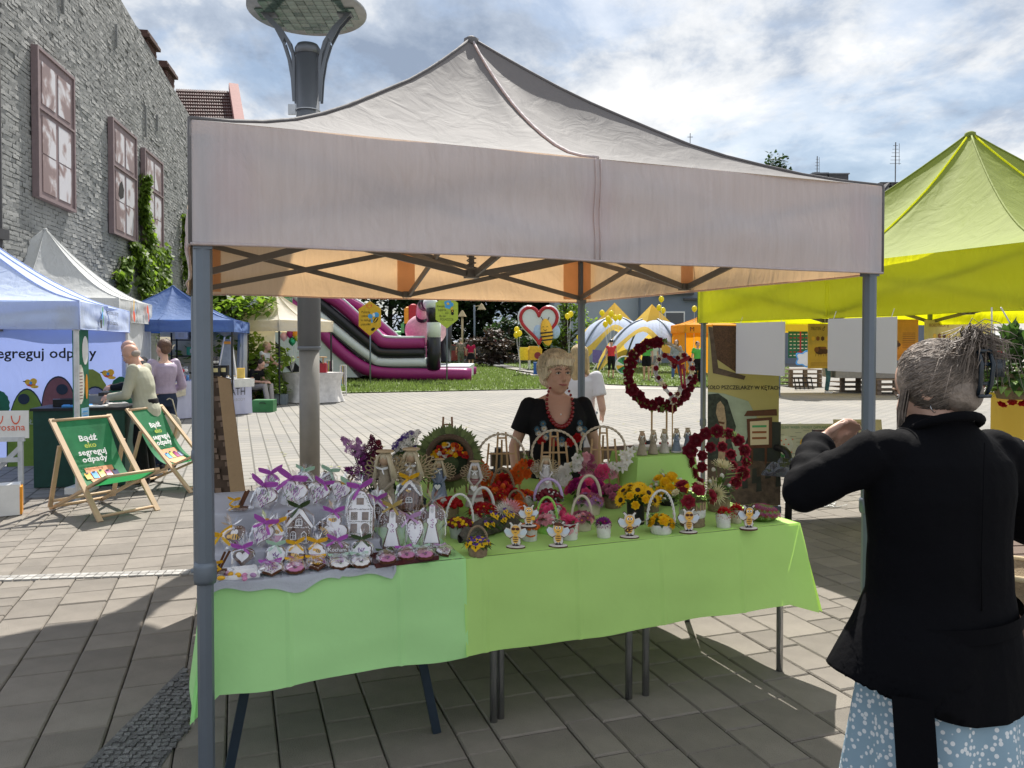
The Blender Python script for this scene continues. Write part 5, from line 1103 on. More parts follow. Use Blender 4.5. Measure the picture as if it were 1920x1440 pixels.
basket('jute handled basket of small orange roses', 968, 975, ZT, 34, 20, m_jute, [('rose', c_orange, 11, 6.5)], 55, m_jute, hw=1.0)
basket('jute handled basket of red and orange tulips', 942, 955, ZT, 46, 22, m_jute, [('bud', c_red, 12, 8), ('bud', c_orange, 8, 7)], 76, m_jute, hw=.95, dh=1.0)
basket('dark foliage bouquet of magenta and pink roses', 1102, 948, ZT, 34, 22, m_jute, [('rose', c_pink, 9, 8.5), ('rose', c_mag, 7, 9)], dome=2.2, dh=1.6, lv=(90, m_lf), name='bouquet_pot', cat='bouquet', grp=None)
t_ = basket('black vase crammed with sunflowers', 1194, 985, ZT, 34, 42, m_black, [('sun', c_yel, 9, 11.5), ('rose', c_yel, 4, 7)], dome=2.1, dh=1.9, lv=(70, m_lf), name='vase', cat='vase', grp=None, weave=False, top=1.04)
mb = MB(); k_ = mpp(t_.location); mb.tube([(17.5*k_*cos(a), 17.5*k_*sin(a), 7*k_) for a in [2*pi*i/20 for i in range(20)]], .0022, 5, closed=True); mb.build('string', m_crm, t_)
t_ = basket('burlap pot with lace band and drooping crimson roses', 1302, 990, ZT, 48, 48, m_jute, [('rose', c_rosy, 6, 11.5), ('rose', c_cream, 2, 7)], dome=1.7, dh=1.5, lv=(60, m_lf2), name='flower_pot', cat='flower pot', grp=None, top=1.06)
k_ = mpp(t_.location); mb = MB(); mb.lathe([(23.7*k_, 18*k_), (24.4*k_, 19*k_), (24.8*k_, 32*k_), (24.3*k_, 33*k_)], n=28); mb.build('lace_band', m_wick, t_, True)
mb = MB()
for i in range(9): a = pi+pi*(i+.5)/9; mb.box((24.2*k_*cos(a), 24.2*k_*sin(a), 40*k_), (.005, .005, 16*k_))
mb.build('wooden_slats', mat('pale_wood', (.5, .36, .2), .7), t_, kind='stuff')
t_ = basket('burlap pot of spidery white chrysanthemums and lilies', 1352, 962, ZT, 44, 32, m_jute, [('mum', c_cream, 3, 18), ('bud', c_white, 4, 5)], dome=.9, dh=2.6, lv=(40, m_lf), name='flower_pot', cat='flower pot', grp=None, top=1.1)
k_ = mpp(t_.location); mb = MB()
for a, L_ in ((-.2, 75), (.5, 60), (2.4, 45), (1.2, 60)): lf_(mb, (0, -.01, 34*k_), (cos(a)*.6, -.2, 1), L_*k_, 10*k_, .3)
mb.build('broad_leaf', m_lf2, t_, kind='stuff'); mb = MB(); [mb.tube([(0, 0, 30*k_), (x*k_, -.01, 95*k_)], .002, 5) for x in (-8, 6, 20)]; mb.build('stalks', m_st, t_, kind='stuff')
t_ = basket('ball of yellow roses and white buds in a black lace basket', 1256, 950, ZT, 36, 28, m_black, [('rose', c_yel, 11, 9), ('bud', c_white, 7, 4.5)], dome=1.9, dh=1.7, lv=(50, m_lf), grp=None)
basket('pale mauve cabbage rose in a small pot below the cloth box', 1229, 935, ZT, 26, 50, m_jute, [('rose', c_pale, 2, 19)], dome=.9, dh=.5, lv=(10, m_lf), name='flower_pot', cat='flower pot', grp=None)
basket('jute basket of orange and red carnations in front of the orange hoop', 925, 962, ZT, 40, 24, m_jute, [('daisy', c_orange, 8, 8), ('daisy', c_red, 8, 8)], lv=(40, m_lf), dome=1.4, dh=1.1)
basket('low white basket of white and orange blooms beside the log', 985, 955, ZT, 34, 20, m_wick, [('rose', c_white, 7, 6), ('rose', c_orange, 8, 6), ('bud', c_red, 6, 5)], lv=(30, m_lf), dome=1.4)
basket('jute pot of yellow buds behind the round handled yellow basket', 1222, 962, ZT, 34, 24, m_jute, [('rose', c_yel, 8, 6), ('bud', c_white, 5, 4)], lv=(40, m_lf), dome=1.5, name='flower_pot', cat='flower pot')
basket('dark leaved pot with crimson buds right of the magenta bouquet', 1150, 955, ZT, 32, 24, m_jute, [('bud', c_mag, 8, 5), ('rose', c_dusty, 7, 7)], lv=(60, m_lf), dome=1.6, dh=1.2, name='flower_pot', cat='flower pot')
p = G(1437, 983, ZT); k_ = mpp(p); t_ = T('flower_cushion', 'mossy cushion of tiny pink and crimson blossoms at the table end', 'flower arrangement', p+V((0, 33*k_, 0)))
mb = MB(); mb.ball((0, 0, 14*k_), (33*k_, 30*k_, 17*k_), 20, 10); mb.build('moss', m_lf2, t_, True)
mb = MB(); 
for i, (q, d) in enumerate(dome_pts(150, 34*k_, 20*k_, 10*k_)):
    r = (2.6 if i % 2 else 3.4)*k_; mb.cur = (i*7) % 4; x, y, z_ = basis(d); q = q + d.normalized()*.003
    for j in range(5): a = j*1.257; u = x*cos(a)+y*sin(a); v_ = x*cos(a+.8)+y*sin(a+.8); mb.quad(q, q+u*r, q+(u+v_)*r*.75+z_*.002, q+v_*r)
mb.build('blossoms', [c_mag, c_dusty, m_lf2, c_rosy], t_, kind='stuff')
p0, p1 = G(862, 1020, ZT), G(978, 985, ZT); t_ = T('bark_log', 'mossy piece of bark planted with pansies and a pale chrysanthemum', 'log', p0, atan2((p1-p0).y, (p1-p0).x)); L_ = (p1-p0).length
mb = MB(); mb.grid(lambda u, v: V((L_*u, (.045*sin(pi*min(1, .1+u*.85))*cos(2*pi*v))*(1+.5*noise.noise(V((u*6, v*5, 1)))), .04*sin(pi*min(1, .15+u*.8))*(1+sin(2*pi*v))*(1+.5*noise.noise(V((u*7, v*5, 4))))+.004)), 40, 16)
mb.build('bark', mat('grey_bark', (.10, .09, .075), .95, var=.4, vs=30, bump=1.0, bs=60), t_, True); k_ = mpp(p0)
for i in range(12): flo('pansy', c_vio, t_, (L_*R.uniform(.25, .75), -.03-R.random()*.02, .06+R.random()*.05), 9*k_, (0, -1, .5))
for i in range(3): flo('mum', c_white if i else c_lpink, t_, (L_*(.78-.08*i), -.01, .10), (26-5*i)*k_, (0, -.6, 1))
greens(t_, (L_*.42, -.01, .05), (.06, .06), 60, .035, .010, m_lf)
m_ply = mat('white_plywood', (.72, .70, .66), .5); m_plye = mat('plywood_edge', (.08, .03, .02), .7); m_bface = mat('bee_face', (.88, .50, .10), .5, var=0); m_bwing = mat('bee_wing', (.62, .70, .80), .5, var=0); m_bandb = mat('bee_brown', (.10, .03, .015), .5, var=0)
def bee(px, py, label, acc, z=ZT, h=44):
    p = G(px, py, z); k = mpp(p); H = h*k; t_ = T('bee_figure', label, 'bee figurine', p+V((0, .012, 0)), R.uniform(-.15, .15), 'wooden bee figures standing along the table')
    mb = MB(); mb.lathe([(0, 0), (.40*H, 0), (.42*H, .004), (.40*H, .008), (0, .008)], n=26, ell=.72); mb.build('base', [m_plye], t_); mb = MB(); mb.lathe([(.40*H, .0085), (.39*H, .0095), (0, .0095)], n=26, ell=.72); mb.build('base_top', m_ply, t_)
    fr = frame((0, 0, .009)); out = [(-.12, 0), (.16, 0), (.22, .14), (.2, .3), (.42, .42), (.52, .62), (.44, .8), (.24, .74), (.22, .92), (.3, 1.02), (.2, 1.06), (.1, .95), (-.1, .95), (-.2, 1.06), (-.3, 1.02), (-.22, .92), (-.24, .74), (-.44, .8), (-.52, .62), (-.42, .42), (-.22, .32), (-.2, .14)]
    out = [(x*H, y*H) for x, y in out]; mb = MB(); mb.extr(out, fr, .003, -.0015); mb.build('cutout', m_plye, t_)
    pr = Print(fr, .0005, .002); P = lambda pts, m: pr.p([(x*H, y*H) for x, y in pts], m)
    pr.p(scal(out, .95, (0, .5*H)), m_ply)
    for s_ in (-1, 1): P(ell(s_*.34, .60, .17, .11, s_*.5), m_bwing); P(ell(s_*.07, .05, .07, .035), m_bkk); P([(s_*.05-.012, .05), (s_*.05+.012, .05), (s_*.05+.012, .2), (s_*.05-.012, .2)], m_bkk); P([(s_*.06, .9), (s_*.08, .9), (s_*.2, 1.03), (s_*.17, 1.04)], m_bkk); P(ell(s_*.19, .37, .1, .018, s_*-.5), m_bandb)
    P(ell(0, .32, .13, .19), m_bface)
    for y_ in (.22, .31, .40): P(ell(0, y_, .125 - abs(y_-.31)*.3, .022), m_bandb)
    P(ell(0, .70, .19, .21), m_bface)
    for s_ in (-1, 1): P(ell(s_*.07, .76, .05, .065), m_ice); P(ell(s_*.06, .755, .025, .035), m_bkk)
    P([(-.09, .64), (0, .58), (.09, .64), (0, .61)], m_bandb)
    if acc == 'glasses': [P(ell(s_*.09, .76, .085, .065), m_bandb) for s_ in (-1, 1)]; P(rect(-.1, .77, .1, .79), m_bandb)
    if acc == 'cap': P([(-.2, .86), (.24, .84), (.2, .92), (.1, .98), (-.1, 1.0), (-.2, .94)], m_bandb)
    if acc == 'guitar': P(ell(-.1, .28, .12, .09, .5), m_gb); P([(-.02, .30), (.0, .26), (.36, .44), (.34, .48)], m_gb); P(ell(-.1, .28, .03, .03), m_bky)
    if acc == 'phones': [P(ell(s_*.2, .72, .045, .09), m_bkk) for s_ in (-1, 1)]; P([(.21*cos(a), .76+.24*sin(a)) for a in [pi*i/12 for i in range(13)]] + [(.18*cos(a), .76+.20*sin(a)) for a in [pi-pi*i/12 for i in range(13)]], m_bkk)
    if acc == 'jar': P(rect(.12, .28, .3, .48), m_bky); P(rect(.11, .47, .31, .51), m_bandb)
    pr.done('print', t_); return t_
bee(967, 1029, 'wooden bee figure in round sunglasses with arms on hips', 'glasses'); bee(1047, 1027, 'wooden bee figure wearing a black cap', 'cap'); bee(1181, 1010, 'wooden bee figure playing a guitar', 'guitar')
bee(1292, 1001, 'wooden bee figure in dark glasses in front of the burlap pot', 'glasses', h=42); bee(1405, 994, 'wooden bee figure wearing headphones', 'phones', h=42); b_ = bee(991, 990, 'wooden bee figure carrying honey on the orange ringed pot', 'jar', z=ZT+.075, h=38)
m_wood = mat('easel_wood', (.52, .34, .17), .6, var=.12, vs=20, stretch=(1, 1, .2)); m_skin_d = mat('doll_head', (.55, .38, .25), .7); m_yarn = mat('yarn_hair', (.62, .54, .38), .9, bump=.4, bs=200); m_yarnw = mat('white_yarn', (.72, .70, .72), .9, bump=.4, bs=200)
m_wire = mat('wing_cord', (.45, .36, .22), .8); m_halo = mat('straw_disc', (.55, .42, .26), .8, bump=.4, bs=200)
def angel(px, py, z, hpx, dcol, label, wings=True, hair=m_yarn, heart_=None, band=None, grp='crocheted angels at the back', deep=0):
    p = G(px, py, z); k = mpp(p); H = hpx*k; t_ = T('angel_doll', label, 'angel doll', p+V((0, H*.18+deep, 0)), R.uniform(-.25, .25), grp); mb = MB(); n = 26; prof = [(0, 0)]
    for i in range(n+1): f = i/n; r = H*(.22-.17*f**.8) + (.0016*H/.1 if i % 2 else 0); prof.append((max(r, .03*H), f*H*.78))
    prof.append((0, H*.79)); mb.lathe(prof, n=18); mb.build('dress', dcol, t_, True)
    mb = MB(); mb.ball((0, 0, H*.86), (H*.085, H*.08, H*.09), 12, 8); mb.build('head', m_skin_d, t_, True)
    mb = MB()
    for s_ in (-1, 1):
        for j in range(5): a = .25+j*.32; mb.tube([(0, -.01*H, H*.955), (s_*H*.07*cos(a*.4), -H*.08*cos(a), H*.90), (s_*H*.105, -H*.07*cos(a), H*.78), (s_*H*(.12+.01*j), -H*.05*cos(a), H*.60)], H*.022, 5)
    mb.ball((0, H*.01, H*.885), (H*.095, H*.09, H*.085), 10, 7); mb.build('hair', hair, t_, True)
    mb = MB(); mb.lathe([(.04*H, H*.955), (.115*H, H*.955), (.12*H, H*.965), (.115*H, H*.975), (0, H*.985)], n=18); mb.build('halo', m_halo, t_, True)
    for s_ in (-1, 1):   # arms
        mb = MB(); mb.tube([(s_*.07*H, 0, H*.72), (s_*.14*H, -.06*H, H*.58), (s_*.03*H, -.17*H, H*.46)], [.026*H, .028*H, .022*H], 7); mb.build('arm', dcol, t_, True)
    bow(t_, frame((0, -.085*H, 0)), 0, H*.745, .085*H, m_ice, .01*H)
    if wings:
        for s_ in (-1, 1):
            mb = MB()
            for j in range(8):
                a0 = radians(-58+19*j); L_ = H*(.20+.10*sin(pi*(j+1)/8.5)); d = V((s_*cos(a0)*.9, .25, sin(a0)*.8+.25)).normalized(); c = V((s_*.06*H, .06*H, .66*H)); pd = d.cross(V((0, 1, 0))).normalized()
                mb.tube([c + d*L_*(.5-.5*cos(tt)) + pd*L_*.14*sin(tt) for tt in [2*pi*i/12 for i in range(12)]], .0075*H, 4, closed=True)
            mb.build('wing', m_wire, t_)
    if heart_: mb = MB(); mb.extr(heart(.17*H, .17*H), frame((0, -.20*H, .33*H)), .006*H/.1); mb.build('heart_pendant', heart_, t_); mb = MB(); mb.extr(heart(.13*H, .13*H), frame((0, -.20*H-.006*H/.1, .35*H)), .003); mb.build('heart_face', m_ice, t_)
    if band:
        for z0, z1 in band[1]: mb = MB(); r0, r1 = (H*(.226-.17*(q/.78)**.8)+.002 for q in (z0, z1)); mb.lathe([(r0, z0*H), (r1, z1*H)], n=18); mb.build('dress_band', band[0], t_, True)
m_dj = mat('jute_dress', (.42, .36, .27), .9, var=.12, vs=60, bump=.6, bs=180); m_db = mat('blue_grey_dress', (.26, .32, .42), .9, var=.1, vs=60, bump=.6, bs=180); m_dw = mat('ivory_dress', (.60, .57, .50), .9, bump=.6, bs=180); m_dm = mat('mauve_dress', (.30, .13, .13), .9, bump=.6, bs=180); m_teal = mat('teal_edge', (.04, .10, .16), .8); m_dwh = mat('white_lace_dress', (.72, .71, .70), .9, bump=.5, bs=200)
angel(718, 990, ZT, 146, m_dj, 'taller jute angel with cord wings, left of the pair', heart_=m_ice, deep=.0)
angel(768, 984, ZT, 144, m_dj, 'jute angel with cord wings beside the white lilac, right of the pair', deep=.0)
angel(822, 950, .806, 90, m_db, 'blue grey crocheted angel with a heart pendant before the leaf wreath', heart_=m_teal, band=(m_teal, [(.0, .05), (.08, .10)]))
angel(890, 952, .806, 88, m_dw, 'ivory and brown striped angel with white yarn hair', hair=m_yarnw, heart_=m_crm, band=(m_dm, [(.36, .60), (.20, .27)]))
angel(1024, 935, .806, 80, m_dwh, 'white lace angel with a patterned heart before the middle hoop', heart_=c_lpink)
angel(1098, 918, .806, 66, m_dwh, 'small white angel between the white and pink hoops')
ZB = .806+.195
for i, (px, py, c, lab) in enumerate(((1205, 854, m_dj, 'first small angel from the left on the cloth box, brown plaits'), (1226, 852, m_dj, 'second small jute angel on the cloth box'), (1247, 850, m_dw, 'middle small ivory angel on the cloth box'),
        (1270, 849, m_db, 'fourth small blue grey angel on the cloth box'), (1291, 848, m_db, 'rightmost small blue grey angel with lace hem on the cloth box'))): angel(px, py, ZB, 46, c, lab, wings=False, hair=m_skin_d if i == 0 else m_yarn, grp='row of small angels on the cloth box', band=(m_dwh, [(0, .06)]) if i > 2 else None)
def easel(px, py, z, hpx, wpx, label, spread=.32, m=m_wood):
    p = G(px, py, z); k = mpp(p); H, Wd = hpx*k, wpx*k; t_ = T('easel', label, 'easel', p+V((0, .04, 0)), R.uniform(-.08, .08), 'small wooden easels'); s_ = .011
    for (a, b) in (((-Wd*.10, .02, H), (-Wd*.18, -.02, H*.0)), ((Wd*.10, .02, H), (Wd*.18, -.02, 0)), ((-Wd*.34, .012, H*.80), (-Wd*.46, -.03, 0)), ((Wd*.34, .012, H*.80), (Wd*.46, -.03, 0)), ((0, .03, H*.85), (0, H*.32, 0))): mb = MB(); mb.bar(a, b, s_, s_, (0, 1, 0)); mb.build('leg', m, t_)
    for (y0, ww) in ((H*.62, .36), (H*.25, .44), (H*.9, .12)): mb = MB(); mb.bar((-Wd*ww, 0, y0), (Wd*ww, 0, y0), s_*.8, s_*.8); mb.build('crossbar', m, t_)
    return t_, k
m_rope = mat('cream_rope', (.58, .50, .38), .8, bump=.4, bs=150)
def hoop(px, py, rpx, Yp, label, flw, m=m_rope, twist=True, lean=.15, low=True, grp='flower hoops on easels', rt=2.6, gl=m_lf2, gn=40):
    c = W(px, py, Yp); k = mpp(c); r = rpx*k; t_ = T('flower_hoop', label, 'flower hoop', c, 0, grp); mb = MB()
    for ph in ((0, pi) if twist else (0,)):
        n = 110; pts = [V((cos(2*pi*i/n), lean*.25*sin(2*pi*i/n), sin(2*pi*i/n)))*r + (V((cos(i*.95+ph)*cos(2*pi*i/n), sin(i*.95+ph), cos(i*.95+ph)*sin(2*pi*i/n)))*rt*.45*k if twist else V((0, 0, 0))) for i in range(n)]
        mb.tube(pts, rt*(.6 if twist else .8)*k, 5, closed=True)
    mb.build('ring', m, t_, True)
    for (kind, mm, cnt, rad, a0, a1, spread) in flw:
        for i in range(cnt):
            a = radians(a0+(a1-a0)*(i+.5)/cnt); rr = r*(1+R.uniform(-spread, spread)); flo(kind, mm, t_, (rr*cos(a), -.012-R.random()*.012, rr*sin(a)), rad*1.2*k*R.uniform(.85, 1.15), (cos(a)*.25, -1, .15+sin(a)*.2))
    mb = MB()
    for i in range(gn*2):
        a = radians(R.uniform(flw[0][4]-12, flw[0][5]+12)); q = V((cos(a)*r, -.005, sin(a)*r)); d = V((cos(a)*R.uniform(-.4, 1), -.4, sin(a)*R.uniform(-.4, 1)+R.uniform(-.4, .6))); lf_(mb, q, d, R.uniform(6, 15)*k, 2.3*k, .2)
    mb.build('leaves', gl, t_, kind='stuff'); return t_, k, r
easel(941, 918, .806, 106, 72, 'small easel behind the orange flower hoop'); easel(1040, 917, .806, 108, 64, 'small easel behind the white flower hoop'); easel(1133, 914, .806, 112, 62, 'small easel behind the pink flower hoop')
hoop(940, 858, 44, 4.42, 'rope hoop with orange and deep red roses along its base', [('rose', c_orange, 9, 9.5, 185, 355, .12), ('rose', c_red, 2, 15, 262, 292, .05), ('rose', c_orange, 6, 8, 200, 340, .3), ('rose', c_red, 4, 6, 210, 370, .3)], gn=70)
hoop(1040, 850, 43, 4.45, 'rope hoop with white roses and small white buds', [('rose', c_white, 9, 9, 205, 355, .16), ('rose', c_white, 1, 16, 280, 290, .04), ('rose', c_cream, 5, 7, 220, 340, .3), ('bud', c_white, 6, 6, 200, 360, .25)], gn=60)
hoop(1130, 842, 42, 4.48, 'rope hoop with pink roses and white lilies', [('rose', c_lpink, 6, 9, 195, 300, .18), ('rose', c_pink, 1, 15, 262, 275, .05), ('lily', c_white, 9, 9, 275, 360, .25), ('rose', c_dusty, 7, 8, 200, 270, .3)], gn=60)
mb = MB()   # trailing threads with seeds under the hoops
c = W(843, 858, 4.38); k = mpp(c); t_ = T('leaf_wreath', 'green leaf wreath framing a nest of tiny red and yellow flowers', 'wreath', c); r = 55*k
mlw = mat('olive_leaf', (.13, .17, .05), .6, var=.2, isl=.4); lm = MB(); lm.quad((0, 0, 0), (.16, .0, .5), (0, .05, 1), (-.16, 0, .5)); lme = lm.mesh('leaf', mlw)
for i in range(72):
    a = 2*pi*i/72; ri = r*(.70 if i % 2 else .76); link('leaf', lme, t_, (ri*cos(a), .003*(i % 3), ri*sin(a)), (0, pi/2-a, 0), (22*k*R.uniform(.9, 1.15)*1.3, 10*k, 22*k*R.uniform(.9, 1.2)))
mb = MB(); mb.tube([(r*.72*cos(2*pi*i/40), -.012, r*.72*sin(2*pi*i/40)) for i in range(40)], .10*r, 8, closed=True); mb.build('twig_ring', mat('twig_brown', (.13, .085, .055), .9, bump=.8, bs=120), t_, True)
mb = MB(); mb.ball((0, .01, 0), (r*.66, .012, r*.66), 20, 10); mb.build('backing', mat('dark_moss', (.03, .045, .02), .9), t_, True)
mb = MB(); mb.ball((r*.05, -.02, -r*.18), (r*.28, .025, r*.25), 12, 8); mb.build('moss_ball', mat('moss_green', (.06, .09, .035), .95, bump=.8, bs=150), t_, True)
for i in range(64):
    a = R.uniform(0, pi); rr = r*.60*sqrt(R.random()); x, z_ = rr*cos(a)*1.0, r*.02+rr*sin(a)*.78; flo(R.choice(['rose', 'rose', 'daisy', 'sun', 'bud']), R.choice([c_red, c_red, c_orange, c_yel, c_yel, c_white, c_white]), t_, (x, -.018-R.random()*.01, z_), R.uniform(3.4, 5.6)*k, (0, -1, .2))
easel(838, 925, .806, 142, 80, 'tall easel carrying the green leaf wreath', m=mat('brown_wood', (.30, .16, .09), .7))
c_lf = fcol('leafy', (.20, .30, .08))
c = W(1343, 862, 4.62); t_, k, r = hoop(1343, 862, 54, 4.62, 'cord ring covered with black red roses beside the banner', [('rose', c_wine, 13, 11, -62, 242, .0), ('lily', c_lf, 14, 5, -60, 240, .08)], m=m_wick, twist=False, grp=None, rt=1.5, gn=60)
for a in range(-15, 210, 43): flo('rose', c_wine, t_, (r*.55*cos(radians(a)), -.01, r*.55*sin(radians(a))-.01), 11*k, (0, -1, .1))
mb = MB(); [mb.tube([(0, 0, -r), (0, 0, -r-.12)], .004, 6)]; mb.build('stem', m_crm, t_)
c = W(1237, 702, 4.78); t_, k, r = hoop(1237, 702, 60, 4.78, 'tall wicker ring wreathed with dark red roses held on sticks', [('rose', c_wine, 17, 10, 88, 360, .02), ('rose', c_wine, 4, 9, 215, 300, .16), ('bud', c_cream, 9, 4, 100, 330, .12)], m=m_rope, twist=False, grp=None, rt=4, gn=110)
for x in (-14, 14): mb = MB(); mb.tube([(x*k, .01, -r), (x*k, .012, -(c.z-ZB-.0)+.004)], .006, 6); mb.build('stick', m_wood, t_)
mb = MB(); mb.box((0, .012, -(c.z-ZB)+.012), (.30, .10, .022)); mb.build('stand_base', m_ply, t_)
for i in range(5): flo('bud', c_red, t_, ((i-2)*.045, -.02, -(c.z-ZB)+.04), .012)
c = W(1263, 708, 4.70); t_ = T('white_heart_wreath', 'white twig heart dotted with red roses and tied with a red bow', 'heart wreath', c); k = mpp(c); hp = [(x*k, (y-46)*k) for x, y in heart(68, 88, 60)]
mb = MB()
for j in range(9): mb.tube([(x+R.gauss(0, 2.6)*k, R.gauss(0, .006), y+R.gauss(0, 2.6)*k) for x, y in hp], 1.5*k, 4, closed=True)
mb.build('twig_heart', m_dwh, t_, kind='stuff')
for i in range(0, 60, 3): x, y = hp[i]; flo('rose', c_rosy if i % 2 else c_wine, t_, (x, -.018, y), (5.5 if i % 2 else 4.5)*k, (0, -1, .1))
for i in range(7): x, y = hp[(i*8+4) % 60]; flo('lily', c_cream, t_, (x, -.016, y), 7*k, (0, -1, .2))
bow(t_, frame((0, -.02, 0)), 6*k, 28*k, 24*k, mat('red_bow', (.28, .01, .03), .4)); mb = MB()
for x in (8, 14): mb.quad((x*k, -.03, 26*k), ((x+4)*k, -.03, 26*k), ((x+7)*k, -.035, -14*k), ((x+3)*k, -.035, -14*k))
mb.build('ribbon_tail', mat('red_bow', (.28, .01, .03), .4), t_); bow(t_, frame((0, 0, 0)), 0, 60*k, 0.01, m_ice)
mb = MB(); mb.tube([(0, .03, -44*k), (0, .03, -c.z+ZB+.02)], .004, 6); mb.build('stick', m_wood, t_)
def lilac(px, py, z, label, heads, lv=26):
    p = G(px, py, z); k = mpp(p); t_ = T('lilac_bouquet', label, 'bouquet', p+V((0, .1, 0))); mb = MB(); mb.lathe([(0, 0), (.035, .002), (.045, .06), (.03, .13), (.036, .15), (.03, .15), (.02, .1), (0, .02)], n=16); mb.build('vase', m_navy, t_, True); st = MB(); lf = MB()
    for (hx_, hy, s, m, a) in heads:
        q = V(((hx_-px)*k, R.uniform(-.03, .03), (py-hy)*k)); d = V((sin(a), R.uniform(-.3, .1), cos(a))); me = fmesh('cluster', m); link('lilac_head', me, t_, q, d.to_track_quat('Z', 'Y').to_euler(), s*k); st.tube([(0, 0, .1), q*.6+V((0, 0, .02)), q], .003, 5)
    for i in range(lv): a = R.uniform(0, 6.28); lf_(lf, V((R.uniform(-.05, .05), R.uniform(-.03, .05), R.uniform(.08, (py-heads[0][1])*k))), (cos(a), -.3, R.uniform(-.4, .7)), R.uniform(.05, .09), .02, .4)
    st.build('stalks', m_st, t_, kind='stuff'); lf.build('leaves', m_lf, t_, kind='stuff')
lilac(697, 980, ZT, 'bunch of purple, maroon and pale pink lilac', [(688, 886, 30, fcol('purple_lilac', (.22, .03, .20)), -.9), (665, 890, 26, fcol('purple_lilac', (.22, .03, .20)), -1.3), (672, 864, 26, fcol('purple_lilac', (.22, .03, .20)), -.7), (650, 842, 24, c_lil, -.8), (668, 845, 20, c_lil, -.3), (700, 862, 30, c_wine, .1), (690, 845, 24, fcol('maroon_lilac', (.12, .01, .05)), .1)])
lilac(752, 976, ZT, 'bunch of white and violet lilac behind the jute angels', [(752, 842, 30, c_white, .5), (765, 832, 26, c_white, .7), (742, 860, 26, c_white, .2), (738, 838, 14, c_vio, .6), (756, 822, 14, c_vio, .9), (772, 818, 12, c_vio, 1.2), (772, 850, 12, c_vio, .3)], 40)
def thing_at(name, label, cat, px, py, rz=0, group=None, Y=None):
    p = G(px, py) if Y is None else V((W(px, py, Y).x, Y, 0)); return T(name, label, cat, p, rz, group)
m_mag = mat('magenta_vinyl', (.30, .022, .16), .32, var=.05); m_vblk = mat('black_vinyl', (.012, .013, .018), .3, var=0); m_vwh = mat('white_vinyl', (.62, .68, .70), .35, var=.04); m_vpk = mat('pink_vinyl', (.70, .42, .48), .35); m_vred = mat('red_vinyl', (.40, .02, .03), .35); m_vor = mat('orange_vinyl', (.75, .30, .02), .35); m_vgr = mat('green_vinyl', (.10, .34, .12), .35)
YS = 33.0
def C6(x, y): return (380+x/3.692, 520+y/3.692)
sl = T('inflatable_slide', 'huge magenta, black and white striped inflatable slide on the lawn', 'inflatable slide', (0, YS, 0))
def sp(x, y, dy=0.0): p = W(*C6(x, y), YS); return V((p.x, dy, p.z))
kS = YS/F/3.692
def band(name, pts, r, m, y0=0.0, depth=None):
    P = [sp(*q) for q in pts]; Q = []
    for i in range(len(P)-1):
        for j in range(5):
            t_ = j/5; a = P[max(0, i-1)]; b, c = P[i], P[i+1]; d = P[min(len(P)-1, i+2)]; Q.append(.5*((2*b)+(c-a)*t_+(2*a-5*b+4*c-d)*t_*t_+(3*b-a-3*c+d)*t_**3))
    Q.append(P[-1]); mb = MB(); mb.tube([q+V((0, y0, 0)) for q in Q], r*kS, 12); return mb.build(name, m, sl, True)
for y0, nm in ((0, 'near'), (4.6, 'far')):
    band('rail', [(560, -120), (760, 60), (860, 130), (960, 190), (1100, 320), (1200, 410), (1270, 455), (1540, 455)], 38, m_mag, y0)
    band('rail_piping', [(560, -160), (760, 18), (870, 92), (975, 155), (1110, 280), (1215, 372), (1280, 412), (1540, 414)], 9, m_vwh, y0-.02)
    band('rail', [(480, -80), (700, 90), (820, 185), (950, 290), (1080, 400), (1180, 480), (1250, 522), (1540, 522)], 37, m_vblk, y0)
    band('rail', [(400, -80), (640, 120), (815, 270), (950, 385), (1080, 490), (1180, 560), (1240, 588), (1550, 588)], 33, m_vwh, y0)
    band('rail_piping', [(560, 130), (680, 215), (820, 315), (960, 440), (1100, 550), (1250, 618), (1640, 626)], 7, m_vblk, y0-.1)
    band('rail', [(420, 40), (600, 175), (700, 265), (830, 385), (930, 490), (1040, 580), (1140, 635), (1260, 662), (1500, 668), (1860, 674)], 45 if y0 == 0 else 30, m_mag, y0)
mb = MB(); P0 = [sp(*q) for q in ((330, 380), (400, 300), (560, 320), (830, 420), (1000, 600), (1075, 692), (330, 692))]; fr = (V((0, -.05, 0)), V((1, 0, 0)), V((0, 0, 1)), V((0, -1, 0)))
mb.extr([(p.x, p.z) for p in P0], fr, 4.8, -4.8); mb.build('side_panel', m_vwh, sl)
mb = MB(); 
for pl in (((345, 372), (440, 372), (690, 640), (690, 690), (650, 690)), ((800, 560), (860, 620), (930, 690), (800, 690))): mb.extr([(sp(*q).x, sp(*q).z) for q in pl], fr, .03, .002)
mb.build('side_stripe', m_vblk, sl, kind='stuff')
mb = MB(); P1 = [sp(*q) for q in ((560, -100), (860, 150), (1100, 340), (1260, 470), (1540, 480), (1540, 620), (1240, 620), (560, 200))]; mb.extr([(p.x, p.z) for p in P1], (V((0, .3, 0)), V((1, 0, 0)), V((0, 0, 1)), V((0, -1, 0))), 4.2, -4.2); mb.build('slide_bed', m_mag, sl)
mb = MB(); q0, q1 = sp(1240, 640), sp(1840, 700); mb.box(((q0.x+q1.x)/2, 2.9, .30), (q1.x-q0.x, 4.6, .60)); mb.build('landing_cushion', m_vwh, sl)
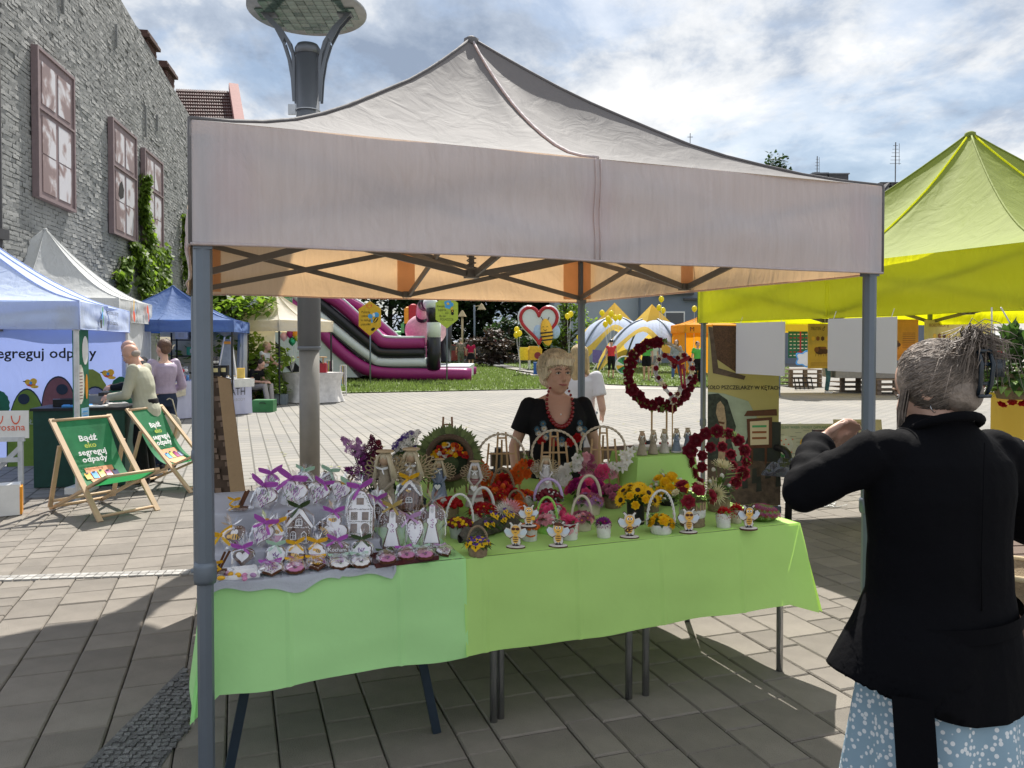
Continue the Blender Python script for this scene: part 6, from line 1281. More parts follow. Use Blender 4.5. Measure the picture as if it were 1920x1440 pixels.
def arch(pts, r, cols, y0=0.0, y1=None):
    P = [sp(*q[:2], q[2] if len(q) > 2 else 0) for q in pts]
    for i in range(len(P)-1):
        mb = MB(); a, b = P[i], P[i+1]; mid = (a+b)/2 + ((a-P[i-1]).normalized() - (P[i+2]-b).normalized())*.05*(a-b).length if 0 < i < len(P)-2 else (a+b)/2
        mb.tube([a, mid, b], [r*kS, r*kS*1.04, r*kS], 14); mb.build('arch_segment', cols[i % len(cols)], sl, True)
arch([(1600, 640), (1600, 415), (1600, 310), (1595, 215), (1560, 175, .6), (1510, 180, 1.4), (1480, 240, 2.2), (1470, 300, 3), (1480, 420, 3.8), (1480, 600, 4.6)], 48, [m_vblk, m_vwh, m_vblk, m_vwh, m_vblk, m_vpk, m_vblk, m_vpk, m_vwh])
arch([(1600, 600, 4.6), (1610, 250, 4.6), (1640, 40, 4.6)], 60, [m_vblk, m_vwh])
mb = MB(); mb.ball(sp(1490, 360, 3.0), (.95, .7, .75), 16, 10); mb.build('mouth_arch', m_vpk, sl, True)
ic = T('inflatable_castle', 'red, orange and green inflatable castle behind the slide', 'inflatable', (0, 41, 0))
for (x0, y0, x1, y1, m) in ((1372, 320, 1420, 600, m_vgr), (1395, 215, 1428, 400, m_vor), (1425, 195, 1475, 420, m_vred), (1240, 385, 1440, 400, m_vgr), (1000, 400, 1440, 640, m_vwh)):
    a, b = W(*C6(x0, y0), 41), W(*C6(x1, y1), 41); mb = MB(); mb.box(((a.x+b.x)/2, .6, (a.z+b.z)/2), (b.x-a.x, 1.2, a.z-b.z)); mb.ball(((a.x+b.x)/2, .6, a.z), ((b.x-a.x)/2, .6, .12), 10, 5); mb.build('tower' if y0 < 350 else 'wall', m, ic)
ri = T('red_inflatable_top', 'round red inflatable knob above the cream tent', 'inflatable', W(470, 563, 38)); mb = MB(); mb.ball((0, 0, 0), (.85, .85, .5), 14, 8); mb.tube([(0, 0, -4), (0, 0, 0)], .5, 10); mb.build('knob', m_vred, ri, True)
bn = T('lawn_banner', 'green banner with honeycomb by the magenta slide', 'banner', W(523, 720, 31)); 
a, b = W(503, 552, 31)-V(bn.location), W(548, 590, 31)-V(bn.location); mb = MB(); mb.box(((a.x+b.x)/2, 0, (a.z+b.z)/2), (b.x-a.x, .05, a.z-b.z)); mb.build('panel', m_vgr, bn); fr = frame(((a.x), -.03, b.z)); text('Kto od dziecka', .2, m_wink, bn, fr, .1, .55, align='LEFT', squeeze=.7)
pr = Print(fr); [pr.p(circ(.07, 6, (.62+.12*(i % 3)+.06*((i//3) % 2), .2+.11*(i//3)), a0=pi/6), m_py, False) for i in range(9)]; pr.done('print', bn); mb = MB(); [mb.tube([(x, .03, -bn.location.z), (x, .03, a.z)], .03, 6) for x in (a.x,)]; mb.build('post', m_wire, bn)

m_hy, m_hg = mat('sign_yellow', (.70, .42, .03), .5), mat('sign_green', (.42, .52, .06), .5)
def hexsign(px, pyb, cx_, cy_, w_, h_, m, label, lines, extra):
    p = G(px, pyb); k = p.y/F; t_ = T('hexagonal_sign', label, 'sign', p, R.uniform(-.1, .1), 'hexagonal bee signs on poles'); zc2 = W(cx_, cy_, p.y).z
    mb = MB(); mb.tube([(0, 0.03, 0), (0, .03, zc2)], .03, 8); mb.build('pole', m_alu, t_, True); W2, H2 = w_*k/2, h_*k/2
    o = [(0, H2), (W2, H2*.55), (W2, -H2*.45), (0, -H2), (-W2, -H2*.45), (-W2, H2*.55)]; fr = frame((0, 0, zc2)); mb = MB(); mb.extr(o, fr, .03, -.01); mb.build('board', m, t_)
    for i, (s_, x, y, sz) in enumerate(lines): text(s_, sz*H2, m_ink, t_, fr, x*W2, y*H2, .024, 'CENTER', squeeze=.75)
    pr = Print(fr, .002, .022)
    if extra == 'y':
        pr.p([(x*1.0, y) for x, y in heart(.28*W2*2, .25*H2, c=(-.05*W2, .55*H2))], m_pr).p([(x, y) for x, y in heart(.18*W2*2, .17*H2, c=(-.05*W2, .59*H2))], m)
        for (x, y, rx, ry, a, mm) in ((.05, .12, .2, .09, .7, m_pb), (.6, .2, .24, .1, 1.0, m_pb), (.36, .2, .12, .07, .2, m_wink), (.55, -.08, .16, .12, -.6, m_ink), (.55, -.08, .06, .11, -.6, m_hy), (.2, -.14, .08, .08, 0, m_pb), (.3, -.62, .2, .05, .5, m_ink)): pr.p(ell(x*W2, y*H2, rx*W2, ry*H2*1.6, a), mm)
    else:
        for (x, y, r, mm) in ((-.05, .55, .17, m_pb), (.2, .62, .17, m_pb), (.42, .45, .17, m_pb), (.0, .35, .17, m_pb), (.2, .30, .16, m_pb), (.1, .5, .1, m_py), (.5, .05, .13, m_ink), (.5, .05, .06, m_hy), (.5, -.1, .12, m_ink), (.45, .2, .1, m_py)): pr.p(circ(r*W2*1.1, 10, (x*W2, y*H2)), mm)
    pr.done('print', t_)
hexsign(694, 722, 694, 597, 42, 65, m_hy, 'yellow hexagonal sign about honey on a thin pole', [('Pszczoły', -.35, .30, .2), ('i zdrowie', -.35, .08, .2), ('to zasługa', -.35, -.16, .2), ('pszczółki', -.35, -.40, .2)], 'y')
hexsign(838, 717, 836, 585, 42, 62, m_hg, 'green hexagonal sign with blue flowers on a thin pole', [('Kwiatki,', -.5, .28, .2), ('bądźcie', -.4, .06, .2), ('mili', .0, -.12, .2), ('dla nas', -.4, -.30, .2), ('POSADZCIE', .0, -.52, .2)], 'g')
for (px, yb, yt, lab) in ((889, 690, 572, 'tall grey street lamp behind the path'), (866, 688, 585, 'short old fashioned lamp in front of the dark trees')):
    t_ = thing_at('street_lamp', lab, 'street lamp', px, 0, Y=56); z = W(px, yt, 56).z; mb = MB(); mb.tube([(0, 0, 0), (0, 0, z)], .07, 8); mb.build('pole', m_alu if px > 880 else m_wire, t_, True); mb = MB(); mb.bar((0, 0, z-.1), (.5 if px > 880 else .01, 0, z), .06, .06); mb.lathe([(.0, .0), (.3, -.02), (.12, .3), (.05, .4), (0, .42)], (.5 if px > 880 else 0, 0, z-.3), 12); mb.build('lamp_head', m_wire, t_)
def car(px, Y, rz, m, label):
    t_ = T('parked_car', label, 'car', (W(px, 690, Y).x, Y, 0), rz, 'cars parked behind the trees'); mb = MB(); o = [(-2.1, .3), (2.1, .3), (2.15, .6), (2.0, .85), (1.2, .98), (.55, 1.42), (-.9, 1.45), (-1.7, 1.0), (-2.1, .9)]
    mb.extr(o, (V((0, -.85, 0)), V((1, 0, 0)), V((0, 0, 1)), V((0, -1, 0))), 1.7, -1.7); mb.build('body', m, t_); mb = MB()
    for y in (-.86, .86): mb.quad((-1.45, y, 1.02), (1.0, y, 1.0), (.5, y, 1.36), (-.85, y, 1.38))
    mb.build('side_window', m_glass, t_, kind='stuff'); mb = MB(); mb.quad((1.24, -.7, 1.0), (1.24, .7, 1.0), (.62, .6, 1.4), (.62, -.6, 1.4)); mb.build('windscreen', m_glass, t_)
    for x in (-1.3, 1.35):
        for y in (-.8, .8): mb = MB(); mb.tube([(x, y-.1, .32), (x, y+.1, .32)], .32, 16); w_ = mb.build('wheel', m_black, t_); mb = MB(); mb.tube([(x, y-.11, .32), (x, y+.11, .32)], .18, 12); mb.build('rim', m_alu, w_)
    for y in (-.6, .6): mb = MB(); mb.box((2.1, y, .7), (.08, .3, .14)); mb.build('headlight', m_wht, t_)
car(838, 57, .1, mat('dark_red_car', (.18, .01, .015), .25, coat=.6), 'dark red parked car beyond the end of the slide'); car(905, 58, .05, mat('dark_car', (.02, .022, .025), .25, coat=.6), 'dark parked car under the trees'); car(800, 60, .2, mat('dark_car', (.02, .022, .025), .25, coat=.6), 'dark parked car hidden by the slide arch')
def hivebox(px, py, pyt, w_, m, label, roof=True, door=None):
    p = G(px, py); k = p.y/F; t_ = T('hive_box', label, 'hive box', p, R.uniform(-.15, .15)); zt = W(px, pyt, p.y).z; zb = zt*.42; W2 = w_*k/2; mb = MB(); mb.box((0, 0, (zb+zt*.85)/2), (W2*2, W2*1.6, zt*.85-zb)); mb.build('box', m, t_)
    mb = MB(); mb.extr([(-W2*1.1, 0), (W2*1.1, 0), (W2*.7, zt*.17), (-W2*.9, zt*.17)], frame((0, -W2*.8, zt*.85)), W2*1.7, -W2*1.7); mb.build('lid', m, t_)
    for sx in (-1, 1):
        for sy in (-1, 1): mb = MB(); mb.bar((sx*W2*.9, sy*W2*.7, 0), (sx*W2*.9, sy*W2*.7, zb), .05, .05, (0, 1, 0)); mb.build('leg', m_wht, t_)
    if door: mb = MB(); mb.tube([(W2*.3, -W2*.83, zt*.62), (W2*.3, -W2*.8, zt*.62)], zt*.15, 14); mb.build('round_disc', door, t_)
m_hr = mat('hive_red', (.24, .03, .045), .6); hivebox(932, 682, 637, 22, m_hr, 'dark red hive box on white legs, front of the pair'); hivebox(912, 681, 645, 14, m_hr, 'dark red hive box on white legs, half behind its twin')
hivebox(1003, 693, 650, 24, mat('hive_orange', (.72, .42, .03), .6), 'orange hive box with round maroon disc', door=m_hr); hivebox(983, 692, 652, 18, mat('hive_yellow', (.75, .62, .04), .6), 'bright yellow hive box beside the orange one')
Yh = 40; c = W(1010, 652, Yh); t_ = T('inflatable_heart', 'large white inflatable heart with red outline and smiling bee', 'inflatable heart', (c.x, Yh, 0)); kh = Yh/F
mb = MB(); hw = heart(80*kh, 80*kh, 40); zb_ = c.z
for (s_, y) in ((.86, -.35), (1, -.15), (1, .35), (.86, .55)): mb.v += [V((x*s_, y, zb_+(z_-40*kh)*s_+40*kh)) for x, z_ in hw]
n = 40; mb.f = [tuple(range(n)), tuple(3*n+i for i in range(n-1, -1, -1))] + [(j*n+(i+1) % n, j*n+i, (j+1)*n+i, (j+1)*n+(i+1) % n) for j in range(3) for i in range(n)]; mb.m = [0]*len(mb.f)
mb.build('heart', m_vwh, t_, False)
mb = MB(); h2 = heart(68*kh, 68*kh, 60); mb.tube([(x, -.36, zb_+7*kh+z_) for x, z_ in h2], .085, 8, closed=True); mb.build('outline', m_vred, t_, True)
mb = MB(); mb.ball((0, 0, 0), (.30, .2, .68), 16, 10, Matrix.Rotation(-.12, 3, 'Y')); be = mb.build('bee', m_py, t_, True, loc=(.38, -.42, zb_+29*kh)); 
for i, z_ in enumerate((-.38, -.2, -.02)): mb = MB(); r = .30*sqrt(1-(z_/.68)**2)+.012; mb.lathe([(r*.98, z_-.035), (r+.01, z_-.03), (r+.01, z_+.03), (r*.98, z_+.035)], n=18, ell=.68, M=Matrix.Rotation(-.12, 3, 'Y')); mb.build('stripe', m_vblk, be, True)
for s_ in (-1, 1): mb = MB(); mb.ball((.38+s_*.42, -.32, zb_+30*kh), (.26, .1, .36), 12, 8); mb.build('wing', m_pb if False else mat('pale_blue_vinyl', (.4, .55, .75), .4), t_, True); mb = MB(); mb.tube([(.38+s_*.1-.06, -.45, zb_+50*kh), (.38+s_*.2-.08, -.5, zb_+57*kh)], .02, 5); mb.build('antenna', m_vblk, t_)
pr = Print(frame((.30, -.625, zb_+38*kh)), .004, 0); [pr.p([(x+.05*cos(a), .04*sin(a)) for a in [pi*i/6 for i in range(7)]] + [(x+.035*cos(a), .02*sin(a)) for a in [pi-pi*i/6 for i in range(7)]], m_ink) for x in (-.1, .1)]; pr.p([(.09*cos(a), -.10-.07*sin(a)) for a in [pi*i/8 for i in range(9)]] + [(.07*cos(a), -.10-.04*sin(a)) for a in [pi-pi*i/8 for i in range(9)]], m_ink); pr.done('smile', t_)
mb = MB(); mb.box((.2, .3, .3), (.9, .5, .6)); mb.build('blower_base', mat('blue_vinyl', (.03, .12, .38), .4), t_)
m_dw_ = fabric('dome_pale_blue', (.55, .62, .80), (.5, .6, .85), .3, .2); m_dy = fabric('dome_yellow', (.80, .55, .10), (.85, .6, .1), .35, .2)
def dome_tent(cxp, Y, Rm, H, label, rot):
    t_ = T('dome_tent', label, 'event tent', (W(cxp, 690, Y).x, Y, 0), rot, 'domed tents on the right lawn'); mb = MB(); mb2 = MB(); nn_ = 48
    def f(a, r):
        e = 1 - .46*(.5-.5*cos(4*a))**.8 ; rr_ = r*e; return V((Rm*1.25*rr_*cos(a), Rm*1.25*rr_*sin(a), H*(1-rr_**2.3)))
    for i in range(nn_):
        a0, a1 = 2*pi*i/nn_, 2*pi*(i+1)/nn_
        for j in range(10):
            r0, r1 = .06+.94*j/10, .06+.94*(j+1)/10; (mb2 if j >= 8 else mb).quad(f(a0, r0), f(a1, r0), f(a1, r1), f(a0, r1))
    mb.build('canopy', m_dw_, t_, True); mb2.build('arch_trim', m_dy, t_, True)
    mb = MB(); q = [V((s1*.62*Rm*.45, s2*.62*Rm*.45, H*.93)) for s1, s2 in ((-1, -1), (1, -1), (1, 1), (-1, 1))]; ap = V((0, 0, H*1.28)); [mb.quad(q[i], q[(i+1) % 4], ap) for i in range(4)]; mb.build('peak', m_dy, t_)
    for i in range(4): mb = MB(); mb.tube([f(pi/2*i, r/10)+V((0, 0, .02)) for r in range(1, 11)], .06, 6); mb.build('rib', m_alu, t_, True)
dome_tent(1222, 43, 2.6, 2.85, 'nearer pale blue dome tent with yellow arches and pointed peak', .35); dome_tent(1152, 48, 2.6, 3.1, 'farther pale blue dome tent with yellow arches left of its twin', .7)
t_ = tent('canopy', 'orange market tent with small logo at the right lawn edge', V((W(1285, 690, 38).x, 38, 0)), .05, 2.6, 2.6, 2.05, 2.45, 3.0, fabric('orange_canvas', (.75, .38, .03), (.9, .4, .02), .4, .2), m_alu, truss=False)
sidewall(t_, (0, 2.5, 0), (2.6, 2.5, 0), .05, 2.1, fabric('orange_canvas', (.75, .38, .03), (.9, .4, .02), .4, .2)); sidewall(t_, (.05, 0, 0), (.05, 2.5, 0), .05, 2.1, MATS['orange_canvas'])
text('M', .3, m_ink, t_, frame((0, -.07, 2.08)), .3, .05); 
t_ = thing_at('fortune_wheel', 'colourful spoked wheel of fortune in front of the dome tent', 'wheel', 1171, 712); k = t_.location.y/F; mb = MB(); mb.tube([(0, 0, 27*k), (0, .1, 0)], .04, 6); mb.tube([(-.4, 0, .02), (.4, 0, .02)], .04, 6); mb.build('stand', m_wht, t_); mb = MB(); mb.tube([(17*k*cos(a), -.05, 27*k+17*k*sin(a)) for a in [2*pi*i/24 for i in range(24)]], .03, 6, closed=True); mb.build('rim', m_wht, t_, True)
for i in range(12): a0, a1 = 2*pi*i/12, 2*pi*(i+1)/12; mb = MB(); mb.quad((0, -.05, 27*k), (16*k*cos(a0), -.05, 27*k+16*k*sin(a0)), (16*k*cos(a1), -.05, 27*k+16*k*sin(a1))); mb.build('segment', (m_pg, m_wht, m_py, m_bush)[i % 4], t_)
m_bal = mat('yellow_balloon', (.80, .68, .03), .25, var=0, transl=((.95, .85, .1), .35)); bsrc = None
def balloon(p, r, m, label, group, anchor=None):
    t_ = T('balloon', label, 'balloon', p, 0, group); mb = MB(); mb.lathe([(0, r*1.15), (r*.4, r*1.08), (r*.8, r*.7), (r, r*.15), (r*.92, -r*.35), (r*.6, -r*.85), (r*.15, -r*1.2), (r*.08, -r*1.25), (r*.14, -r*1.34)], n=14); mb.build('skin', m, t_, True)
    if anchor is not None: mb = MB(); mb.tube([(0, 0, -r*1.3), V(anchor)-V(p)], .008, 3, cap=False); mb.build('string', m_wht, t_)
bl_ = [(1064, 593, 'upper left'), (1070, 589, 'upper right'), (969, 618, 'top'), (974, 625, 'right'), (968, 628, 'lower'), (1129, 587, 'leftmost'), (1146, 588, 'top middle'), (1140, 598, 'middle'), (1135, 608, 'lowest'), (1154, 596, 'right middle'), (1162, 595, 'rightmost'), (1144, 603, 'inner'), (1240, 561, 'topmost'), (1236, 577, 'lower left'), (1243, 582, 'lower right'), (1302, 579, 'single'), (1086, 633, 'low yellow'), (1088, 641, 'lowest low')]
for i, (px, py, ds) in enumerate(bl_):
    Y = 38 + (i % 3)*.3; g = (0 if i < 2 else 1 if i < 5 else 2 if i < 12 else 3 if i < 15 else 4 if i < 16 else 5); gl = ['cluster right of the inflatable heart', 'cluster left of the inflatable heart', 'cluster over the farther dome tent', 'cluster over the nearer dome tent', 'one above the orange market tent', 'pair between the canopy pole and dome tent'][g]
    ax = [(1067, 690), (975, 690), (1146, 700), (1240, 690), (1302, 690), (1087, 700)][g]; balloon(W(px, py, Y), 5.2*Y/F, m_bal, f'{ds} yellow balloon of the {gl}' if g != 4 else 'single yellow balloon above the orange market tent', 'yellow balloons', anchor=V((W(ax[0], 690, 38).x, 38.2, .6)))
t_ = thing_at('garden_chair', 'purple and yellow deckchair on the lawn left of the cyclist', 'deckchair', 1121, 697); mb = MB(); k = t_.location.y/F; mb.quad((-10*k, 0, .5), (8*k, 0, .45), (9*k, .3, 1.15), (-9*k, .3, 1.2)); mb.build('canvas', mat('purple_cloth', (.15, .12, .3), .7), t_); 
for a, b in (((-10, .5), (9, 0)), ((-10, 0), (8, .9)), ((8, .9), (12, 0))): mb = MB(); mb.bar((a[0]*k, 0, a[1]), (b[0]*k, .1, b[1]), .05, .04); mb.build('leg', m_wht, t_)

m_wcl = fabric('white_cloth', (.62, .63, .76), (.6, .62, .85), .25, .3)
def skirt_table(px0, py0, px1, py1, z, dpt, label, m=m_wcl, lcol=None, pleats=26):
    a, b = G(px0, py0), G(px1, py1); d = b-a; L_ = d.length; t_ = T('cloth_table', label, 'table', a, atan2(d.y, d.x)); mb = MB(); mb.box((L_/2, dpt/2, z-.02), (L_-.02, dpt-.02, .03)); mb.build('tabletop', m_tt, t_)
    mb = MB(); per = 2*(L_+dpt)
    def f(u, v):
        s_ = u*per
        if s_ < L_: x, y, nx, ny = s_, 0, 0, -1
        elif s_ < L_+dpt: x, y, nx, ny = L_, s_-L_, 1, 0
        elif s_ < 2*L_+dpt: x, y, nx, ny = 2*L_+dpt-s_, dpt, 0, 1
        else: x, y, nx, ny = 0, per-s_, -1, 0
        o_ = (.018*sin(s_*pleats)+.015*sin(s_*pleats*.37))*v + .02*v; return V((x+nx*o_, y+ny*o_, z-(z-.02)*v))
    mb.grid(f, 140, 5); mb.quad((0, 0, z), (L_, 0, z), (L_, dpt, z), (0, dpt, z)); mb.build('skirt', m, t_, True); return t_, L_
t_, L_ = skirt_table(300, 790, 472, 776, .80, .8, 'long table with pleated white skirt lettered ATH under the blue tent'); fr = frame((0, -.05, 0)); text('BATH', .24, m_ink, t_, fr, L_*.80, .45, squeeze=.8); text('AND BODY', .09, MATS['grey_ink'], t_, fr, L_*.80, .32)
mb = MB(); mb.grid(lambda u, v: V((L_*(.08+.17*u), -.055-.005*sin(u*20), .78-.30*v*(1-.2*abs(u-.5)))), 12, 5); cl_ = mb.build('towel', m_crm, t_, True); text('COSY', .08, MATS['grey_ink'], t_, fr, L_*.165, .58, .02)
mb = MB(); mb.grid(lambda u, v: V((L_*(.78+.24*u), -.06+.02*sin(u*20)*v, .805-.18*v)), 16, 5); mb.quad((L_*.78, 0, .806), (L_*1.02, 0, .806), (L_*1.02, .7, .806), (L_*.78, .7, .806)); mb.build('overcloth', m_wick, t_, True)
ctr = V(t_.location); ca, sa = cos(t_.rotation_euler.z), sin(t_.rotation_euler.z)
def ot(x, y, z): return ctr + V((ca*x-sa*y, sa*x+ca*y, z))
m_btl = mat('dark_bottle', (.03, .015, .01), .15, coat=.5); m_lab = mat('label_paper', (.7, .68, .6), .6); m_gbag = mat('green_bag', (.05, .35, .2), .4)
for i in range(7):
    c_ = T('bottle', ['dark pump bottle at the left end of the back row', 'dark bottle second from left in the back row', 'dark bottle with pale label third in the back row', 'red brown bottle fourth in the back row', 'small dark bottle fifth in the back row', 'small white topped bottle sixth in the back row', 'squat bottle at the right end of the back row'][i], 'bottle', ot(L_*(.62+.035*i), .55, 1.12 if i < 5 else .81), 0, 'bottles on the cosmetics table'); mb = MB(); mb.lathe([(0, 0), (.035, .0), (.036, .12), (.015, .15), (.014, .18), (0, .18)], n=10); mb.build('glass', m_btl, c_, True); mb = MB(); mb.lathe([(.0365, .03), (.0365, .09)], n=10); mb.build('label', m_lab, c_, True)
for i in range(3):
    c_ = T('display_case', ['black display case with cream label, left', 'black display case with cream label, middle', 'black display case with cream label, right'][i], 'display case', ot(L_*(.62+.09*i), .42, .806), .1, 'black cases on the cosmetics table'); mb = MB(); mb.box((0, 0, .15), (.20, .16, .30)); mb.build('case', m_black, c_); mb = MB(); mb.box((.01, -.082, .2), (.10, .005, .09)); mb.build('label', mat('cream_label', (.75, .65, .3), .6), c_)
for i in range(12):
    c_ = T('cosmetic_jar', 'small white jar standing among the cosmetics on the white table', 'jar', ot(L_*(.60+.028*i), .18+.08*(i % 3), .806), 0, 'white jars on the cosmetics table'); mb = MB(); mb.lathe([(0, 0), (.028, 0), (.028, .05), (0, .05)], n=10); mb.build('jar', m_wht, c_); mb = MB(); mb.lathe([(.029, .05), (.029, .065), (0, .066)], n=10); mb.build('lid', (m_black, m_wht, m_py)[i % 3], c_)
for i in range(6):
    c_ = T('gift_bag', ['clear gift bag with orange bow at the left', 'clear gift bag with green filling and orange bow', 'clear gift bag with lime bow', 'clear gift bag with green filling in the middle', 'clear gift bag with red candle', 'clear gift bag beside the canopy pole'][i], 'gift bag', ot(L_*(.05+.06*i), .2+.1*(i % 2), .806), 0, 'gift bags on the white table'); mb = MB(); mb.lathe([(0, 0), (.07, 0), (.075, .12), (.03, .22), (.06, .3)], n=8, jit=.2); mb.build('film', m_cello, c_, True); mb = MB(); mb.box((0, 0, .06), (.08, .07, .11)); mb.build('filling', (m_gbag, m_wht, m_gbag, m_gbag, m_vred, m_pb)[i], c_); mb = MB(); mb.ball((0, -.03, .22), (.05, .03, .04), 8, 5); mb.build('bow', (m_vor, m_vor, m_hg, m_py, m_vred, m_wht)[i], c_)
t_ = T('price_board', 'white framed A board with orange strip behind the bottles', 'board', ot(L_*.93, .75, 0), .1)
for s_ in (-1, 1): mb = MB(); mb.bar((s_*.22, 0, .8), (s_*.07, .1, 1.75), .04, .03); mb.build('frame', m_wht, t_)
mb = MB(); mb.quad((-.2, .01, .85), (.2, .01, .85), (.07, .1, 1.7), (-.07, .1, 1.7)); mb.build('panel', mat('board_grey', (.3, .34, .38), .5), t_); mb = MB(); mb.box((0, .06, 1.62), (.14, .03, .06)); mb.build('strip', m_vor, t_)
t_ = T('honey_box', 'yellow box of wax goods at the right end of the white table', 'box', ot(L_*.95, .25, .81), .2); mb = MB(); mb.box((0, 0, .11), (.16, .1, .22)); mb.build('box', mat('wax_yellow', (.7, .5, .12), .6), t_); mb = MB(); mb.box((0, 0, .225), (.17, .11, .01)); mb.build('lid', m_py, t_)
t_ = T('black_rack', 'black metal shelf rack with boxes under the blue tent', 'rack', G(322, 778)+V((0, .9, 0))); w_ = .75
for x in (-w_/2, w_/2):
    for y in (0, .3): mb = MB(); mb.bar((x, y, 0), (x, y, 1.85), .03, .03, (0, 1, 0)); mb.build('upright', m_black, t_)
for z in (.9, 1.3, 1.68): mb = MB(); mb.box((0, .15, z), (w_, .32, .025)); mb.build('shelf', m_black, t_)
for (x, z, m, lab) in ((-.15, 1.70, m_wht, 'white carton on the top shelf of the black rack'), (.2, 1.70, m_black, 'black carton with gold seal on the top shelf of the rack'), (.12, 1.32, m_gbag, 'green and white carton on the middle shelf of the rack')):
    c_ = T('carton', lab, 'box', V(t_.location)+V((x, .12, z))); mb = MB(); mb.box((0, 0, .1), (.3, .2, .19)); mb.build('box', m, c_); mb = MB(); mb.box((0, -.102, .1), (.14, .004, .1)); mb.build('label', m_lab, c_)
c0 = G(575, 757)+V((0, .6, 0)); t_ = T('round_table', 'white clothed table with red goods beside the lamp post', 'table', c0); mb = MB(); mb.grid(lambda u, v: V(((.85+.04*sin(u*6.283*9)*v-.10*sin(v*3.1))*cos(2*pi*u), (.6+.04*sin(u*6.283*9)*v-.1*sin(v*3.1))*sin(2*pi*u), .78*(1-v)+.02)), 70, 8); mb.lathe([(.85, .801), (0, .803)], n=40, ell=.7); mb.build('cloth', m_crm if False else mat('offwhite_cloth', (.62, .6, .58), .8), t_, True); mb = MB(); mb.lathe([(0, .77), (.8, .77), (.8, .79), (0, .795)], n=30, ell=.7); mb.build('tabletop', m_tt, t_)
for i, (x, y, s, m, lab) in enumerate(((-.05, -.3, .2, m_vblk, 'black box on the round white table'), (.3, -.1, .22, m_vred, 'red sweet box stack on the round white table'), (.12, -.3, .16, m_wick, 'clear bag of sweets on the round white table'), (.2, .15, .24, m_vred, 'red toy box at the back of the round white table'))):
    c_ = T('goods_box', lab, 'box', c0+V((x, y, .804))); mb = MB(); mb.box((0, 0, s*.5), (s*1.1, s*.8, s)); mb.build('box', m, c_); mb = MB(); mb.box((0, 0, s+.01), (s*1.14, s*.84, .02)); mb.build('lid', m, c_)
c_ = T('wooden_tray', 'wooden tray raised on the round white table', 'tray', c0+V((0, .0, 1.22))); mb = MB(); mb.box((0, 0, 0), (.75, .3, .03)); mb.build('board', m_wood, c_); 
for x in (-.3, .3): mb = MB(); mb.bar((x, 0, -.41), (x, 0, 0), .03, .03, (0, 1, 0)); mb.build('leg', m_wood, c_)
t_ = T('tripod', 'black tripod stand in front of the round white table', 'tripod', G(547, 752)); 
for a in (.3, 2.4, 4.5): mb = MB(); mb.tube([(0, 0, .55), (.35*cos(a), .35*sin(a), 0)], .018, 6); mb.build('leg', m_black, t_)
mb = MB(); mb.tube([(0, 0, .3), (0, 0, 1.25)], .018, 6); mb.build('column', m_black, t_)
t_ = T('suitcase', 'green suitcase lying on the paving beside the white table', 'suitcase', G(492, 773), .05); mb = MB(); mb.box((0, .2, .14), (.48, .36, .28)); mb.build('shell', mat('bottle_green', (.03, .16, .05), .5), t_); mb = MB(); mb.tube([(-.07, .01, .2), (-.05, -.02, .22), (.05, -.02, .22), (.07, .01, .2)], .01, 6); mb.build('handle', m_black, t_)
t_ = T('crate', 'grey plastic crate under the cream tent table', 'crate', G(520, 758), .1)
for (c, s) in (((0, 0, .01), (.5, .35, .02)), ((0, -.17, .14), (.5, .015, .26)), ((0, .17, .14), (.5, .015, .26)), ((-.25, 0, .14), (.015, .35, .26)), ((.25, 0, .14), (.015, .35, .26))): mb = MB(); mb.box(c, s); mb.build('side', mat('grey_plastic', (.16, .19, .21), .5), t_)
for i, (px, py, m, lab) in enumerate(((532, 631, m_vpk, 'pale pink balloon'), (544, 626, m_mag, 'magenta balloon'), (555, 627, m_vor, 'orange balloon'), (548, 640, mat('foil_green', (.03, .3, .15), .15, metal=.6), 'green foil balloon'), (559, 633, m_hg, 'lime balloon'))): balloon(W(px, py, 21.6), .1, m, lab+' bunched under the cream tent', 'balloons under the cream tent', anchor=V((W(548, 700, 21.6).x, 21.6, .8)))
t_ = T('ribbon_stand', 'white stand hung with rainbow coloured ribbons by the lamp post', 'display stand', G(630, 740), .25); k = t_.location.y/F
for (x0, y0, h) in ((-18, .25, 64), (-6, .0, 64), (8, 0, 55), (18, -.3, 55)): mb = MB(); mb.bar((x0*k, y0, 0), (x0*k, y0, h*k), .03, .03, (0, 1, 0)); mb.build('upright', m_wht, t_)
for (x0, x1, y0, y1, z) in ((-18, -6, .25, 0, 64), (8, 18, 0, -.3, 55), (-18, 8, .25, 0, 28), (-6, 18, 0, -.3, 6), (-18, -6, .25, 0, 28)): mb = MB(); mb.bar((x0*k, y0, z*k), (x1*k, y1, z*k), .03, .03); mb.build('rail', m_wht, t_)
mb = MB(); mb.quad((-18*k, .3, 6*k), (-6*k, -.3, 6*k), (18*k, -.35, 6*k), (8*k, .25, 6*k)); mb.build('shelf', m_wht, t_)
for (x0, x1, y0, y1, z) in ((-17, -7, .23, .02, 63), (9, 17, -.02, -.28, 54)):
    for i in range(7): f0, f1 = i/7, (i+.8)/7; mb = MB(); a = V(((x0+(x1-x0)*f0)*k, y0+(y1-y0)*f0, z*k)); b = V(((x0+(x1-x0)*f1)*k, y0+(y1-y0)*f1, z*k)); dz_ = V((0, -.02, -38*k*R.uniform(.85, 1.05))); mb.quad(a, b, b+dz_, a+dz_); mb.build('ribbon', (m_vpk, m_pb, m_py, m_vgr, m_mag, m_wht, m_bin_v)[i], t_)

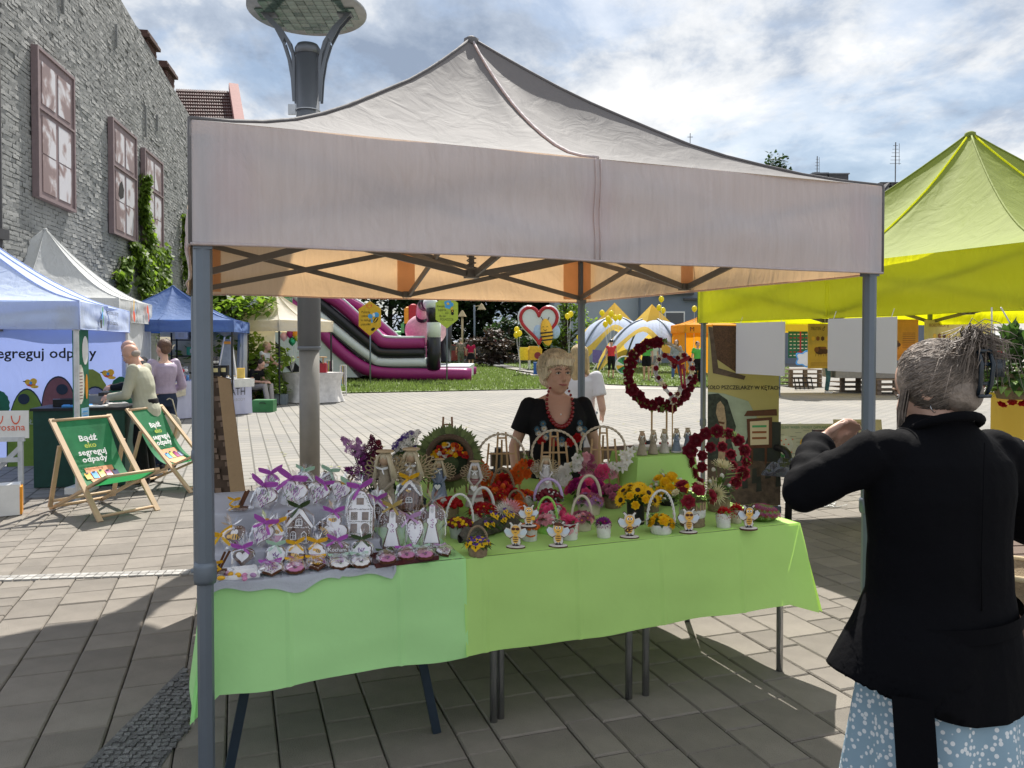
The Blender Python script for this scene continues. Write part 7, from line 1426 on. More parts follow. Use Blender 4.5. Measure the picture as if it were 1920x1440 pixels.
m_card = mat('kraft_board', (.38, .26, .15), .85, var=.06, vs=3, bump=.3, bs=40); m_core = mat('board_core', (.07, .045, .03), .9, var=.2)
t_ = T('cardboard_sheet', 'thick honeycomb cardboard sheet leaning beside the canopy pole', 'cardboard', tp(-.3, .5, 0)); Yc = 5.2
q = [W(408, 706, Yc), W(432, 712, Yc), W(487, 1085, Yc-.25), W(455, 1075, Yc-.25)]; t_.location = (q[3].x, q[3].y, 0); lo = V(t_.location); q = [p-lo for p in q]; q[2].z = q[3].z = .0
bt = [p+V((-.12, .42, 0)) for p in q]
mb = MB(); A = [q[0], q[1], q[2], q[3]]; nrm = V((-.45, .9, 0)).normalized()*.0
mb.quad(A[3], A[2], A[1], A[0]); off = V((-.14, .05, 0)); wid = V((.0, .02, 0)); mb.quad(A[3]+off*.12+V((0, .05, 0)), A[2]+off*.12+V((0, .05, 0)), A[1]+off*.12+V((0, .05, 0)), A[0]+off*.12+V((0, .05, 0))); mb.build('face_sheet', m_card, t_)
mb = MB(); nl = 34
for i in range(nl):
    f0 = i/nl; f1 = (i+.72)/nl; a, b = A[0].lerp(A[3], f0), A[0].lerp(A[3], f1)
    for j in range(2): o0 = off*(j*.48+.02*(i % 2)) ; o1 = off*(j*.48+.42); y_ = V((0, .01+.01*((i+j) % 3), 0)); mb.quad(a+o0+y_, b+o0+y_, b+o1+y_+V((0, .02, -.008)), a+o1+y_+V((0, .02, -.008)))
mb.build('honeycomb_core', mat('core_light', (.16, .11, .08), .9), t_, kind='stuff'); mb = MB(); mb.quad(A[0]+V((0, .03, 0)), A[3]+V((0, .03, 0)), A[3]+off+V((0, .03, 0)), A[0]+off+V((0, .03, 0))); mb.quad(A[0], A[0]+off, A[0]+off+V((.1, .06, 0)), A[1]+V((0, .06, 0)), A[1]); mb.build('core_back', m_core, t_)
m_dk = mat('deck_green', (.03, .20, .085), .7, var=.35, vs=5, transl=((.05, .5, .15), .3)); m_beech = mat('beech', (.50, .36, .22), .55, var=.1, vs=8); m_bearless = mat('print_peach', (.70, .32, .16), .7)
def deckchair(loc, rz, label, full=True):
    t_ = T('deckchair', label, 'deckchair', loc, rz, 'green canvas deckchairs'); Wd = .29
    for s_ in (-1, 1):
        mb = MB(); mb.bar((-.42, s_*Wd, .90), (.38, s_*Wd, .0), .022, .05, (0, 1, 0)); mb.build('back_rail', m_beech, t_)
        mb = MB(); mb.bar((-.50, s_*(Wd-.04), .02), (.44, s_*(Wd-.04), .42), .022, .05, (0, 1, 0)); mb.build('seat_rail', m_beech, t_)
        mb = MB(); mb.bar((-.22, s_*(Wd+.03), .66), (-.40, s_*(Wd+.03), .06), .02, .04, (0, 1, 0)); mb.build('prop', m_beech, t_)
    for (x, z, w_) in ((-.40, .885, Wd), (.34, .04, Wd), (.42, .41, Wd-.03), (-.46, .045, Wd-.03), (-.36, .12, Wd+.02)): mb = MB(); mb.tube([(x, -w_, z), (x, w_, z)], .015, 8); mb.build('crossbar', m_beech, t_, True)
    def cz(u): return V((-.40+.84*u - .05*sin(pi*u), 0, .885*(1-u)**1.15 + .41*u**2.2*1.0 - .16*sin(pi*u)**1.5 + .0))
    mb = MB(); mb.grid(lambda u, v: cz(u)+V((0, (v-.5)*(Wd*2-.07), 0)), 24, 6); mb.build('canvas', m_dk, t_, True)
    o0, o1 = cz(.08), cz(.38); ey = (o0-o1).normalized(); ex = V((0, 1, 0)); n = ex.cross(ey)
    if n.x < 0: n = -n
    fr = (cz(.26)+n*.035, ex, ey, n)
    for s_, y, sz, m in (('Bądź', .13, .085, m_wink), ('eko', .055, .08, m_hg), ('segreguj', -.02, .085, m_wink), ('odpady', -.095, .085, m_wink)): text(s_, sz, m, t_, fr, -.02, y, .002, bold=.02)
    def C(u, v): return cz(u)+V((0, v, 0))
    pr_ = MB(); mats_ = [m_py, m_pb, m_hg, m_mag, m_bin_v, m_bearless, m_ink]
    def patch(mi, u0, u1, v0, v1, off=.012):
        pr_.cur = mi; d = (cz(u0+.01)-cz(u0)).normalized(); nn = V((-d.z, 0, d.x)); nn = nn if nn.z > 0 else -nn
        pr_.grid(lambda a, b: C(u0+(u1-u0)*a, v0+(v1-v0)*b)+nn*off, 4, 3)
    patch(5, .37, .62, -.14, .14, .006)
    for i in range(5): patch(i, .41+.008*abs(i-2), .50, -.17+.07*i, -.115+.07*i, .012); patch(6, .405+.008*abs(i-2), .42+.008*abs(i-2), -.155+.07*i, -.13+.07*i, .016)
    pr_.build('canvas_print', mats_, t_, True)
    return t_
deckchair((-3.93, 7.72, 0), -.55, 'green printed deckchair in front, facing the camera'); deckchair((-3.80, 9.05, 0), -.22, 'green printed deckchair behind, turned to the right')
t_ = T('info_counter', 'dark green draped counter with leaflets under the pale blue tent', 'counter', G(62, 920)+V((0, .1, 0)), .2); mb = MB(); mb.box((.42, .3, .44), (.95, .55, .86)); mb.build('drape', mat('dark_green_drape', (.012, .06, .045), .6), t_); mb = MB(); mb.box((.42, .3, .885), (1.0, .6, .03)); mb.build('top', m_black, t_)
for i, (x, y, w_, h, z, m, lab, rr_) in enumerate(((.35, .2, .3, .2, .02, m_pb, 'blue leaflet stack on the dark counter', .2), (.55, .15, .28, .2, .015, m_wht, 'white leaflet stack on the dark counter', -.1), (.2, .35, .3, .15, .08, m_black, 'black pouch on the dark counter', .3), (.48, .42, .25, .14, .12, mat('grey_case', (.2, .2, .2), .5), 'grey case with strap on the dark counter', .05), (.75, .3, .2, .2, .03, m_wht, 'small paper pile at the right of the dark counter', .4))):
    c_ = T('leaflet_stack' if i in (0, 1, 4) else 'pouch', lab, 'leaflets' if i in (0, 1, 4) else 'pouch', V(t_.location)+Matrix.Rotation(.2, 3, 'Z') @ V((x, y, .902)), rr_+.2); mb = MB(); mb.box((0, 0, z/2), (w_, h, z)); mb.build('sheets' if i in (0, 1, 4) else 'body', m, c_); mb = MB(); mb.box((0, 0, z+.003), (w_*.5, h*.2, .004)); mb.build('print' if i in (0, 1, 4) else 'strap', m_ink, c_)
c_ = T('glass_jar', 'glass jar with wooden lid on the table behind the green deckchair', 'jar', G(192, 845)+V((0, 0, .80))); mb = MB(); mb.lathe([(0, 0), (.07, 0), (.075, .02), (.075, .15), (.065, .17)], n=16); mb.build('glass', m_cello, c_, True); mb = MB(); mb.lathe([(.075, .17), (.075, .19), (0, .19)], n=16); mb.build('lid', m_beech, c_); mb = MB(); mb.lathe([(0, .005), (.065, .005), (.065, .1), (0, .1)], n=16); mb.build('contents', m_bin_v, c_)
t_ = T('small_table', 'low grey table with potted herbs behind the front deckchair', 'table', G(180, 872)); mb = MB(); mb.box((.1, .2, .78), (.9, .5, .03)); mb.build('tabletop', m_tt, t_)
for x, y in ((-.3, 0), (.5, 0), (-.3, .4), (.5, .4)): mb = MB(); mb.bar((x, y, 0), (x, y, .77), .03, .03, (0, 1, 0)); mb.build('leg', m_wire, t_)
pl = T('herb_pot', 'row of small dark green herbs on the low grey table', 'plant', V(t_.location)+V((-.1, .05, .795))); mb = MB(); mb.box((0, 0, .03), (.35, .12, .06)); mb.build('trough', m_wht, pl); greens(pl, (0, 0, .07), (.16, .05), 90, .07, .012, m_lf)
t_ = T('slim_banner', 'slim dark green roll up banner with speech bubbles behind the tent pole', 'banner', G(154, 922), 1.62); mb = MB(); mb.box((0, 0, 1.0), (.32, .02, 1.75)); mb.build('panel', m_bush, t_); mb = MB(); mb.box((0, 0, .04), (.36, .2, .07)); mb.build('base', m_wht, t_); pr = Print(frame((0, -.012, 0)))
pr.p(ell(.08, 1.55, .07, .16), m_wht).p(ell(-.04, 1.18, .09, .22), m_lab).p(ell(.1, 1.15, .03, .14), m_vor).p(rect(-.03, .65, .14, .92), mat('sky_print', (.35, .55, .75), .6)).p(ell(-.1, 1.55, .03, .12), m_py)
for i in range(9): pr.p(rect(-.09, 1.02+i*.035, .0, 1.03+i*.035), m_bin_b, False)
for i in range(5): pr.p(rect(0, .69+i*.045, .11, .705+i*.045), m_pb, False)
pr.done('print', t_)
t_ = T('card_sign', 'white card sign with red lettering at the left edge', 'sign', G(20, 945)+V((0, .0, .0)), .15); z0 = W(20, 820, t_.location.y).z; mb = MB(); mb.box((-.05, 0, z0+.13), (.46, .01, .28)); mb.build('card', m_wht, t_); text('wosana', .10, m_pr, t_, frame((0, -.008, z0)), .0, .07); pr = Print(frame((0, -.006, z0))); [pr.p([(x+.045*cos(a), .22-.09*abs(sin(a))) for a in [pi*i/10 for i in range(11)]]+[(x+.035*cos(a), .22-.075*abs(sin(a))) for a in [pi-pi*i/10 for i in range(11)]], m_pr) for x in (-.1, .06)]; pr.done('logo', t_)
for (a, b) in (((.1, 0, 0), (.1, 0, z0)), ((-.5, .1, .0), (.1, 0, z0-.1)), ((-.5, 0, z0-.02), (.14, 0, z0-.02)), ((-.5, 0, .45), (.1, 0, .45))): mb = MB(); mb.bar(a, b, .045, .03, (0, 1, 0)); mb.build('frame_bar', m_wpole, t_)
t_ = T('paper_bag', 'white and orange paper carrier bag standing at the left edge', 'bag', G(22, 968), .5); mb = MB(); mb.box((-.08, .1, .15), (.3, .18, .29)); mb.build('bag', m_wht, t_); mb = MB(); mb.box((.075, .1, .14), (.02, .185, .26)); mb.build('side_panel', m_vor, t_); text('a', .12, m_vor, t_, frame((0, 0, 0)), -.13, .08, .012)
m_bw = mat('bench_wood', (.10, .06, .045), .6, var=.2, vs=6, stretch=(1, 8, 8))
def bench(p0, p1, label, arm=True, back=True):
    d = (p1-p0); L_ = d.length; t_ = T('bench', label, 'bench', p0, atan2(d.y, d.x), 'wooden benches with black steel arms')
    for i in range(4): mb = MB(); mb.box((L_/2, .08+.11*i, .45), (L_, .095, .035)); mb.build('seat_slat', m_bw, t_)
    if back:
        for i in range(3): mb = MB(); mb.box((L_/2, .50+.03*i, .58+.12*i), (L_, .03, .095)); mb.build('back_slat', m_bw, t_)
    for x in (.05, L_-.05):
        mb = MB(); mb.tube([(x, .02, 0), (x, .0, .3), (x, .0, .56), (x, .03, .63), (x, .10, .66), (x, .4, .66), (x, .5, .66)], .032, 10); mb.build('arm_frame', m_black, t_, True); mb = MB(); mb.tube([(x, .46, 0), (x, .5, .5), (x, .58, .9)], .03, 8); mb.build('back_leg', m_black, t_, True)
    return t_
bench(V((.86, 6.62, 0)), V((-.36, 6.12, 0)), 'dark wooden bench whose back shows behind the seller')
bn2 = bench(G(1470, 982), G(1700, 965)+V((.3, -.1, 0)), 'bench with a rounded black arm holding the pollen boards', back=False)
t_ = T('black_bag', 'crumpled black plastic bag lying on the bench in front of the pollen boards', 'bag', G(1500, 898, .47)+V((0, .1, 0))); mb = MB(); 
mb.grid(lambda u, v: V(((u-.5)*.55*(.75+.25*sin(pi*v)), .1+(v-.5)*.3*(.5+.5*sin(pi*u)), max(0, .12*sin(pi*u)**.6*sin(pi*v)**.6*(1+.9*noise.noise(V((u*6, v*5, 2)))))+.003)), 30, 18); mb.build('bag', mat('shiny_black', (.02, .025, .035), .25, spec=.8), t_); mb = MB(); mb.ball((.2, -.05, .08), (.06, .03, .03), 8, 5); mb.build('knot', MATS['shiny_black'], t_)
def board(t_, L_, H_, m, thick=.008): mb = MB(); mb.box((L_/2, 0, H_/2), (L_, thick, H_)); return mb.build('panel', m, t_)
m_pap = mat('cream_paper', (.58, .57, .48), .6, var=.03); m_pap2 = mat('wheat_paper', (.62, .52, .32), .6, var=.03); m_gtx = mat('grey_print', (.25, .26, .25), .7, var=0); m_grx = mat('green_print', (.08, .25, .14), .7, var=0); m_bnx = mat('brown_print', (.25, .09, .03), .7, var=0)
p0 = W(1452, 872, 7.5); p1 = W(1572, 868, 7.5); L_ = (p1-p0).length; t_ = T('info_board', 'cream board about flower pollination leaning on the bench', 'board', p0, .04); t_.rotation_euler = (-.25, 0, .04); H_ = .39; board(t_, L_, H_, m_pap); fr = frame((0, -.005, 0)); text('JAK ROŚLINY WABIĄ OWADY ZAPYLAJĄCE', .036, m_grx, t_, fr, L_*.47, H_*.88, squeeze=.8); pr = Print(fr)
pr.p(circ(.075, 20, (.12, .2)), mat('pale_circle', (.66, .66, .6), .7)).p([(.06, .12), (.08, .03), (.1, .13), (.14, .12), (.1, .08), (.085, .06)], m_pg).p(ell(.30, .2, .04, .05), m_py).p(ell(.30, .18, .03, .02), m_bnx).p(ell(.5, .24, .05, .04), m_py).p(ell(.5, .22, .03, .015), m_bnx).p(ell(.38, .29, .02, .012), m_bnx)
for i in range(7): pr.p(circ(.007, 6, (.06+.022*i, .24-.012*i*(i % 3))), m_pr, False)
for i in range(16): x = R.choice((.05, .22, .4, .17, .3)); y = .05+.018*i; pr.p(rect(x, y, x+.06, y+.004), m_gtx, False)
pr.done('print', t_)
p0 = W(1567, 860, 7.3); t_ = T('info_board', 'wheat coloured board titled pollen of the bee, half behind the pole', 'board', p0, -.02); t_.rotation_euler = (-.2, 0, -.02); L_ = .44; board(t_, L_, .36, m_pap2); fr = frame((0, -.005, 0)); text('PYŁEK PSZCZELI', .034, m_bnx, t_, fr, .02, .31, align='LEFT'); pr = Print(fr); pr.p(rect(.02, .27, .2, .29), m_pap).p(ell(.05, .2, .015, .015), m_pr).p(ell(.38, .2, .04, .04), m_bnx).p(rect(.24, .26, .36, .30), m_pap)
for i in range(8): pr.p(rect(.07 if i % 2 else .24, .1+.022*i, .16 if i % 2 else .34, .105+.022*i), m_gtx, False)
pr.done('print', t_)
m_wbrd = mat('white_foam_board', (.80, .80, .84), .6, var=.01, transl=((.8, .8, .86), .35))
g1, g2 = V((3.20, 4.85, 0))+tv*3.42, V((3.20, 4.85, 0))
def onv(px, off=.07):
    k = (px-960)/F; d = (g2-g1).normalized(); n_ = V((-tu.x, -tu.y, 0)); a = g1+n_*off; t_ = (k*a.y-a.x)/(d.x-k*d.y); return a+d*t_
for (x0, x1, yt, yb, lab) in ((1381, 1471, 606, 700, 'blank white board hanging left on the green canopy'), (1553, 1681, 598, 695, 'blank white board hanging behind the front canopy pole')):
    a, b = onv(x0), onv(x1); zt, zb = W(x0, yt, a.y).z, W(x0, yb, a.y).z; d = b-a; t_ = T('white_board', lab, 'board', V((a.x, a.y, zb)), atan2(d.y, d.x), 'white boards hanging from the green canopy'); board(t_, d.length, zt-zb, m_wbrd, .012)
    for x in (.05, d.length-.05): mb = MB(); mb.tube([(x, 0, zt-zb-.01), (x, .03, zt-zb+.06)], .003, 5); mb.build('string', m_wht, t_)
a, b = W(1326, 945, 7.55), W(1459, 945, 7.45); d = b-a; t_ = T('roll_up_banner', 'tall beekeepers banner with carved figure and notice board photographs', 'banner', V((a.x, a.y, 0)), atan2(d.y, d.x)); L_ = V((d.x, d.y, 0)).length; k = 7.5/F
zt = W(1390, 612, 7.5).z; zb = W(1390, 946, 7.5).z; fr = frame((0, -.006, 0)); m_by = mat('banner_yellow', (.52, .46, .17), .6, var=.05, vs=3, transl=((.6, .5, .15), .2)); m_comb = mat('honeycomb_photo', (.09, .045, .02), .7, var=.6, vs=90); m_grnd = mat('field_photo', (.10, .07, .045), .7, var=.5, vs=14); m_tre = mat('tree_photo', (.035, .045, .03), .7, var=.6, vs=25); m_dusk = mat('dusk_photo', (.03, .035, .025), .7, var=.3, vs=6); m_skyp = mat('sky_photo', (.34, .40, .28), .7)
mb = MB(); mb.box((L_/2, 0, (zt+zb)/2), (L_, .008, zt-zb)); mb.build('panel', m_by, t_); mb = MB(); mb.box((L_/2, 0, zb-.03), (L_+.04, .1, .06)); mb.build('base', m_alu, t_)
for x in (.08, L_-.08): mb = MB(); mb.box((x, 0, (zb-.06)/2), (.05, .3, max(.02, zb-.06))); mb.build('foot', m_alu, t_)
def bz(y): return W(1390, y, 7.5).z
def bxx(x): return (x-1326)*k
pr = Print(fr, .0009, .0005); B = lambda pts, m, up=True: pr.p([(bxx(x), bz(y)) for x, y in pts], m, up)
B([(1334, 610), (1400, 612), (1380, 700), (1340, 672)], m_comb); B([(1326, 612), (1334, 614), (1345, 690), (1395, 705), (1392, 712), (1335, 700), (1330, 640)], m_grnd); B([(1326, 735), (1355, 738), (1400, 752), (1420, 790), (1420, 865), (1326, 865)], m_skyp); B([(1326, 740), (1345, 738), (1362, 750), (1370, 775), (1378, 800), (1370, 830), (1380, 865), (1326, 865)], m_tre); B([(1383, 870), (1400, 815), (1430, 790), (1459, 790), (1459, 870)], m_dusk); B([(1326, 862), (1360, 868), (1400, 862), (1459, 866), (1459, 945), (1326, 945)], m_grnd)
m_carv = mat('carved_wood_photo', (.38, .28, .16), .6, var=.3, vs=40); B([(1343, 758), (1349, 752), (1356, 762), (1360, 790), (1358, 865), (1345, 865), (1349, 800), (1341, 775)], m_carv)
for i in range(5): B([(1345, 790+i*13), (1357, 792+i*13), (1356, 796+i*13), (1346, 794+i*13)], m_gb, False)
pr.k += 1; B([(1392, 780), (1398, 770), (1451, 766), (1452, 778)], m_gb); B([(1397, 785), (1443, 781), (1443, 838), (1400, 840)], m_gb); B([(1403, 790), (1437, 787), (1437, 832), (1404, 834)], m_pap2)
for y in (797, 808, 819): B([(1407, y), (1433, y-1), (1433, y+3), (1407, y+4)], m_bnx if y != 797 else m_pg, False)
B([(1405, 840), (1409, 840), (1409, 870), (1405, 870)], m_gb, False); B([(1430, 838), (1434, 838), (1434, 870), (1430, 870)], m_gb, False)
for (x, y) in ((1412, 890), (1395, 900), (1436, 880), (1455, 895), (1420, 905)): B([(x-4, y-12), (x+3, y-14), (x+5, y+14), (x-5, y+16)], m_dusk, False)
pr.done('print', t_); text('KOŁO PSZCZELARZY W KĘTACH', .052, m_ink, t_, fr, L_/2, bz(730), .004, bold=.012, squeeze=.86)
g4 = g1+tu*3.1
def poster(x0, x1, yt, yb, m, label, title, Yp=None):
    def on(px):
        kk = (px-960)/F; d = tu; a = g1-tv*.1; t2 = (kk*a.y-a.x)/(d.x-kk*d.y); return a+d*t2
    a, b = on(x0), on(x1); zt, zb = W(x0, yt, a.y).z, W(x0, yb, a.y).z; d = b-a; L_ = d.length; t_ = T('bee_poster', label, 'poster', V((a.x, a.y, zb)), atan2(d.y, d.x), 'bee posters at the back of the green canopy'); H_ = zt-zb; board(t_, L_, H_, m); fr = frame((0, -.005, 0)); pr = Print(fr)
    text(title, H_*.10, m_bnx if title != 'TRUTEŃ ♂' else m_ink, t_, fr, L_*.06, H_*.86, align='LEFT', squeeze=.8)
    for i in range(4): pr.p(circ(H_*.055, 6, (L_*.14+i*H_*.135, H_*.67), a0=pi/6), (m_py, m_bnx, m_gb, m_py)[i], False)
    for (x, y, rx, ry, mm) in ((.35, .40, .16, .09, m_gb), (.24, .42, .07, .06, m_bnx), (.44, .46, .10, .03, m_bnx), (.5, .38, .08, .06, m_gb)): pr.p(ell(x*L_, y*H_, rx*L_, ry*H_), mm)
    for i in range(5): pr.p([(L_*(.22+.07*i), H_*.40), (L_*(.20+.08*i), H_*.27), (L_*(.21+.08*i), H_*.27), (L_*(.235+.07*i), H_*.40)], m_gb, False)
    for i in range(9): pr.p(rect(L_*.06, H_*(.05+.02*i), L_*.9, H_*(.055+.02*i)), m_bnx if i < 5 else m, False); pr.p(rect(L_*.62, H_*(.3+.045*i), L_*.92, H_*(.31+.045*i)), m_bnx, False)
    pr.done('print', t_); mb = MB(); [mb.tube([(x, 0, H_), (x, 0, H_+.12)], .003, 4) for x in (L_*.5,)]; mb.build('string', m_wht, t_)
m_po = mat('poster_yellow', (.62, .44, .10), .6, transl=((.8, .6, .1), .25)); m_po2 = mat('poster_orange', (.70, .36, .05), .6, transl=((.85, .45, .05), .25)); m_po3 = mat('poster_pale', (.66, .56, .24), .6, transl=((.8, .7, .2), .25))
poster(1515, 1577, 607, 691, m_po, 'yellow drone bee poster left of the white board', 'TRUTEŃ ♂'); poster(1640, 1721, 598, 676, m_po2, 'orange bee anatomy poster half behind the white board', 'MATKA'); poster(1733, 1862, 600, 690, m_po3, 'pale yellow worker bee poster behind the photographing woman', 'ROBOTNICA ♀')
t_ = tent('canopy', 'golden yellow canopy far behind the white boards', V((W(1462, 700, 24).x, 24, 0)), .1, 4.2, 3, 1.95, 2.35, 3.1, fabric('gold_canvas', (.80, .60, .04), (.9, .65, .02), .4, .3), m_alu, truss=False)
t_ = T('plaid_banner', 'dark green and red patterned cloth hanging under the golden canopy', 'banner', W(1479, 671, 25)); H_ = 62*25/F; mb = MB(); mb.box((.28, 0, H_/2), (.6, .02, H_)); mb.build('cloth', m_bush, t_); pr = Print(frame((0, -.012, 0))); pr.p(rect(.33, 0, .38, H_), m_vred)
for i in range(9):
    for j in range(5): pr.p(rect(.02+j*.12, .06+i*.11, .09+j*.12, .09+i*.11), m_vred if i % 4 == 1 else m_lab, False)
pr.done('print', t_)
def pallet(p, rz, label, n):
    t_ = T('pallet_stack', label, 'pallets', p, rz, 'wooden pallets under the golden canopy')
    for i in range(n):
        for y in (-.5, -.25, 0, .25, .5): mb = MB(); mb.box((0, y, .14+i*.16), (1.2, .14, .022)); mb.build('slat', m_bark2, t_)
        mb = MB(); mb.box((0, -.54, .015+i*.16), (1.2, .1, .022)); mb.build('slat', m_bark2, t_)
        for x in (-.53, 0, .53): mb = MB(); mb.box((x, -.5, .075+i*.16), (.14, .1, .10)); mb.build('block', m_bark2, t_)
m_bark2 = mat('weathered_wood', (.17, .13, .10), .9, var=.25, vs=8)
for i, (px, py, n, lab) in enumerate(((1510, 726, 4, 'stack of wooden pallets left below the drone poster'), (1610, 735, 3, 'low pallet under grey stone slab, left'), (1680, 741, 3, 'low pallet under grey stone slab, right'))): p = G(px, py); pallet(p+V((0, .6, 0)), .05, lab, n)
t_ = T('stone_slab', 'grey covered stage block resting on the pallets', 'stage block', G(1645, 738)+V((0, .6, .49))); mb = MB(); mb.box((0, 0, .14), (2.6, 1.1, .28)); mb.build('block', mat('grey_tarp', (.30, .29, .27), .8, var=.15, bump=.3, bs=20), t_); mb = MB(); mb.box((0, 0, .285), (2.64, 1.14, .012)); mb.build('cover', MATS['grey_tarp'], t_)
t_ = T('folding_crate', 'black folding crate leaning against the pallets', 'crate', G(1507, 731)-V((0, .1, 0)), .3)
for i in range(5): mb = MB(); mb.bar((-.35+.17*i, 0, .03), (-.25+.17*i, .25, .42), .03, .03, (0, 1, 0)); mb.build('bar', m_black, t_)
for z in (.05, .25, .42): mb = MB(); mb.bar((-.38, z*.5, z), (.40, z*.5, z), .03, .03); mb.build('rail', m_black, t_)
t_ = T('flower_sign', 'white flower shaped sign with blue outline beside the drone poster', 'sign', W(1508, 673, 23)); mb = MB(); mb.extr([(.25*(1+.18*cos(5*a))*cos(a), .22*(1+.18*cos(5*a))*sin(a)) for a in [2*pi*i/40 for i in range(40)]], frame((0, 0, 0)), .02); mb.build('panel', m_pb, t_); mb = MB(); mb.extr([(.21*(1+.18*cos(5*a))*cos(a), .18*(1+.18*cos(5*a))*sin(a)) for a in [2*pi*i/40 for i in range(40)]], frame((0, -.021, 0)), .004); mb.build('face', m_wht, t_)
c = W(1902, 712, 4.2); t_ = T('hanging_basket', 'hanging basket overflowing with red begonias at the right edge', 'hanging basket', c); pot(t_, .08, .13, .14, m_jute, c=(0, 0, -.1)); greens(t_, (0, 0, 0), (.22, .24), 520, .09, .022, m_lf, .9)
greens(t_, (0, 0, -.05), (.24, .16), 260, .08, .02, m_lf2, .3)
for i in range(34): a = R.uniform(0, 6.28); e = R.uniform(-.9, 1.2); d = V((cos(a)*cos(e), sin(a)*cos(e), sin(e))); flo('rose', c_red, t_, V((d.x*.23, d.y*.23, d.z*.2+.02))*R.uniform(.85, 1.1), .026, d)
mb = MB()
for x in (-.12, .12): mb.tube([(x, 0, .05), (x*.2-.10, 0, .38)], .004, 5)
mb.build('hanger', m_wht, t_, kind='stuff')
t_ = T('yellow_drape', 'yellow draped cloth on a table behind the hanging basket', 'cloth', W(1925, 790, 5.4)); mb = MB(); mb.grid(lambda u, v: V(((u-.35)*.7, .05*sin(u*14), .16-.30*v+.03*sin(u*9)*v)), 30, 6); tag(t_, t_['label'], 'cloth'); mb.build('drape', m_dy, t_, True); mb = MB(); mb.grid(lambda u, v: V(((u-.35)*.7, .05*sin(u*14)*(1-v)+.6*v, .16)), 20, 4); mb.build('top', m_dy, t_, True)
t_ = T('wicker_basket', 'round wicker basket on the brown bench at the right edge', 'basket', G(1912, 1125, .62)); pot(t_, .12, .17, .12, MATS['jute_twine']); mb = MB(); mb.tube([(.17*cos(a), .17*sin(a), .125) for a in [2*pi*i/24 for i in range(24)]], .012, 6, closed=True); mb.build('rim', m_wire, t_, True)
b_ = T('brown_bench', 'brown painted plank bench under the wicker basket', 'bench', G(1905, 1290), .1)
for y in (.05, .2, .35): mb = MB(); mb.box((.5, y, .58), (1.1, .13, .05)); mb.build('seat_slat', m_bw, b_)
for x in (.06, .95): mb = MB(); mb.box((x, .2, .275), (.09, .36, .55)); mb.build('leg', m_bw, b_)
mb = MB()
for s_ in range(4):
    p = G(1500+s_*12, 948); pts = []; 
    for i in range(40): a = i*.35; pts.append(V((p.x+.12*cos(a*1.1+s_)+.006*i-.06, p.y+.10*sin(a*.9+s_*2), .012+.006*sin(i))))
    mb.tube(pts, .0045, 5)
tag(mb.build('cable', m_wht, None, True), 'tangled white cable lying on the paving under the right bench', 'cable')
def skin(n, rgb): return mat(n, rgb, .5, var=.06, vs=12, spec=.35)
sk1 = skin('skin_fair', (.60, .38, .29)); sk2 = skin('skin_warm', (.58, .34, .25))
m_eye = mat('eye_dark', (.03, .022, .02), .2, var=0); m_eyew = mat('eye_white', (.62, .60, .57), .3, var=0); m_lip = mat('lips', (.38, .13, .12), .5, var=0); m_brow = mat('brow', (.22, .15, .10), .8, var=0)
def cloth(n, rgb, bump=.5): return mat('cloth_'+n, rgb, .85, var=.08, vs=6, bump=bump, bs=14, spec=.2)
def head(mb, c, s, M, nose=True):
    def P(x, y, z): return c + M @ (V((x, y, z))*s)
    mb.ball(P(0, .008, .03), (.078*s, .095*s, .095*s), 16, 12, M); mb.ball(P(0, -.018, -.04), (.062*s, .070*s, .075*s), 14, 10, M); mb.ball(P(0, -.045, -.085), (.032*s, .030*s, .026*s), 10, 8, M)
    for x in (-1, 1): mb.ball(P(x*.036, -.058, -.02), (.026*s, .020*s, .026*s), 8, 6, M); mb.ball(P(x*.079, .012, -.005), (.010*s, .020*s, .030*s), 8, 6, M)
    mb.tube([P(0, -.080, .022), P(0, -.100, -.012), P(0, -.104, -.026)], [.008*s, .011*s, .014*s], 8); mb.ball(P(0, -.096, -.026), (.018*s, .014*s, .011*s), 8, 6, M)
    mb.ball(P(0, -.078, -.056), (.026*s, .014*s, .014*s), 8, 6, M)
def face(t_, c, s, M, brow=m_brow, smile=.0):
    def P(x, y, z): return c + M @ (V((x, y, z))*s)
    for x in (-1, 1):
        mb = MB(); mb.ball(P(x*.030, -.0765, .012), (.014*s, .007*s, .0075*s), 8, 6, M); mb.build('eye', m_eyew, t_, True); mb = MB(); mb.ball(P(x*.030, -.0825, .012), (.006*s, .0035*s, .0062*s), 8, 6, M); mb.build('iris', m_eye, t_, True)
        mb = MB(); mb.tube([P(x*.012, -.086, .031), P(x*.030, -.086, .038), P(x*.050, -.074, .031)], [.0028*s, .0034*s, .002*s], 5); mb.build('eyebrow', brow, t_, True)
        mb = MB(); mb.tube([P(x*.014, -.083, .014), P(x*.030, -.0855, .021), P(x*.046, -.076, .013)], .0022*s, 5); mb.build('eyelid', m_brow, t_, True)
    mb = MB(); mb.tube([P(-.026, -.082, -.052+smile), P(-.010, -.092, -.056), P(.010, -.092, -.056), P(.026, -.082, -.052+smile)], [.003*s, .0062*s, .0062*s, .003*s], 6); mb.build('mouth', m_lip, t_, True)
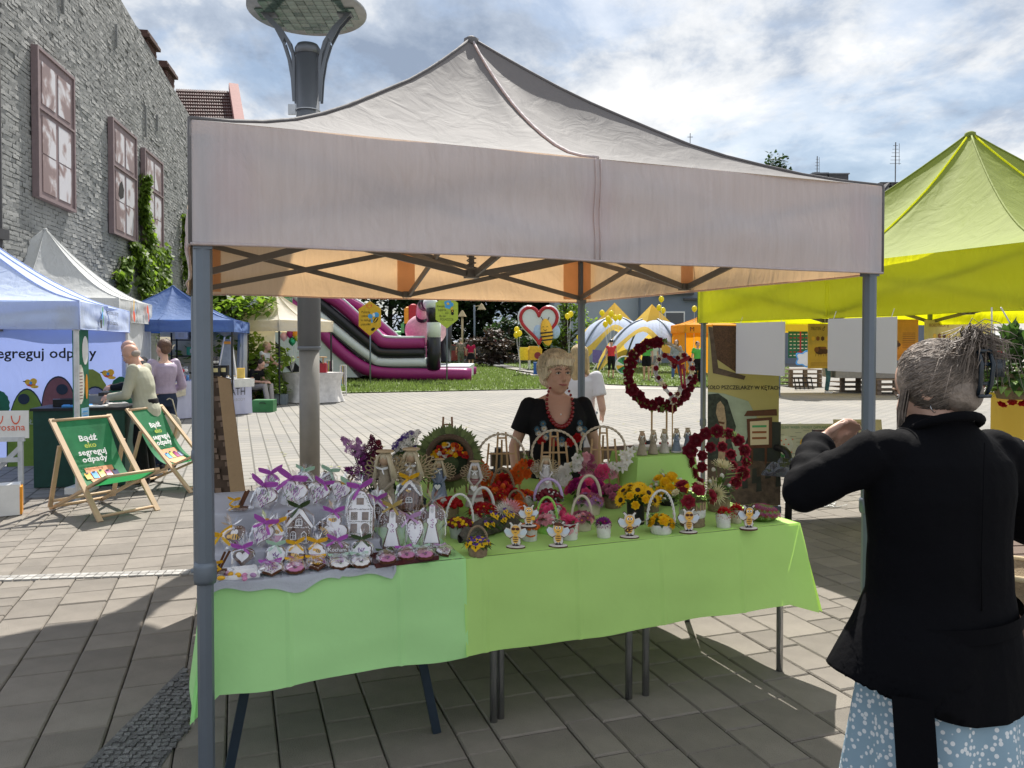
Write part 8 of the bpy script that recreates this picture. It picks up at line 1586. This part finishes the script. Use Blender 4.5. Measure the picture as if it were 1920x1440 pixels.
def hand(mb, w_, d, s, up=(0, 0, 1), curl=.5, side=1, f=1.0):
    """palm plus five fingers; w_ wrist, d pointing direction, up = back of the hand"""
    d = V(d).normalized(); up = V(up); n = (up - d*up.dot(d)).normalized(); x = d.cross(n)*side; pc = V(w_)+d*.045*s
    M = Matrix((x, d, n)).transposed(); mb.ball(pc, (.040*s, .050*s, .015*s), 10, 8, M)
    for i, (o, L_) in enumerate(((-.030, .062), (-.010, .075), (.010, .070), (.029, .055))):
        b0 = pc + d*.040*s + x*o*s; a1 = curl*.6; d1 = d*cos(a1) - n*sin(a1); b1 = b0+d1*L_*.5*s; a2 = curl*1.5; d2 = d*cos(a2)-n*sin(a2); b2 = b1+d2*L_*.5*s; mb.tube([b0-d*.02*s, b0, b1, b2], [.0085*s*f, .0088*s*f, .008*s*f, .0062*s*f], 7)
    t0 = pc - d*.02*s - x*.030*s; t1 = t0 + (d*.5 - x*.8 - n*.2).normalized()*.038*s; t2 = t1 + (d*.9 - x*.2 - n*.3).normalized()*.030*s; mb.tube([t0, t1, t2], [.012*s*f, .010*s*f, .0075*s*f], 7)
DEF = dict(head=(0, -.01, 1.57), neck=(0, .01, 1.42), sh=(.175, 0, 1.385), el=((-.24, .03, 1.10), (.24, .03, 1.10)), wr=((-.25, -.06, .86), (.25, -.06, .86)), hip=(.085, 0, .90), kn=((-.09, -.02, .49), (.09, -.02, .49)), an=((-.09, .03, .08), (.09, .03, .08)), toe=None)
def person(label, loc, rz, h=1.7, sk=sk1, J={}, top=None, bottom=None, shoes=None, hair=None, vox=.016, sleeves='short', legs='trousers', tw=1.0, belly=0, hairkind='short', facing_detail=True, hs=1.0, head_rot=(0, 0), seated=False, extra=None, curl=.5):
    j = dict(DEF); j.update(J); s = h/1.7; S_ = lambda p: V(p)*s; t_ = T('person', label, 'person', loc, rz); M = (Matrix.Rotation(head_rot[1], 3, 'Z') @ Matrix.Rotation(head_rot[0], 3, 'X'))
    hd = S_(j['head']); nk = S_(j['neck']); mb = MB(); head(mb, hd, s*hs, M); cap(mb, nk+V((0, .005, -.04))*s, hd+M @ V((0, .015, -.07))*s, .052*s*hs, .048*s*hs)
    pel = (S_((0, 0, j['hip'][2])) + V((0, j['hip'][1]*s, 0))); chest = S_(j.get('chest', (0, .005, 1.24))); lr = (pel.lerp(chest, 0)); 
    rings = []
    top_ = nk + V((0, 0, -.035*s)); 
    for f, rx, ry in ((0, .155, .11), (.18, .165, .115), (.38, .135*tw, .10+belly*.6), (.55, .14*tw, .105+belly), (.75, .160*tw, .112+belly*.5), (.92, .165, .10), (1.0, .12, .07), (1.06, .06, .05)):
        p = pel.lerp(top_, f) + V((0, -belly*.3*s if .2 < f < .8 else 0, 0)); rings.append((p.x, p.y, p.z-.0, rx*s, ry*s))
    loft(mb, rings, 18)
    for i, sd_ in enumerate((-1, 1)):
        sh = S_((sd_*j['sh'][0], j['sh'][1], j['sh'][2])); el, wr = S_(j['el'][i]), S_(j['wr'][i]); cap(mb, sh, el, .046*s, .037*s); cap(mb, el, wr, .037*s, .026*s); hand(mb, wr, (wr-el), s, up=(sd_*.6, .5, .3) if not j.get('up') else j['up'][i], side=sd_, curl=curl, f=1.15)
        hp = pel + V((sd_*.085*s, 0, 0)); kn, an = S_(j['kn'][i]), S_(j['an'][i]); cap(mb, hp, kn, .082*s, .054*s); cap(mb, kn, an, .052*s, .036*s)
        ft = an + (V(j['toe'][i])*s if j.get('toe') else V((0, -.15, -.045))*s); cap(mb, an+V((0, .02, -.03))*s, ft, .038*s, .028*s)
    fuse(mb, 'body', sk, t_, vox, 2)
    if facing_detail: face(t_, hd, s*hs, M)
    if top:
        mb = MB(); r2 = [(x, y, z, a+.014*s, b+.014*s) for (x, y, z, a, b) in rings[(1 if legs != 'dress' else 0):-1]]
        if j.get('tail'): r2 = [(pel.x, pel.y, pel.z-.17*s, .21*s, .165*s), (pel.x, pel.y, pel.z, .195*s, .15*s)] + r2
        loft(mb, r2, 20)
        for i, sd_ in enumerate((-1, 1)):
            sh = S_((sd_*j['sh'][0], j['sh'][1], j['sh'][2])); el, wr = S_(j['el'][i]), S_(j['wr'][i]); cap(mb, sh+V((-sd_*.04, 0, -.01))*s, sh, .055*s, .062*s)
            if sleeves == 'short': mb.tube([sh, sh.lerp(el, .6)], [.062*s, .068*s], 12)
            elif sleeves == 'long': mb.tube([sh, el], [.062*s, .056*s], 12); mb.ball(el, .056*s, 10, 8); mb.tube([el, el.lerp(wr, .95)], [.056*s, .045*s], 12)
            elif sleeves == 'cap': mb.tube([sh, sh.lerp(el, .22)], [.060*s, .060*s], 12)
        fuse(mb, 'shirt' if sleeves != 'long' else 'jacket', top, t_, vox*.9, 2)
    if bottom:
        mb = MB(); p = pel
        if legs == 'skirt':
            L_ = j.get('skirt', .42); loft(mb, [(p.x, p.y, p.z-(L_)*s, .24*s, .19*s), (p.x, p.y, p.z-.05*s, .185*s, .13*s), (p.x, p.y, p.z+.10*s, .15*s, .115*s)], 20)
        else:
            if seated: mb.ball(p, (.19*s, .15*s, .13*s), 12, 8)
            else: loft(mb, [(p.x, p.y, p.z-.08*s, .165*s, .12*s), (p.x, p.y, p.z+.02*s, .175*s, .128*s), (p.x, p.y, p.z+.12*s, .152*s, .118*s)], 18)
            for i, sd_ in enumerate((-1, 1)):
                hp = p + V((sd_*.085*s, 0, 0)); kn, an = S_(j['kn'][i]), S_(j['an'][i])
                if legs == 'trousers': mb.tube([hp, kn, an+V((0, 0, .0))], [.098*s, .074*s, .065*s], 14); mb.ball(hp, .098*s, 10, 8)
                elif legs == 'shorts': mb.tube([hp, hp.lerp(kn, .75)], [.10*s, .10*s], 14); mb.ball(hp, .1*s, 10, 8)
                elif legs == 'leggings': mb.tube([hp, kn, kn.lerp(an, .25)], [.09*s, .064*s, .058*s], 14); mb.ball(hp, .09*s, 10, 8)
        fuse(mb, legs if legs != 'leggings' else 'leggings', bottom, t_, vox*.95, 2)
    if shoes:
        for i in (0, 1):
            an = S_(j['an'][i]); ft = an + (V(j['toe'][i])*s if j.get('toe') else V((0, -.16, -.045))*s); mb = MB(); cap(mb, an+V((0, .025, -.035))*s, ft, .046*s, .036*s); d = (ft-an); mb.tube([an+V((0, .03, -.062))*s, ft+V((0, 0, -.02))*s], [.038*s, .036*s], 8); fuse(mb, 'shoe', shoes, t_, vox*.8, 1)
    if hair:
        def P(x, y, z): return hd + M @ (V((x, y, z))*s)
        mb = MB()
        if hairkind == 'short': mb.ball(P(0, .028, .052), (.088*s, .092*s, .082*s), 14, 10, M); mb.ball(P(0, .06, 0), (.075*s, .052*s, .07*s), 12, 8, M)
        elif hairkind == 'bald': mb.ball(P(0, .055, -.01), (.080*s, .052*s, .045*s), 12, 8, M)
        elif hairkind == 'long': mb.ball(P(0, .03, .05), (.090*s, .092*s, .085*s), 14, 10, M); cap(mb, P(0, .06, 0), P(0, .075, -.20), .078*s, .06*s); [cap(mb, P(x*.07, .02, .0), P(x*.08, .01, -.16), .03*s, .022*s) for x in (-1, 1)]
        elif hairkind == 'bun': mb.ball(P(0, .03, .048), (.086*s, .09*s, .078*s), 14, 10, M); mb.ball(P(0, .085, .095), (.03*s, .03*s, .04*s), 8, 6, M); cap(mb, P(0, .10, .10), P(0, .13, .0), .022*s, .03*s)
        elif hairkind == 'helmet': mb.ball(P(0, .01, .065), (.10*s, .125*s, .075*s), 16, 10, M)
        fuse(mb, 'hair' if hairkind != 'helmet' else 'helmet', hair, t_, vox*.7, 1)
    return t_, s, hd, M
m_hb = mat('blonde_hair', (.50, .38, .20), .6, var=.35, vs=30, bump=.9, bs=90, stretch=(1, 1, .25)); m_hg_ = mat('grey_blonde_hair', (.82, .70, .50), .6, var=.35, vs=26, bump=.9, bs=90, stretch=(1, 1, .3)); m_hd = mat('dark_hair', (.03, .02, .015), .5, var=.3, vs=30, bump=.6, bs=90); m_hgr = mat('grey_stubble', (.30, .26, .23), .8, var=.2, vs=60)
c = W(1040, 700, 5.0); m_tee = cloth('black_tee', (.008, .008, .010))
JS = dict(head=(0, -.03, 1.478), neck=(0, 0, 1.36), sh=(.175, 0, 1.275), el=((-.27, .02, 1.01), (.265, .02, 1.01)), wr=((-.27, -.10, .80), (.25, -.12, .80)), chest=(0, 0, 1.2), hip=(.085, 0, .85), kn=((-.1, 0, .46), (.1, 0, .46)), toe=None)
t_, s, hd, M = person('older woman with short fair hair, black T-shirt with embroidered flowers and red bead necklace', (c.x+.01, 5.0, 0), radians(8), 1.66, sk2, JS, m_tee, cloth('dark_trousers', (.02, .02, .025)), m_vblk, None, vox=.0075, sleeves='short', tw=1.18, belly=.035, head_rot=(0, radians(14)), facing_detail=True, curl=.7, hs=1.09); s0 = s; s *= 1.09
def P(x, y, z): return hd + M @ (V((x, y, z))*s)
mb = MB(); mb.ball(P(0, .032, .056), (.096*s, .098*s, .082*s), 18, 12, M); mb.ball(P(0, .07, -.01), (.085*s, .055*s, .08*s), 14, 10, M)
for x in (-1, 1): mb.ball(P(x*.080, .012, .025), (.022*s, .045*s, .062*s), 10, 8, M)
for i in range(9): a = -1.1+.26*i; mb.tube([P(.02+.05*sin(a), -.03, .115), P(.085*sin(a)-.01, -.078, .085), P(.088*sin(a)-.025, -.086, .058-.01*abs(a))], [.020*s, .017*s, .008*s], 6)
fuse(mb, 'hair', m_hg_, t_, .006, 1, disp=lambda v, n: v + n*.006*noise.noise(V((v.x*70, v.y*40, v.z*22))))
mb = MB()
for i in range(900):
    a = R.uniform(-pi, pi); fr_ = abs(a) < 1.0; c0 = V((0, .03, .045)); p0 = V((.035+R.gauss(0, .012), R.uniform(-.03, .05), .15)); e = V((.096*sin(a-.25), .03-.103*cos(a-.25), (R.uniform(.035, .075) if fr_ else R.uniform(-.075, .03)))); pts = []; lift = R.uniform(1.0, 1.10)
    for k in range(6):
        f = k/5; q = p0.lerp(e, f) - c0; L_ = V((q.x/.098, q.y/.105, q.z/.098)).length; q = q/L_*(lift+.03*sin(f*pi*2+i)); pts.append(P(*(c0+q)))
    mb.tube(pts, [.0015, .0028, .003, .003, .0026, .0008], 3, cap=False)
mb.build('hair_locks', m_hg_, t_, True, kind='stuff')
mb = MB(); s = s0
rn = V((0, -.004, 1.325))*s; 
for i in range(27):
    a = -2.6+5.2*i/26; f = (1+cos(a))/2; mb2 = MB(); z = 1.295-.135*cos(a); q = V((.082*sin(a), -.168+(z-1.16)*.40, z))*s; r = (.0075+.0075*f)*s; mb2.ball(q, r, 10, 7); mb2.build('bead', mat('red_bead', (.22, .006, .012), .25, var=.1, spec=.6), t_, True)
sh_ = [o for o in t_.children if o.name.startswith('shirt')][0]; bm_ = bmesh.new(); bm_.from_mesh(sh_.data)
bmesh.ops.delete(bm_, geom=[v for v in bm_.verts if v.co.y < .02 and (v.co.x/s/.088)**2+((v.co.z/s-1.36)/.185)**2 < 1], context='VERTS'); bm_.to_mesh(sh_.data); bm_.free()
mb = MB(); mb.ball(V((0, -.150, 1.235))*s, .005, 8, 6); mb.build('pendant', m_ice, t_, True)
emb = [(0, 1.075, 'w'), (-.05, 1.085, 'r'), (.05, 1.085, 'r'), (-.095, 1.115, 'w'), (.095, 1.11, 'r'), (-.075, 1.135, 'b'), (-.12, 1.10, 'r'), (.13, 1.13, 'w'), (-.135, 1.14, 'w'), (-.105, 1.17, 'w'), (.11, 1.165, 'w'), (-.145, 1.165, 'b'), (.14, 1.16, 'b'), (-.11, 1.20, 'b'), (.112, 1.20, 'b'), (0, 1.10, 'b'), (.03, 1.07, 'w'), (-.03, 1.105, 'b')]
for x, z, k in emb: yy = -(.134+.036*(1-(x/.18)**2)); flo('daisy' if k != 'r' else 'rose', {'w': c_white, 'r': c_red, 'b': fcol('embroidery_blue', (.10, .22, .32))}[k], t_, V((x*1.05, yy-.010, z-.02))*s, (.022 if k != 'r' else .031)*s, (0, -1, .1))
Yb = 7.5; c = W(1088, 700, Yb)
t_, s, hd, M = person('blonde woman in white floral shirt standing behind the seller and the pole', (c.x, Yb, 0), radians(150), 1.62, sk1, dict(el=((-.25, .03, 1.08), (.27, .03, 1.10)), wr=((-.15, -.2, 1.0), (.2, -.15, .90))), cloth('white_floral', (.68, .68, .72)), cloth('pale_trousers', (.5, .5, .5)), m_wht, m_hb, vox=.012, sleeves='short', hairkind='long')
for i in range(46): a = R.uniform(-.5, 3.6)+pi; z = R.uniform(1.0, 1.36); flo('daisy', R.choice((c_dusty, fcol('embroidery_blue', (.10, .22, .32)), fcol('embroidery_blue', (.10, .22, .32)))), t_, V((.178*cos(a), .128*sin(a), z))*s, .014*R.uniform(.6, 1.4), (cos(a), sin(a), 0))
p = G(272, 905); m_bl = cloth('beige_blazer', (.42, .42, .33), .3)
bend = dict(head=(0, -.15, 1.51), neck=(0, -.07, 1.40), sh=(.185, -.05, 1.35), chest=(0, -.03, 1.22), el=((-.25, -.10, 1.05), (.25, -.10, 1.05)), wr=((-.14, -.36, 1.03), (.12, -.36, 1.02)), hip=(.085, .03, .88))
t_, s, hd, M = person('elderly balding man in beige blazer looking down at a black object in his hands', p, radians(-88), 1.68, sk2, dict(bend, tail=1), m_bl, cloth('black_trousers', (.012, .012, .014)), m_vblk, m_hgr, vox=.011, sleeves='long', hairkind='bald', tw=1.22, belly=.03, head_rot=(radians(28), 0))
o_ = T('spectacle_case', 'black spectacle case held by the man in the beige blazer', 'case', V(p)+Matrix.Rotation(radians(-88), 3, 'Z') @ (V((-.01, -.46, 1.05))*s), radians(-88)); mb = MB(); mb.box((0, 0, 0), (.17, .07, .04)); mb.build('case', m_vblk, o_); mb = MB(); mb.box((0, 0, .028), (.17, .012, .012)); mb.build('hinge', m_alu, o_)
p2 = G(262, 880); t_, s, hd, M = person('bald man in black jacket behind the beige blazer, head bent down', p2+V((-.1, .35, 0)), radians(-80), 1.74, sk2, dict(bend, head=(0, -.17, 1.50)), cloth('black_jacket', (.012, .013, .018)), cloth('black_trousers', (.012, .012, .014)), m_vblk, m_hgr, vox=.013, sleeves='long', hairkind='bald', head_rot=(radians(30), 0))
p3 = G(300, 885); t_, s, hd, M = person('grey haired person in shiny lilac jacket with a white tote bag', p3+V((-.05, .25, 0)), radians(-120), 1.68, sk1, dict(el=((-.27, .02, 1.08), (.27, .03, 1.09)), wr=((-.22, -.2, 1.0), (.26, -.02, .86))), mat('lilac_satin', (.34, .28, .38), .4, bump=.5, bs=12), cloth('navy_trousers', (.02, .03, .06)), m_vblk, mat('brown_hair', (.11, .06, .04), .6, var=.3, bump=.6), vox=.013, sleeves='long', hairkind='short')
q = G(322, 880)+V((0, -.05, .40)); t_ = T('tote_bag', 'cream tote bag hanging beside the lilac jacket', 'bag', q, .2); mb = MB(); mb.ball((0, 0, .14), (.15, .05, .19), 14, 10); fuse(mb, 'bag', m_crm, t_, .012, 3); mb = MB(); [mb.tube([(x, 0, .28), (x*.4, 0, .5), (0, 0, .52)], .008, 5) for x in (-.09, .09)]; mb.build('straps', m_crm, t_, True)
p = G(497, 757); m_wt = cloth('white_top', (.75, .75, .78)); t_, s, hd, M = person('young woman with blonde ponytail in white sleeveless top and beige shorts', p+V((-.05, 0, 0)), radians(78), 1.68, sk2, dict(head=(0, -.14, 1.52), neck=(0, -.07, 1.40), sh=(.165, -.05, 1.35), chest=(0, -.03, 1.2), el=((-.2, -.18, 1.12), (.2, -.2, 1.12)), wr=((-.12, -.42, 1.08), (.14, -.40, 1.02)), an=((-.08, .22, .10), (.08, -.05, .08)), kn=((-.08, .10, .5), (.08, -.06, .5))), m_wt, cloth('beige_shorts', (.62, .55, .38)), m_wht, m_hb, vox=.014, sleeves='cap', legs='shorts', hairkind='bun', head_rot=(radians(15), 0))
sit = dict(head=(0, -.22, 1.02), neck=(0, -.12, .92), sh=(.18, -.08, .86), chest=(0, -.04, .72), hip=(.085, .05, .46), el=((-.22, -.12, .62), (.22, -.14, .62)), wr=((-.08, -.38, .60), (.08, -.38, .60)), kn=((-.12, -.42, .50), (.12, -.42, .50)), an=((-.12, -.50, .09), (.12, -.44, .09)))
p = G(474, 762); t_, s, hd, M = person('dark haired man in black T-shirt seated and looking down', p+V((-.05, .25, 0)), radians(70), 1.75, sk2, sit, m_tee, cloth('grey_trousers', (.35, .33, .32)), m_vblk, m_hd, vox=.015, seated=True, head_rot=(radians(30), 0))
c_ = T('folding_stool', 'black folding stool under the seated man', 'stool', V(t_.location)+V((0, 0, 0)), radians(70)); mb = MB(); mb.box((0, .05, .40), (.4, .36, .04)); mb.build('seat', m_black, c_)
for a in (-1, 1):
    for b in (-1, 1): mb = MB(); mb.bar((a*.17, .05+b*.15, 0), (a*.17, .05-b*.15, .39), .02, .02, (1, 0, 0)); mb.build('leg', m_black, c_)
camo = cloth('camouflage', (.13, .12, .09)); 
def far_p(px, Y, h, label, rz, **kw): return person(label, (W(px, 690, Y).x, Y, 0), rz, h, vox=.028, **kw)
step = dict(kn=((-.09, -.12, .5), (.09, .05, .49)), an=((-.09, -.14, .08), (.09, .25, .12)))
far_p(864, 46, 1.85, 'man in camouflage clothes walking away across the lawn edge', pi, top=mat('camo_shirt', (.17, .15, .12), .9, var=.5, vs=9), bottom=mat('camo_trousers', (.10, .11, .08), .9, var=.6, vs=9), shoes=m_vblk, hair=m_hgr, sk=sk2, J=step)
far_p(883, 46, 1.72, 'woman in crimson T-shirt and black skirt walking away', pi, top=cloth('crimson', (.35, .01, .06)), bottom=m_tee, legs='skirt', shoes=m_vblk, hair=m_hd, hairkind='long', J=dict(step, skirt=.30))
far_p(1146, 35, 1.73, 'cyclist in red top, black leggings and helmet standing on the lawn', .15, top=cloth('red_top', (.55, .04, .05)), bottom=m_tee, legs='leggings', shoes=m_vblk, hair=m_vblk, hairkind='helmet', sk=sk2, sleeves='cap', J=dict(an=((-.07, .2, .1), (.07, -.05, .08))))
m_grs = cloth('green_shirt', (.10, .42, .08))
far_p(1212, 33, 1.78, 'helper in bright green T-shirt and black shorts beside the rose wreath', -.3, top=m_grs, bottom=m_tee, legs='shorts', shoes=m_vblk, hair=mat('brown_hair', (.11, .06, .04), .6), sk=sk2)
far_p(1226, 36, 1.70, 'person in pale T-shirt behind the helper in green', .5, top=cloth('pale_tee', (.5, .5, .42)), bottom=cloth('grey_shorts', (.2, .2, .2)), legs='shorts', shoes=m_wht, hair=m_hd, sk=sk2)
far_p(1268, 35, 1.72, 'dark haired woman in grey seen through the heart wreath', -.5, top=cloth('grey_knit', (.3, .32, .36)), bottom=cloth('blue_jeans', (.08, .14, .28)), shoes=m_wht, hair=m_hd, hairkind='long', sk=sk1, sleeves='long', J=dict(kn=((-.09, -.14, .5), (.09, .08, .49)), an=((-.09, -.2, .08), (.09, .3, .12))))
far_p(1308, 31, 1.66, 'helper in green T-shirt and dark trousers by the orange tent', .3, top=m_grs, bottom=m_tee, shoes=m_vblk, hair=m_hd, sk=sk2)
far_p(1552, 25.5, 1.70, 'person in wide teal patterned trousers standing behind the posters', 1.2, top=cloth('dark_top', (.05, .06, .06)), bottom=mat('teal_trousers', (.05, .13, .14), .9, var=.5, vs=8), shoes=m_wht, hair=m_hd, hairkind='long', sk=sk1)
m_blz = cloth('black_blazer', (.003, .0032, .0048), .35); m_blz.node_tree.nodes['Principled BSDF'].inputs['Specular IOR Level'].default_value = .08; m_hair3 = mat('ash_grey_hair', (.19, .155, .13), .6, var=.55, vs=14, bump=.5, bs=60, stretch=(1, 1, 1), isl=.45, spec=.6)
Yw = 2.12; cxw = W(1762, 800, Yw).x; t_ = T('person', 'woman in long black blazer and blue dotted skirt seen from behind, hair in claw clip', 'person', (cxw, Yw, 0), radians(12))
def Z(py, Y=Yw): return W(1775, py, Y).z
hc = V((.02, .05, 1.515)); mb = MB(); Mh = Matrix.Rotation(pi, 3, 'Z') @ Matrix.Rotation(radians(22), 3, 'X')
Mh = Matrix.Rotation(radians(28), 3, 'Z') @ Mh
head(mb, hc, 1.0, Mh); cap(mb, V((.01, -.02, 1.38)), hc + V((0, -.02, -.06)), .058, .052)
loft(mb, [(0, 0, .74, .17, .12), (0, 0, .88, .18, .13), (0, 0, 1.05, .14, .10), (0, 0, 1.22, .165, .11), (0, 0, 1.35, .17, .095), (0, 0, 1.43, .06, .05)], 18)
aL = [V((-.175, .0, 1.36)), V((-.335, .10, 1.25)), V((-.17, .28, 1.355))]; aR = [V((.185, .0, 1.355)), V((.35, .05, 1.13)), V((.02, .32, 1.29))]
for a in (aL, aR): cap(mb, a[0], a[1], .048, .040); cap(mb, a[1], a[2], .038, .027)
hand(mb, aL[2], V((.65, .2, .35)), 1.0, up=(0, .6, .8), curl=.8, side=-1); hand(mb, aR[2], V((-.55, .1, .45)), 1.0, up=(0, .7, .6), curl=.8, side=1)
for x in (-.09, .09): cap(mb, (x, 0, .76), (x, -.01, .45), .085, .055); cap(mb, (x, -.01, .45), (x, .01, .08), .052, .036); cap(mb, (x, 0, .06), (x, .16, .035), .036, .028)
fuse(mb, 'body', sk1, t_, .0085, 2); face(t_, hc, 1.0, Mh)
mb = MB(); rings = [(.0, -.01, .70, .228, .175), (.0, -.01, .75, .224, .17), (.0, -.01, .86, .210, .16), (0, 0, 1.0, .188, .145), (0, .0, 1.12, .184, .14), (0, 0, 1.25, .200, .14), (0, .0, 1.335, .200, .125), (0, 0, 1.38, .16, .10), (.0, .0, 1.42, .10, .075), (.0, .005, 1.455, .075, .066)]
loft(mb, rings, 28, 2.2)
for a, sd_ in ((aL, -1), (aR, 1)):
    mb.ball(a[0]+V((-sd_*.02, 0, -.005)), (.070, .068, .062), 14, 10); mb.tube([a[0], a[0].lerp(a[1], .5), a[1]], [.067, .064, .060], 16); mb.ball(a[1], .060, 14, 10); mb.tube([a[1], a[1].lerp(a[2], .5), a[1].lerp(a[2], .93)], [.060, .053, .046], 16)
def fold(v, n):
    k = 0
    for a in (aL, aR):
        for (A, B) in ((a[0], a[1]), (a[1], a[2])):
            d = B-A; t2 = max(0, min(1, (v-A).dot(d)/d.length_squared)); dist = (v-(A+d*t2)).length
            if dist < .10: k += .0035*sin(t2*17+v.z*30+v.x*20)
    lo = max(0, (1.05-v.z)); k += .010*sin(v.x*22+v.z*3)*lo*1.5
    q = v + n*(k + .004*noise.noise(v*9)); fl = max(0, .98-v.z)
    if v.x < .05: q.x -= fl*.29; q.z += fl*max(0, .05-v.x)*1.25
    return q
bl = fuse(mb, 'blazer', m_blz, t_, .008, 3, disp=fold)
mb = MB(); mb.tube([(.092*sin(a), -.018-.070*cos(a), 1.425+.035*cos(a)) for a in [-2.3+4.6*i/16 for i in range(17)]], [.008+.006*sin(pi*i/16) for i in range(17)], 10); fuse(mb, 'collar', m_blz, t_, .006, 2)
mb = MB(); mb.grid(lambda u, v: V((-.265+.075*u+.0*v, -.165-.012*sin(v*5)-.04*v-.05*u, .80-.76*v)), 4, 20); mb.grid(lambda u, v: V((.205+.03*u+.015*sin(v*6), -.12-.02*v, 1.02-.95*v)), 3, 20); mb.build('belt_end', m_blz, t_, True, kind='stuff')
mb = MB(); mb.grid(lambda u, v: V((.0+.214*cos(pi*1.02+pi*.96*u), -.008+.163*sin(pi*1.02+pi*.96*u), .915+.035*u*u+.04*v-.02)), 30, 2); mb.build('belt', m_blz, t_, True)
m_dot = mat('dotted_blue_skirt', (.22, .34, .47), .8, var=.05); t = m_dot.node_tree; b = t.nodes['Principled BSDF']; vo = t.nodes.new('ShaderNodeTexVoronoi'); vo.inputs['Scale'].default_value = 62; vo.inputs['Randomness'].default_value = .75; tcn = t.nodes.new('ShaderNodeTexCoord'); rp = t.nodes.new('ShaderNodeValToRGB'); rp.color_ramp.interpolation = 'LINEAR'; e = rp.color_ramp.elements; e[0].position = .33; e[0].color = (.72, .76, .80, 1); e[1].position = .38; e[1].color = (.25, .37, .47, 1)
t.links.new(tcn.outputs['Object'], vo.inputs['Vector']); t.links.new(vo.outputs['Distance'], rp.inputs[0]); t.links.new(rp.outputs[0], b.inputs['Base Color'])
mb = MB(); mb.grid(lambda u, v: V(((.20+.085*v+.016*sin(u*6.283*9+v)*(.3+v))*cos(2*pi*u), (.145+.08*v+.016*sin(u*6.283*9+v)*(.3+v))*sin(2*pi*u), .86-.60*v + .008*sin(u*40)*v)), 120, 24); mb.build('skirt', m_dot, t_, True)
mb = MB(); mb.tube([(.0, -.152, 1.40), (0, -.150, 1.25), (0, -.147, 1.1), (0, -.150, .98)], .0016, 5); mb.build('back_seam', m_blz, t_, True)
for x in (-.09, .09): mb = MB(); cap(mb, (x, -.02, .045), (x, .18, .04), .046, .038); fuse(mb, 'shoe', m_wht, t_, .012, 1)
def H(x, y, z): return hc + Mh @ V((x, y, z))
mb = MB(); mb.ball(H(0, .020, .030), (.092, .100, .100), 20, 14, Mh); mb.ball(H(0, .065, -.015), (.075, .055, .070), 14, 10, Mh); kn = H(.0, .105, .050); mb.ball(kn, (.050, .040, .062), 14, 10)
fuse(mb, 'hair', m_hair3, t_, .006, 2)
mb = MB(); tgt = H(0, .115, .055)
for i in range(3200):
    a = R.uniform(-pi*.98, pi*.98); el_ = R.uniform(-1.15, 1.35); d0 = V((cos(el_)*sin(a), -cos(el_)*cos(a)*.9, sin(el_)))
    if d0.y < -.55 and d0.z < .55: continue
    rr = .1045 + R.uniform(0, .003); p0 = V((d0.x*rr*.92, .020+d0.y*rr, .030+d0.z*rr*.99)); e = V((R.gauss(0, .012), .115+R.gauss(0, .008), .040+R.gauss(0, .018))); pts = []
    for k in range(7):
        f = k/6; q = p0.lerp(e, f); c0 = V((0, .020, .030)); r_ = q-c0; need = .100+.012*f; q = c0 + V((r_.x, r_.y, r_.z))*(max(1, need/max(.01, V((r_.x/.93, r_.y, r_.z)).length))) + V((0, 0, .002*sin(f*pi+i))); pts.append(H(*q))
    mb.tube(pts, [.0007, .0015, .0017, .0017, .0016, .0014, .0008], 3, cap=False)
for i in range(520):   # knot loops and loose ends
    a = R.uniform(-1.5, 1.5); u0 = kn + V((R.gauss(0, .012), R.gauss(-.012, .008), R.gauss(.02, .02))); up_ = R.uniform(.01, .045); side_ = R.gauss(.0, .028)+(.02 if i % 3 else -.015); back = -R.uniform(.0, .05)
    drop = R.uniform(-.09, .02) if i % 2 else R.uniform(-.01, .03); mb.tube([u0, u0+V((side_*.5, back*.6, up_)), u0+V((side_*1.2, back, up_*.6)), u0+V((side_*1.6, back*.9, drop))], [.0014, .0015, .0012, .0005], 3, cap=False)
for i in range(60):    # lock falling in front of the left ear
    x0 = H(-.085 if False else .080, -.035, .02)+V((R.gauss(0, .006), R.gauss(0, .006), 0)); mb.tube([x0, x0+V((-.012, .0, -.06)), x0+V((-.010+R.gauss(0, .008), .0, -.14+R.gauss(0, .02)))], [.0014, .0017, .0005], 3, cap=False)
mb.build('hair_strands', m_hair3, t_, True, kind='stuff')
m_clip = mat('teal_clip', (.010, .020, .032), .25, spec=.6); 
Mt = Matrix.Translation(t_.location) @ Matrix.Rotation(t_.rotation_euler.z, 4, 'Z');
mb = MB(); cc = kn + V((.012, -.052, -.03))
for x in (-.016, .016): mb.tube([cc+V((x, .0, .055)), cc+V((x*1.1, -.012, .02)), cc+V((x, -.008, -.03)), cc+V((x*.8, .006, -.062))], [.0055, .006, .006, .004], 8)
for z in (.055, .02, -.03, -.062): mb.tube([cc+V((-.018, -.004, z)), cc+V((.018, -.004, z))], .005, 7)
mb.box(cc+V((.040, -.004, .01)), (.030, .012, .045)); mb.build('hair_clip', m_clip, t_, True)
for x, y, z in ((.06, -.0, -.045),): mb = MB(); mb.tube([H(x+.012*cos(a), y, z+.012*sin(a)) + V((.0, -.012, 0)) for a in [2*pi*i/16 for i in range(16)]], .0014, 5, closed=True); mb.build('earring', m_chr, t_, True)
ph = V((-.06, .37, 1.34)); wph = Mt @ ph; o_ = T('smartphone', 'dark smartphone held up by the woman in the black blazer', 'phone', wph, radians(12)); mb = MB(); mb.box((0, 0, 0), (.155, .009, .078)); mb.build('case', m_vblk, o_); mb = MB(); mb.box((0, -.0055, 0), (.148, .002, .072)); mb.build('screen', m_glass, o_)
mb = MB(); mb.tube([(.30, .02, .95), (.33, -.05, .80), (.36, -.02, .68)], .008, 6); mb.build('strap', m_black, t_, True)
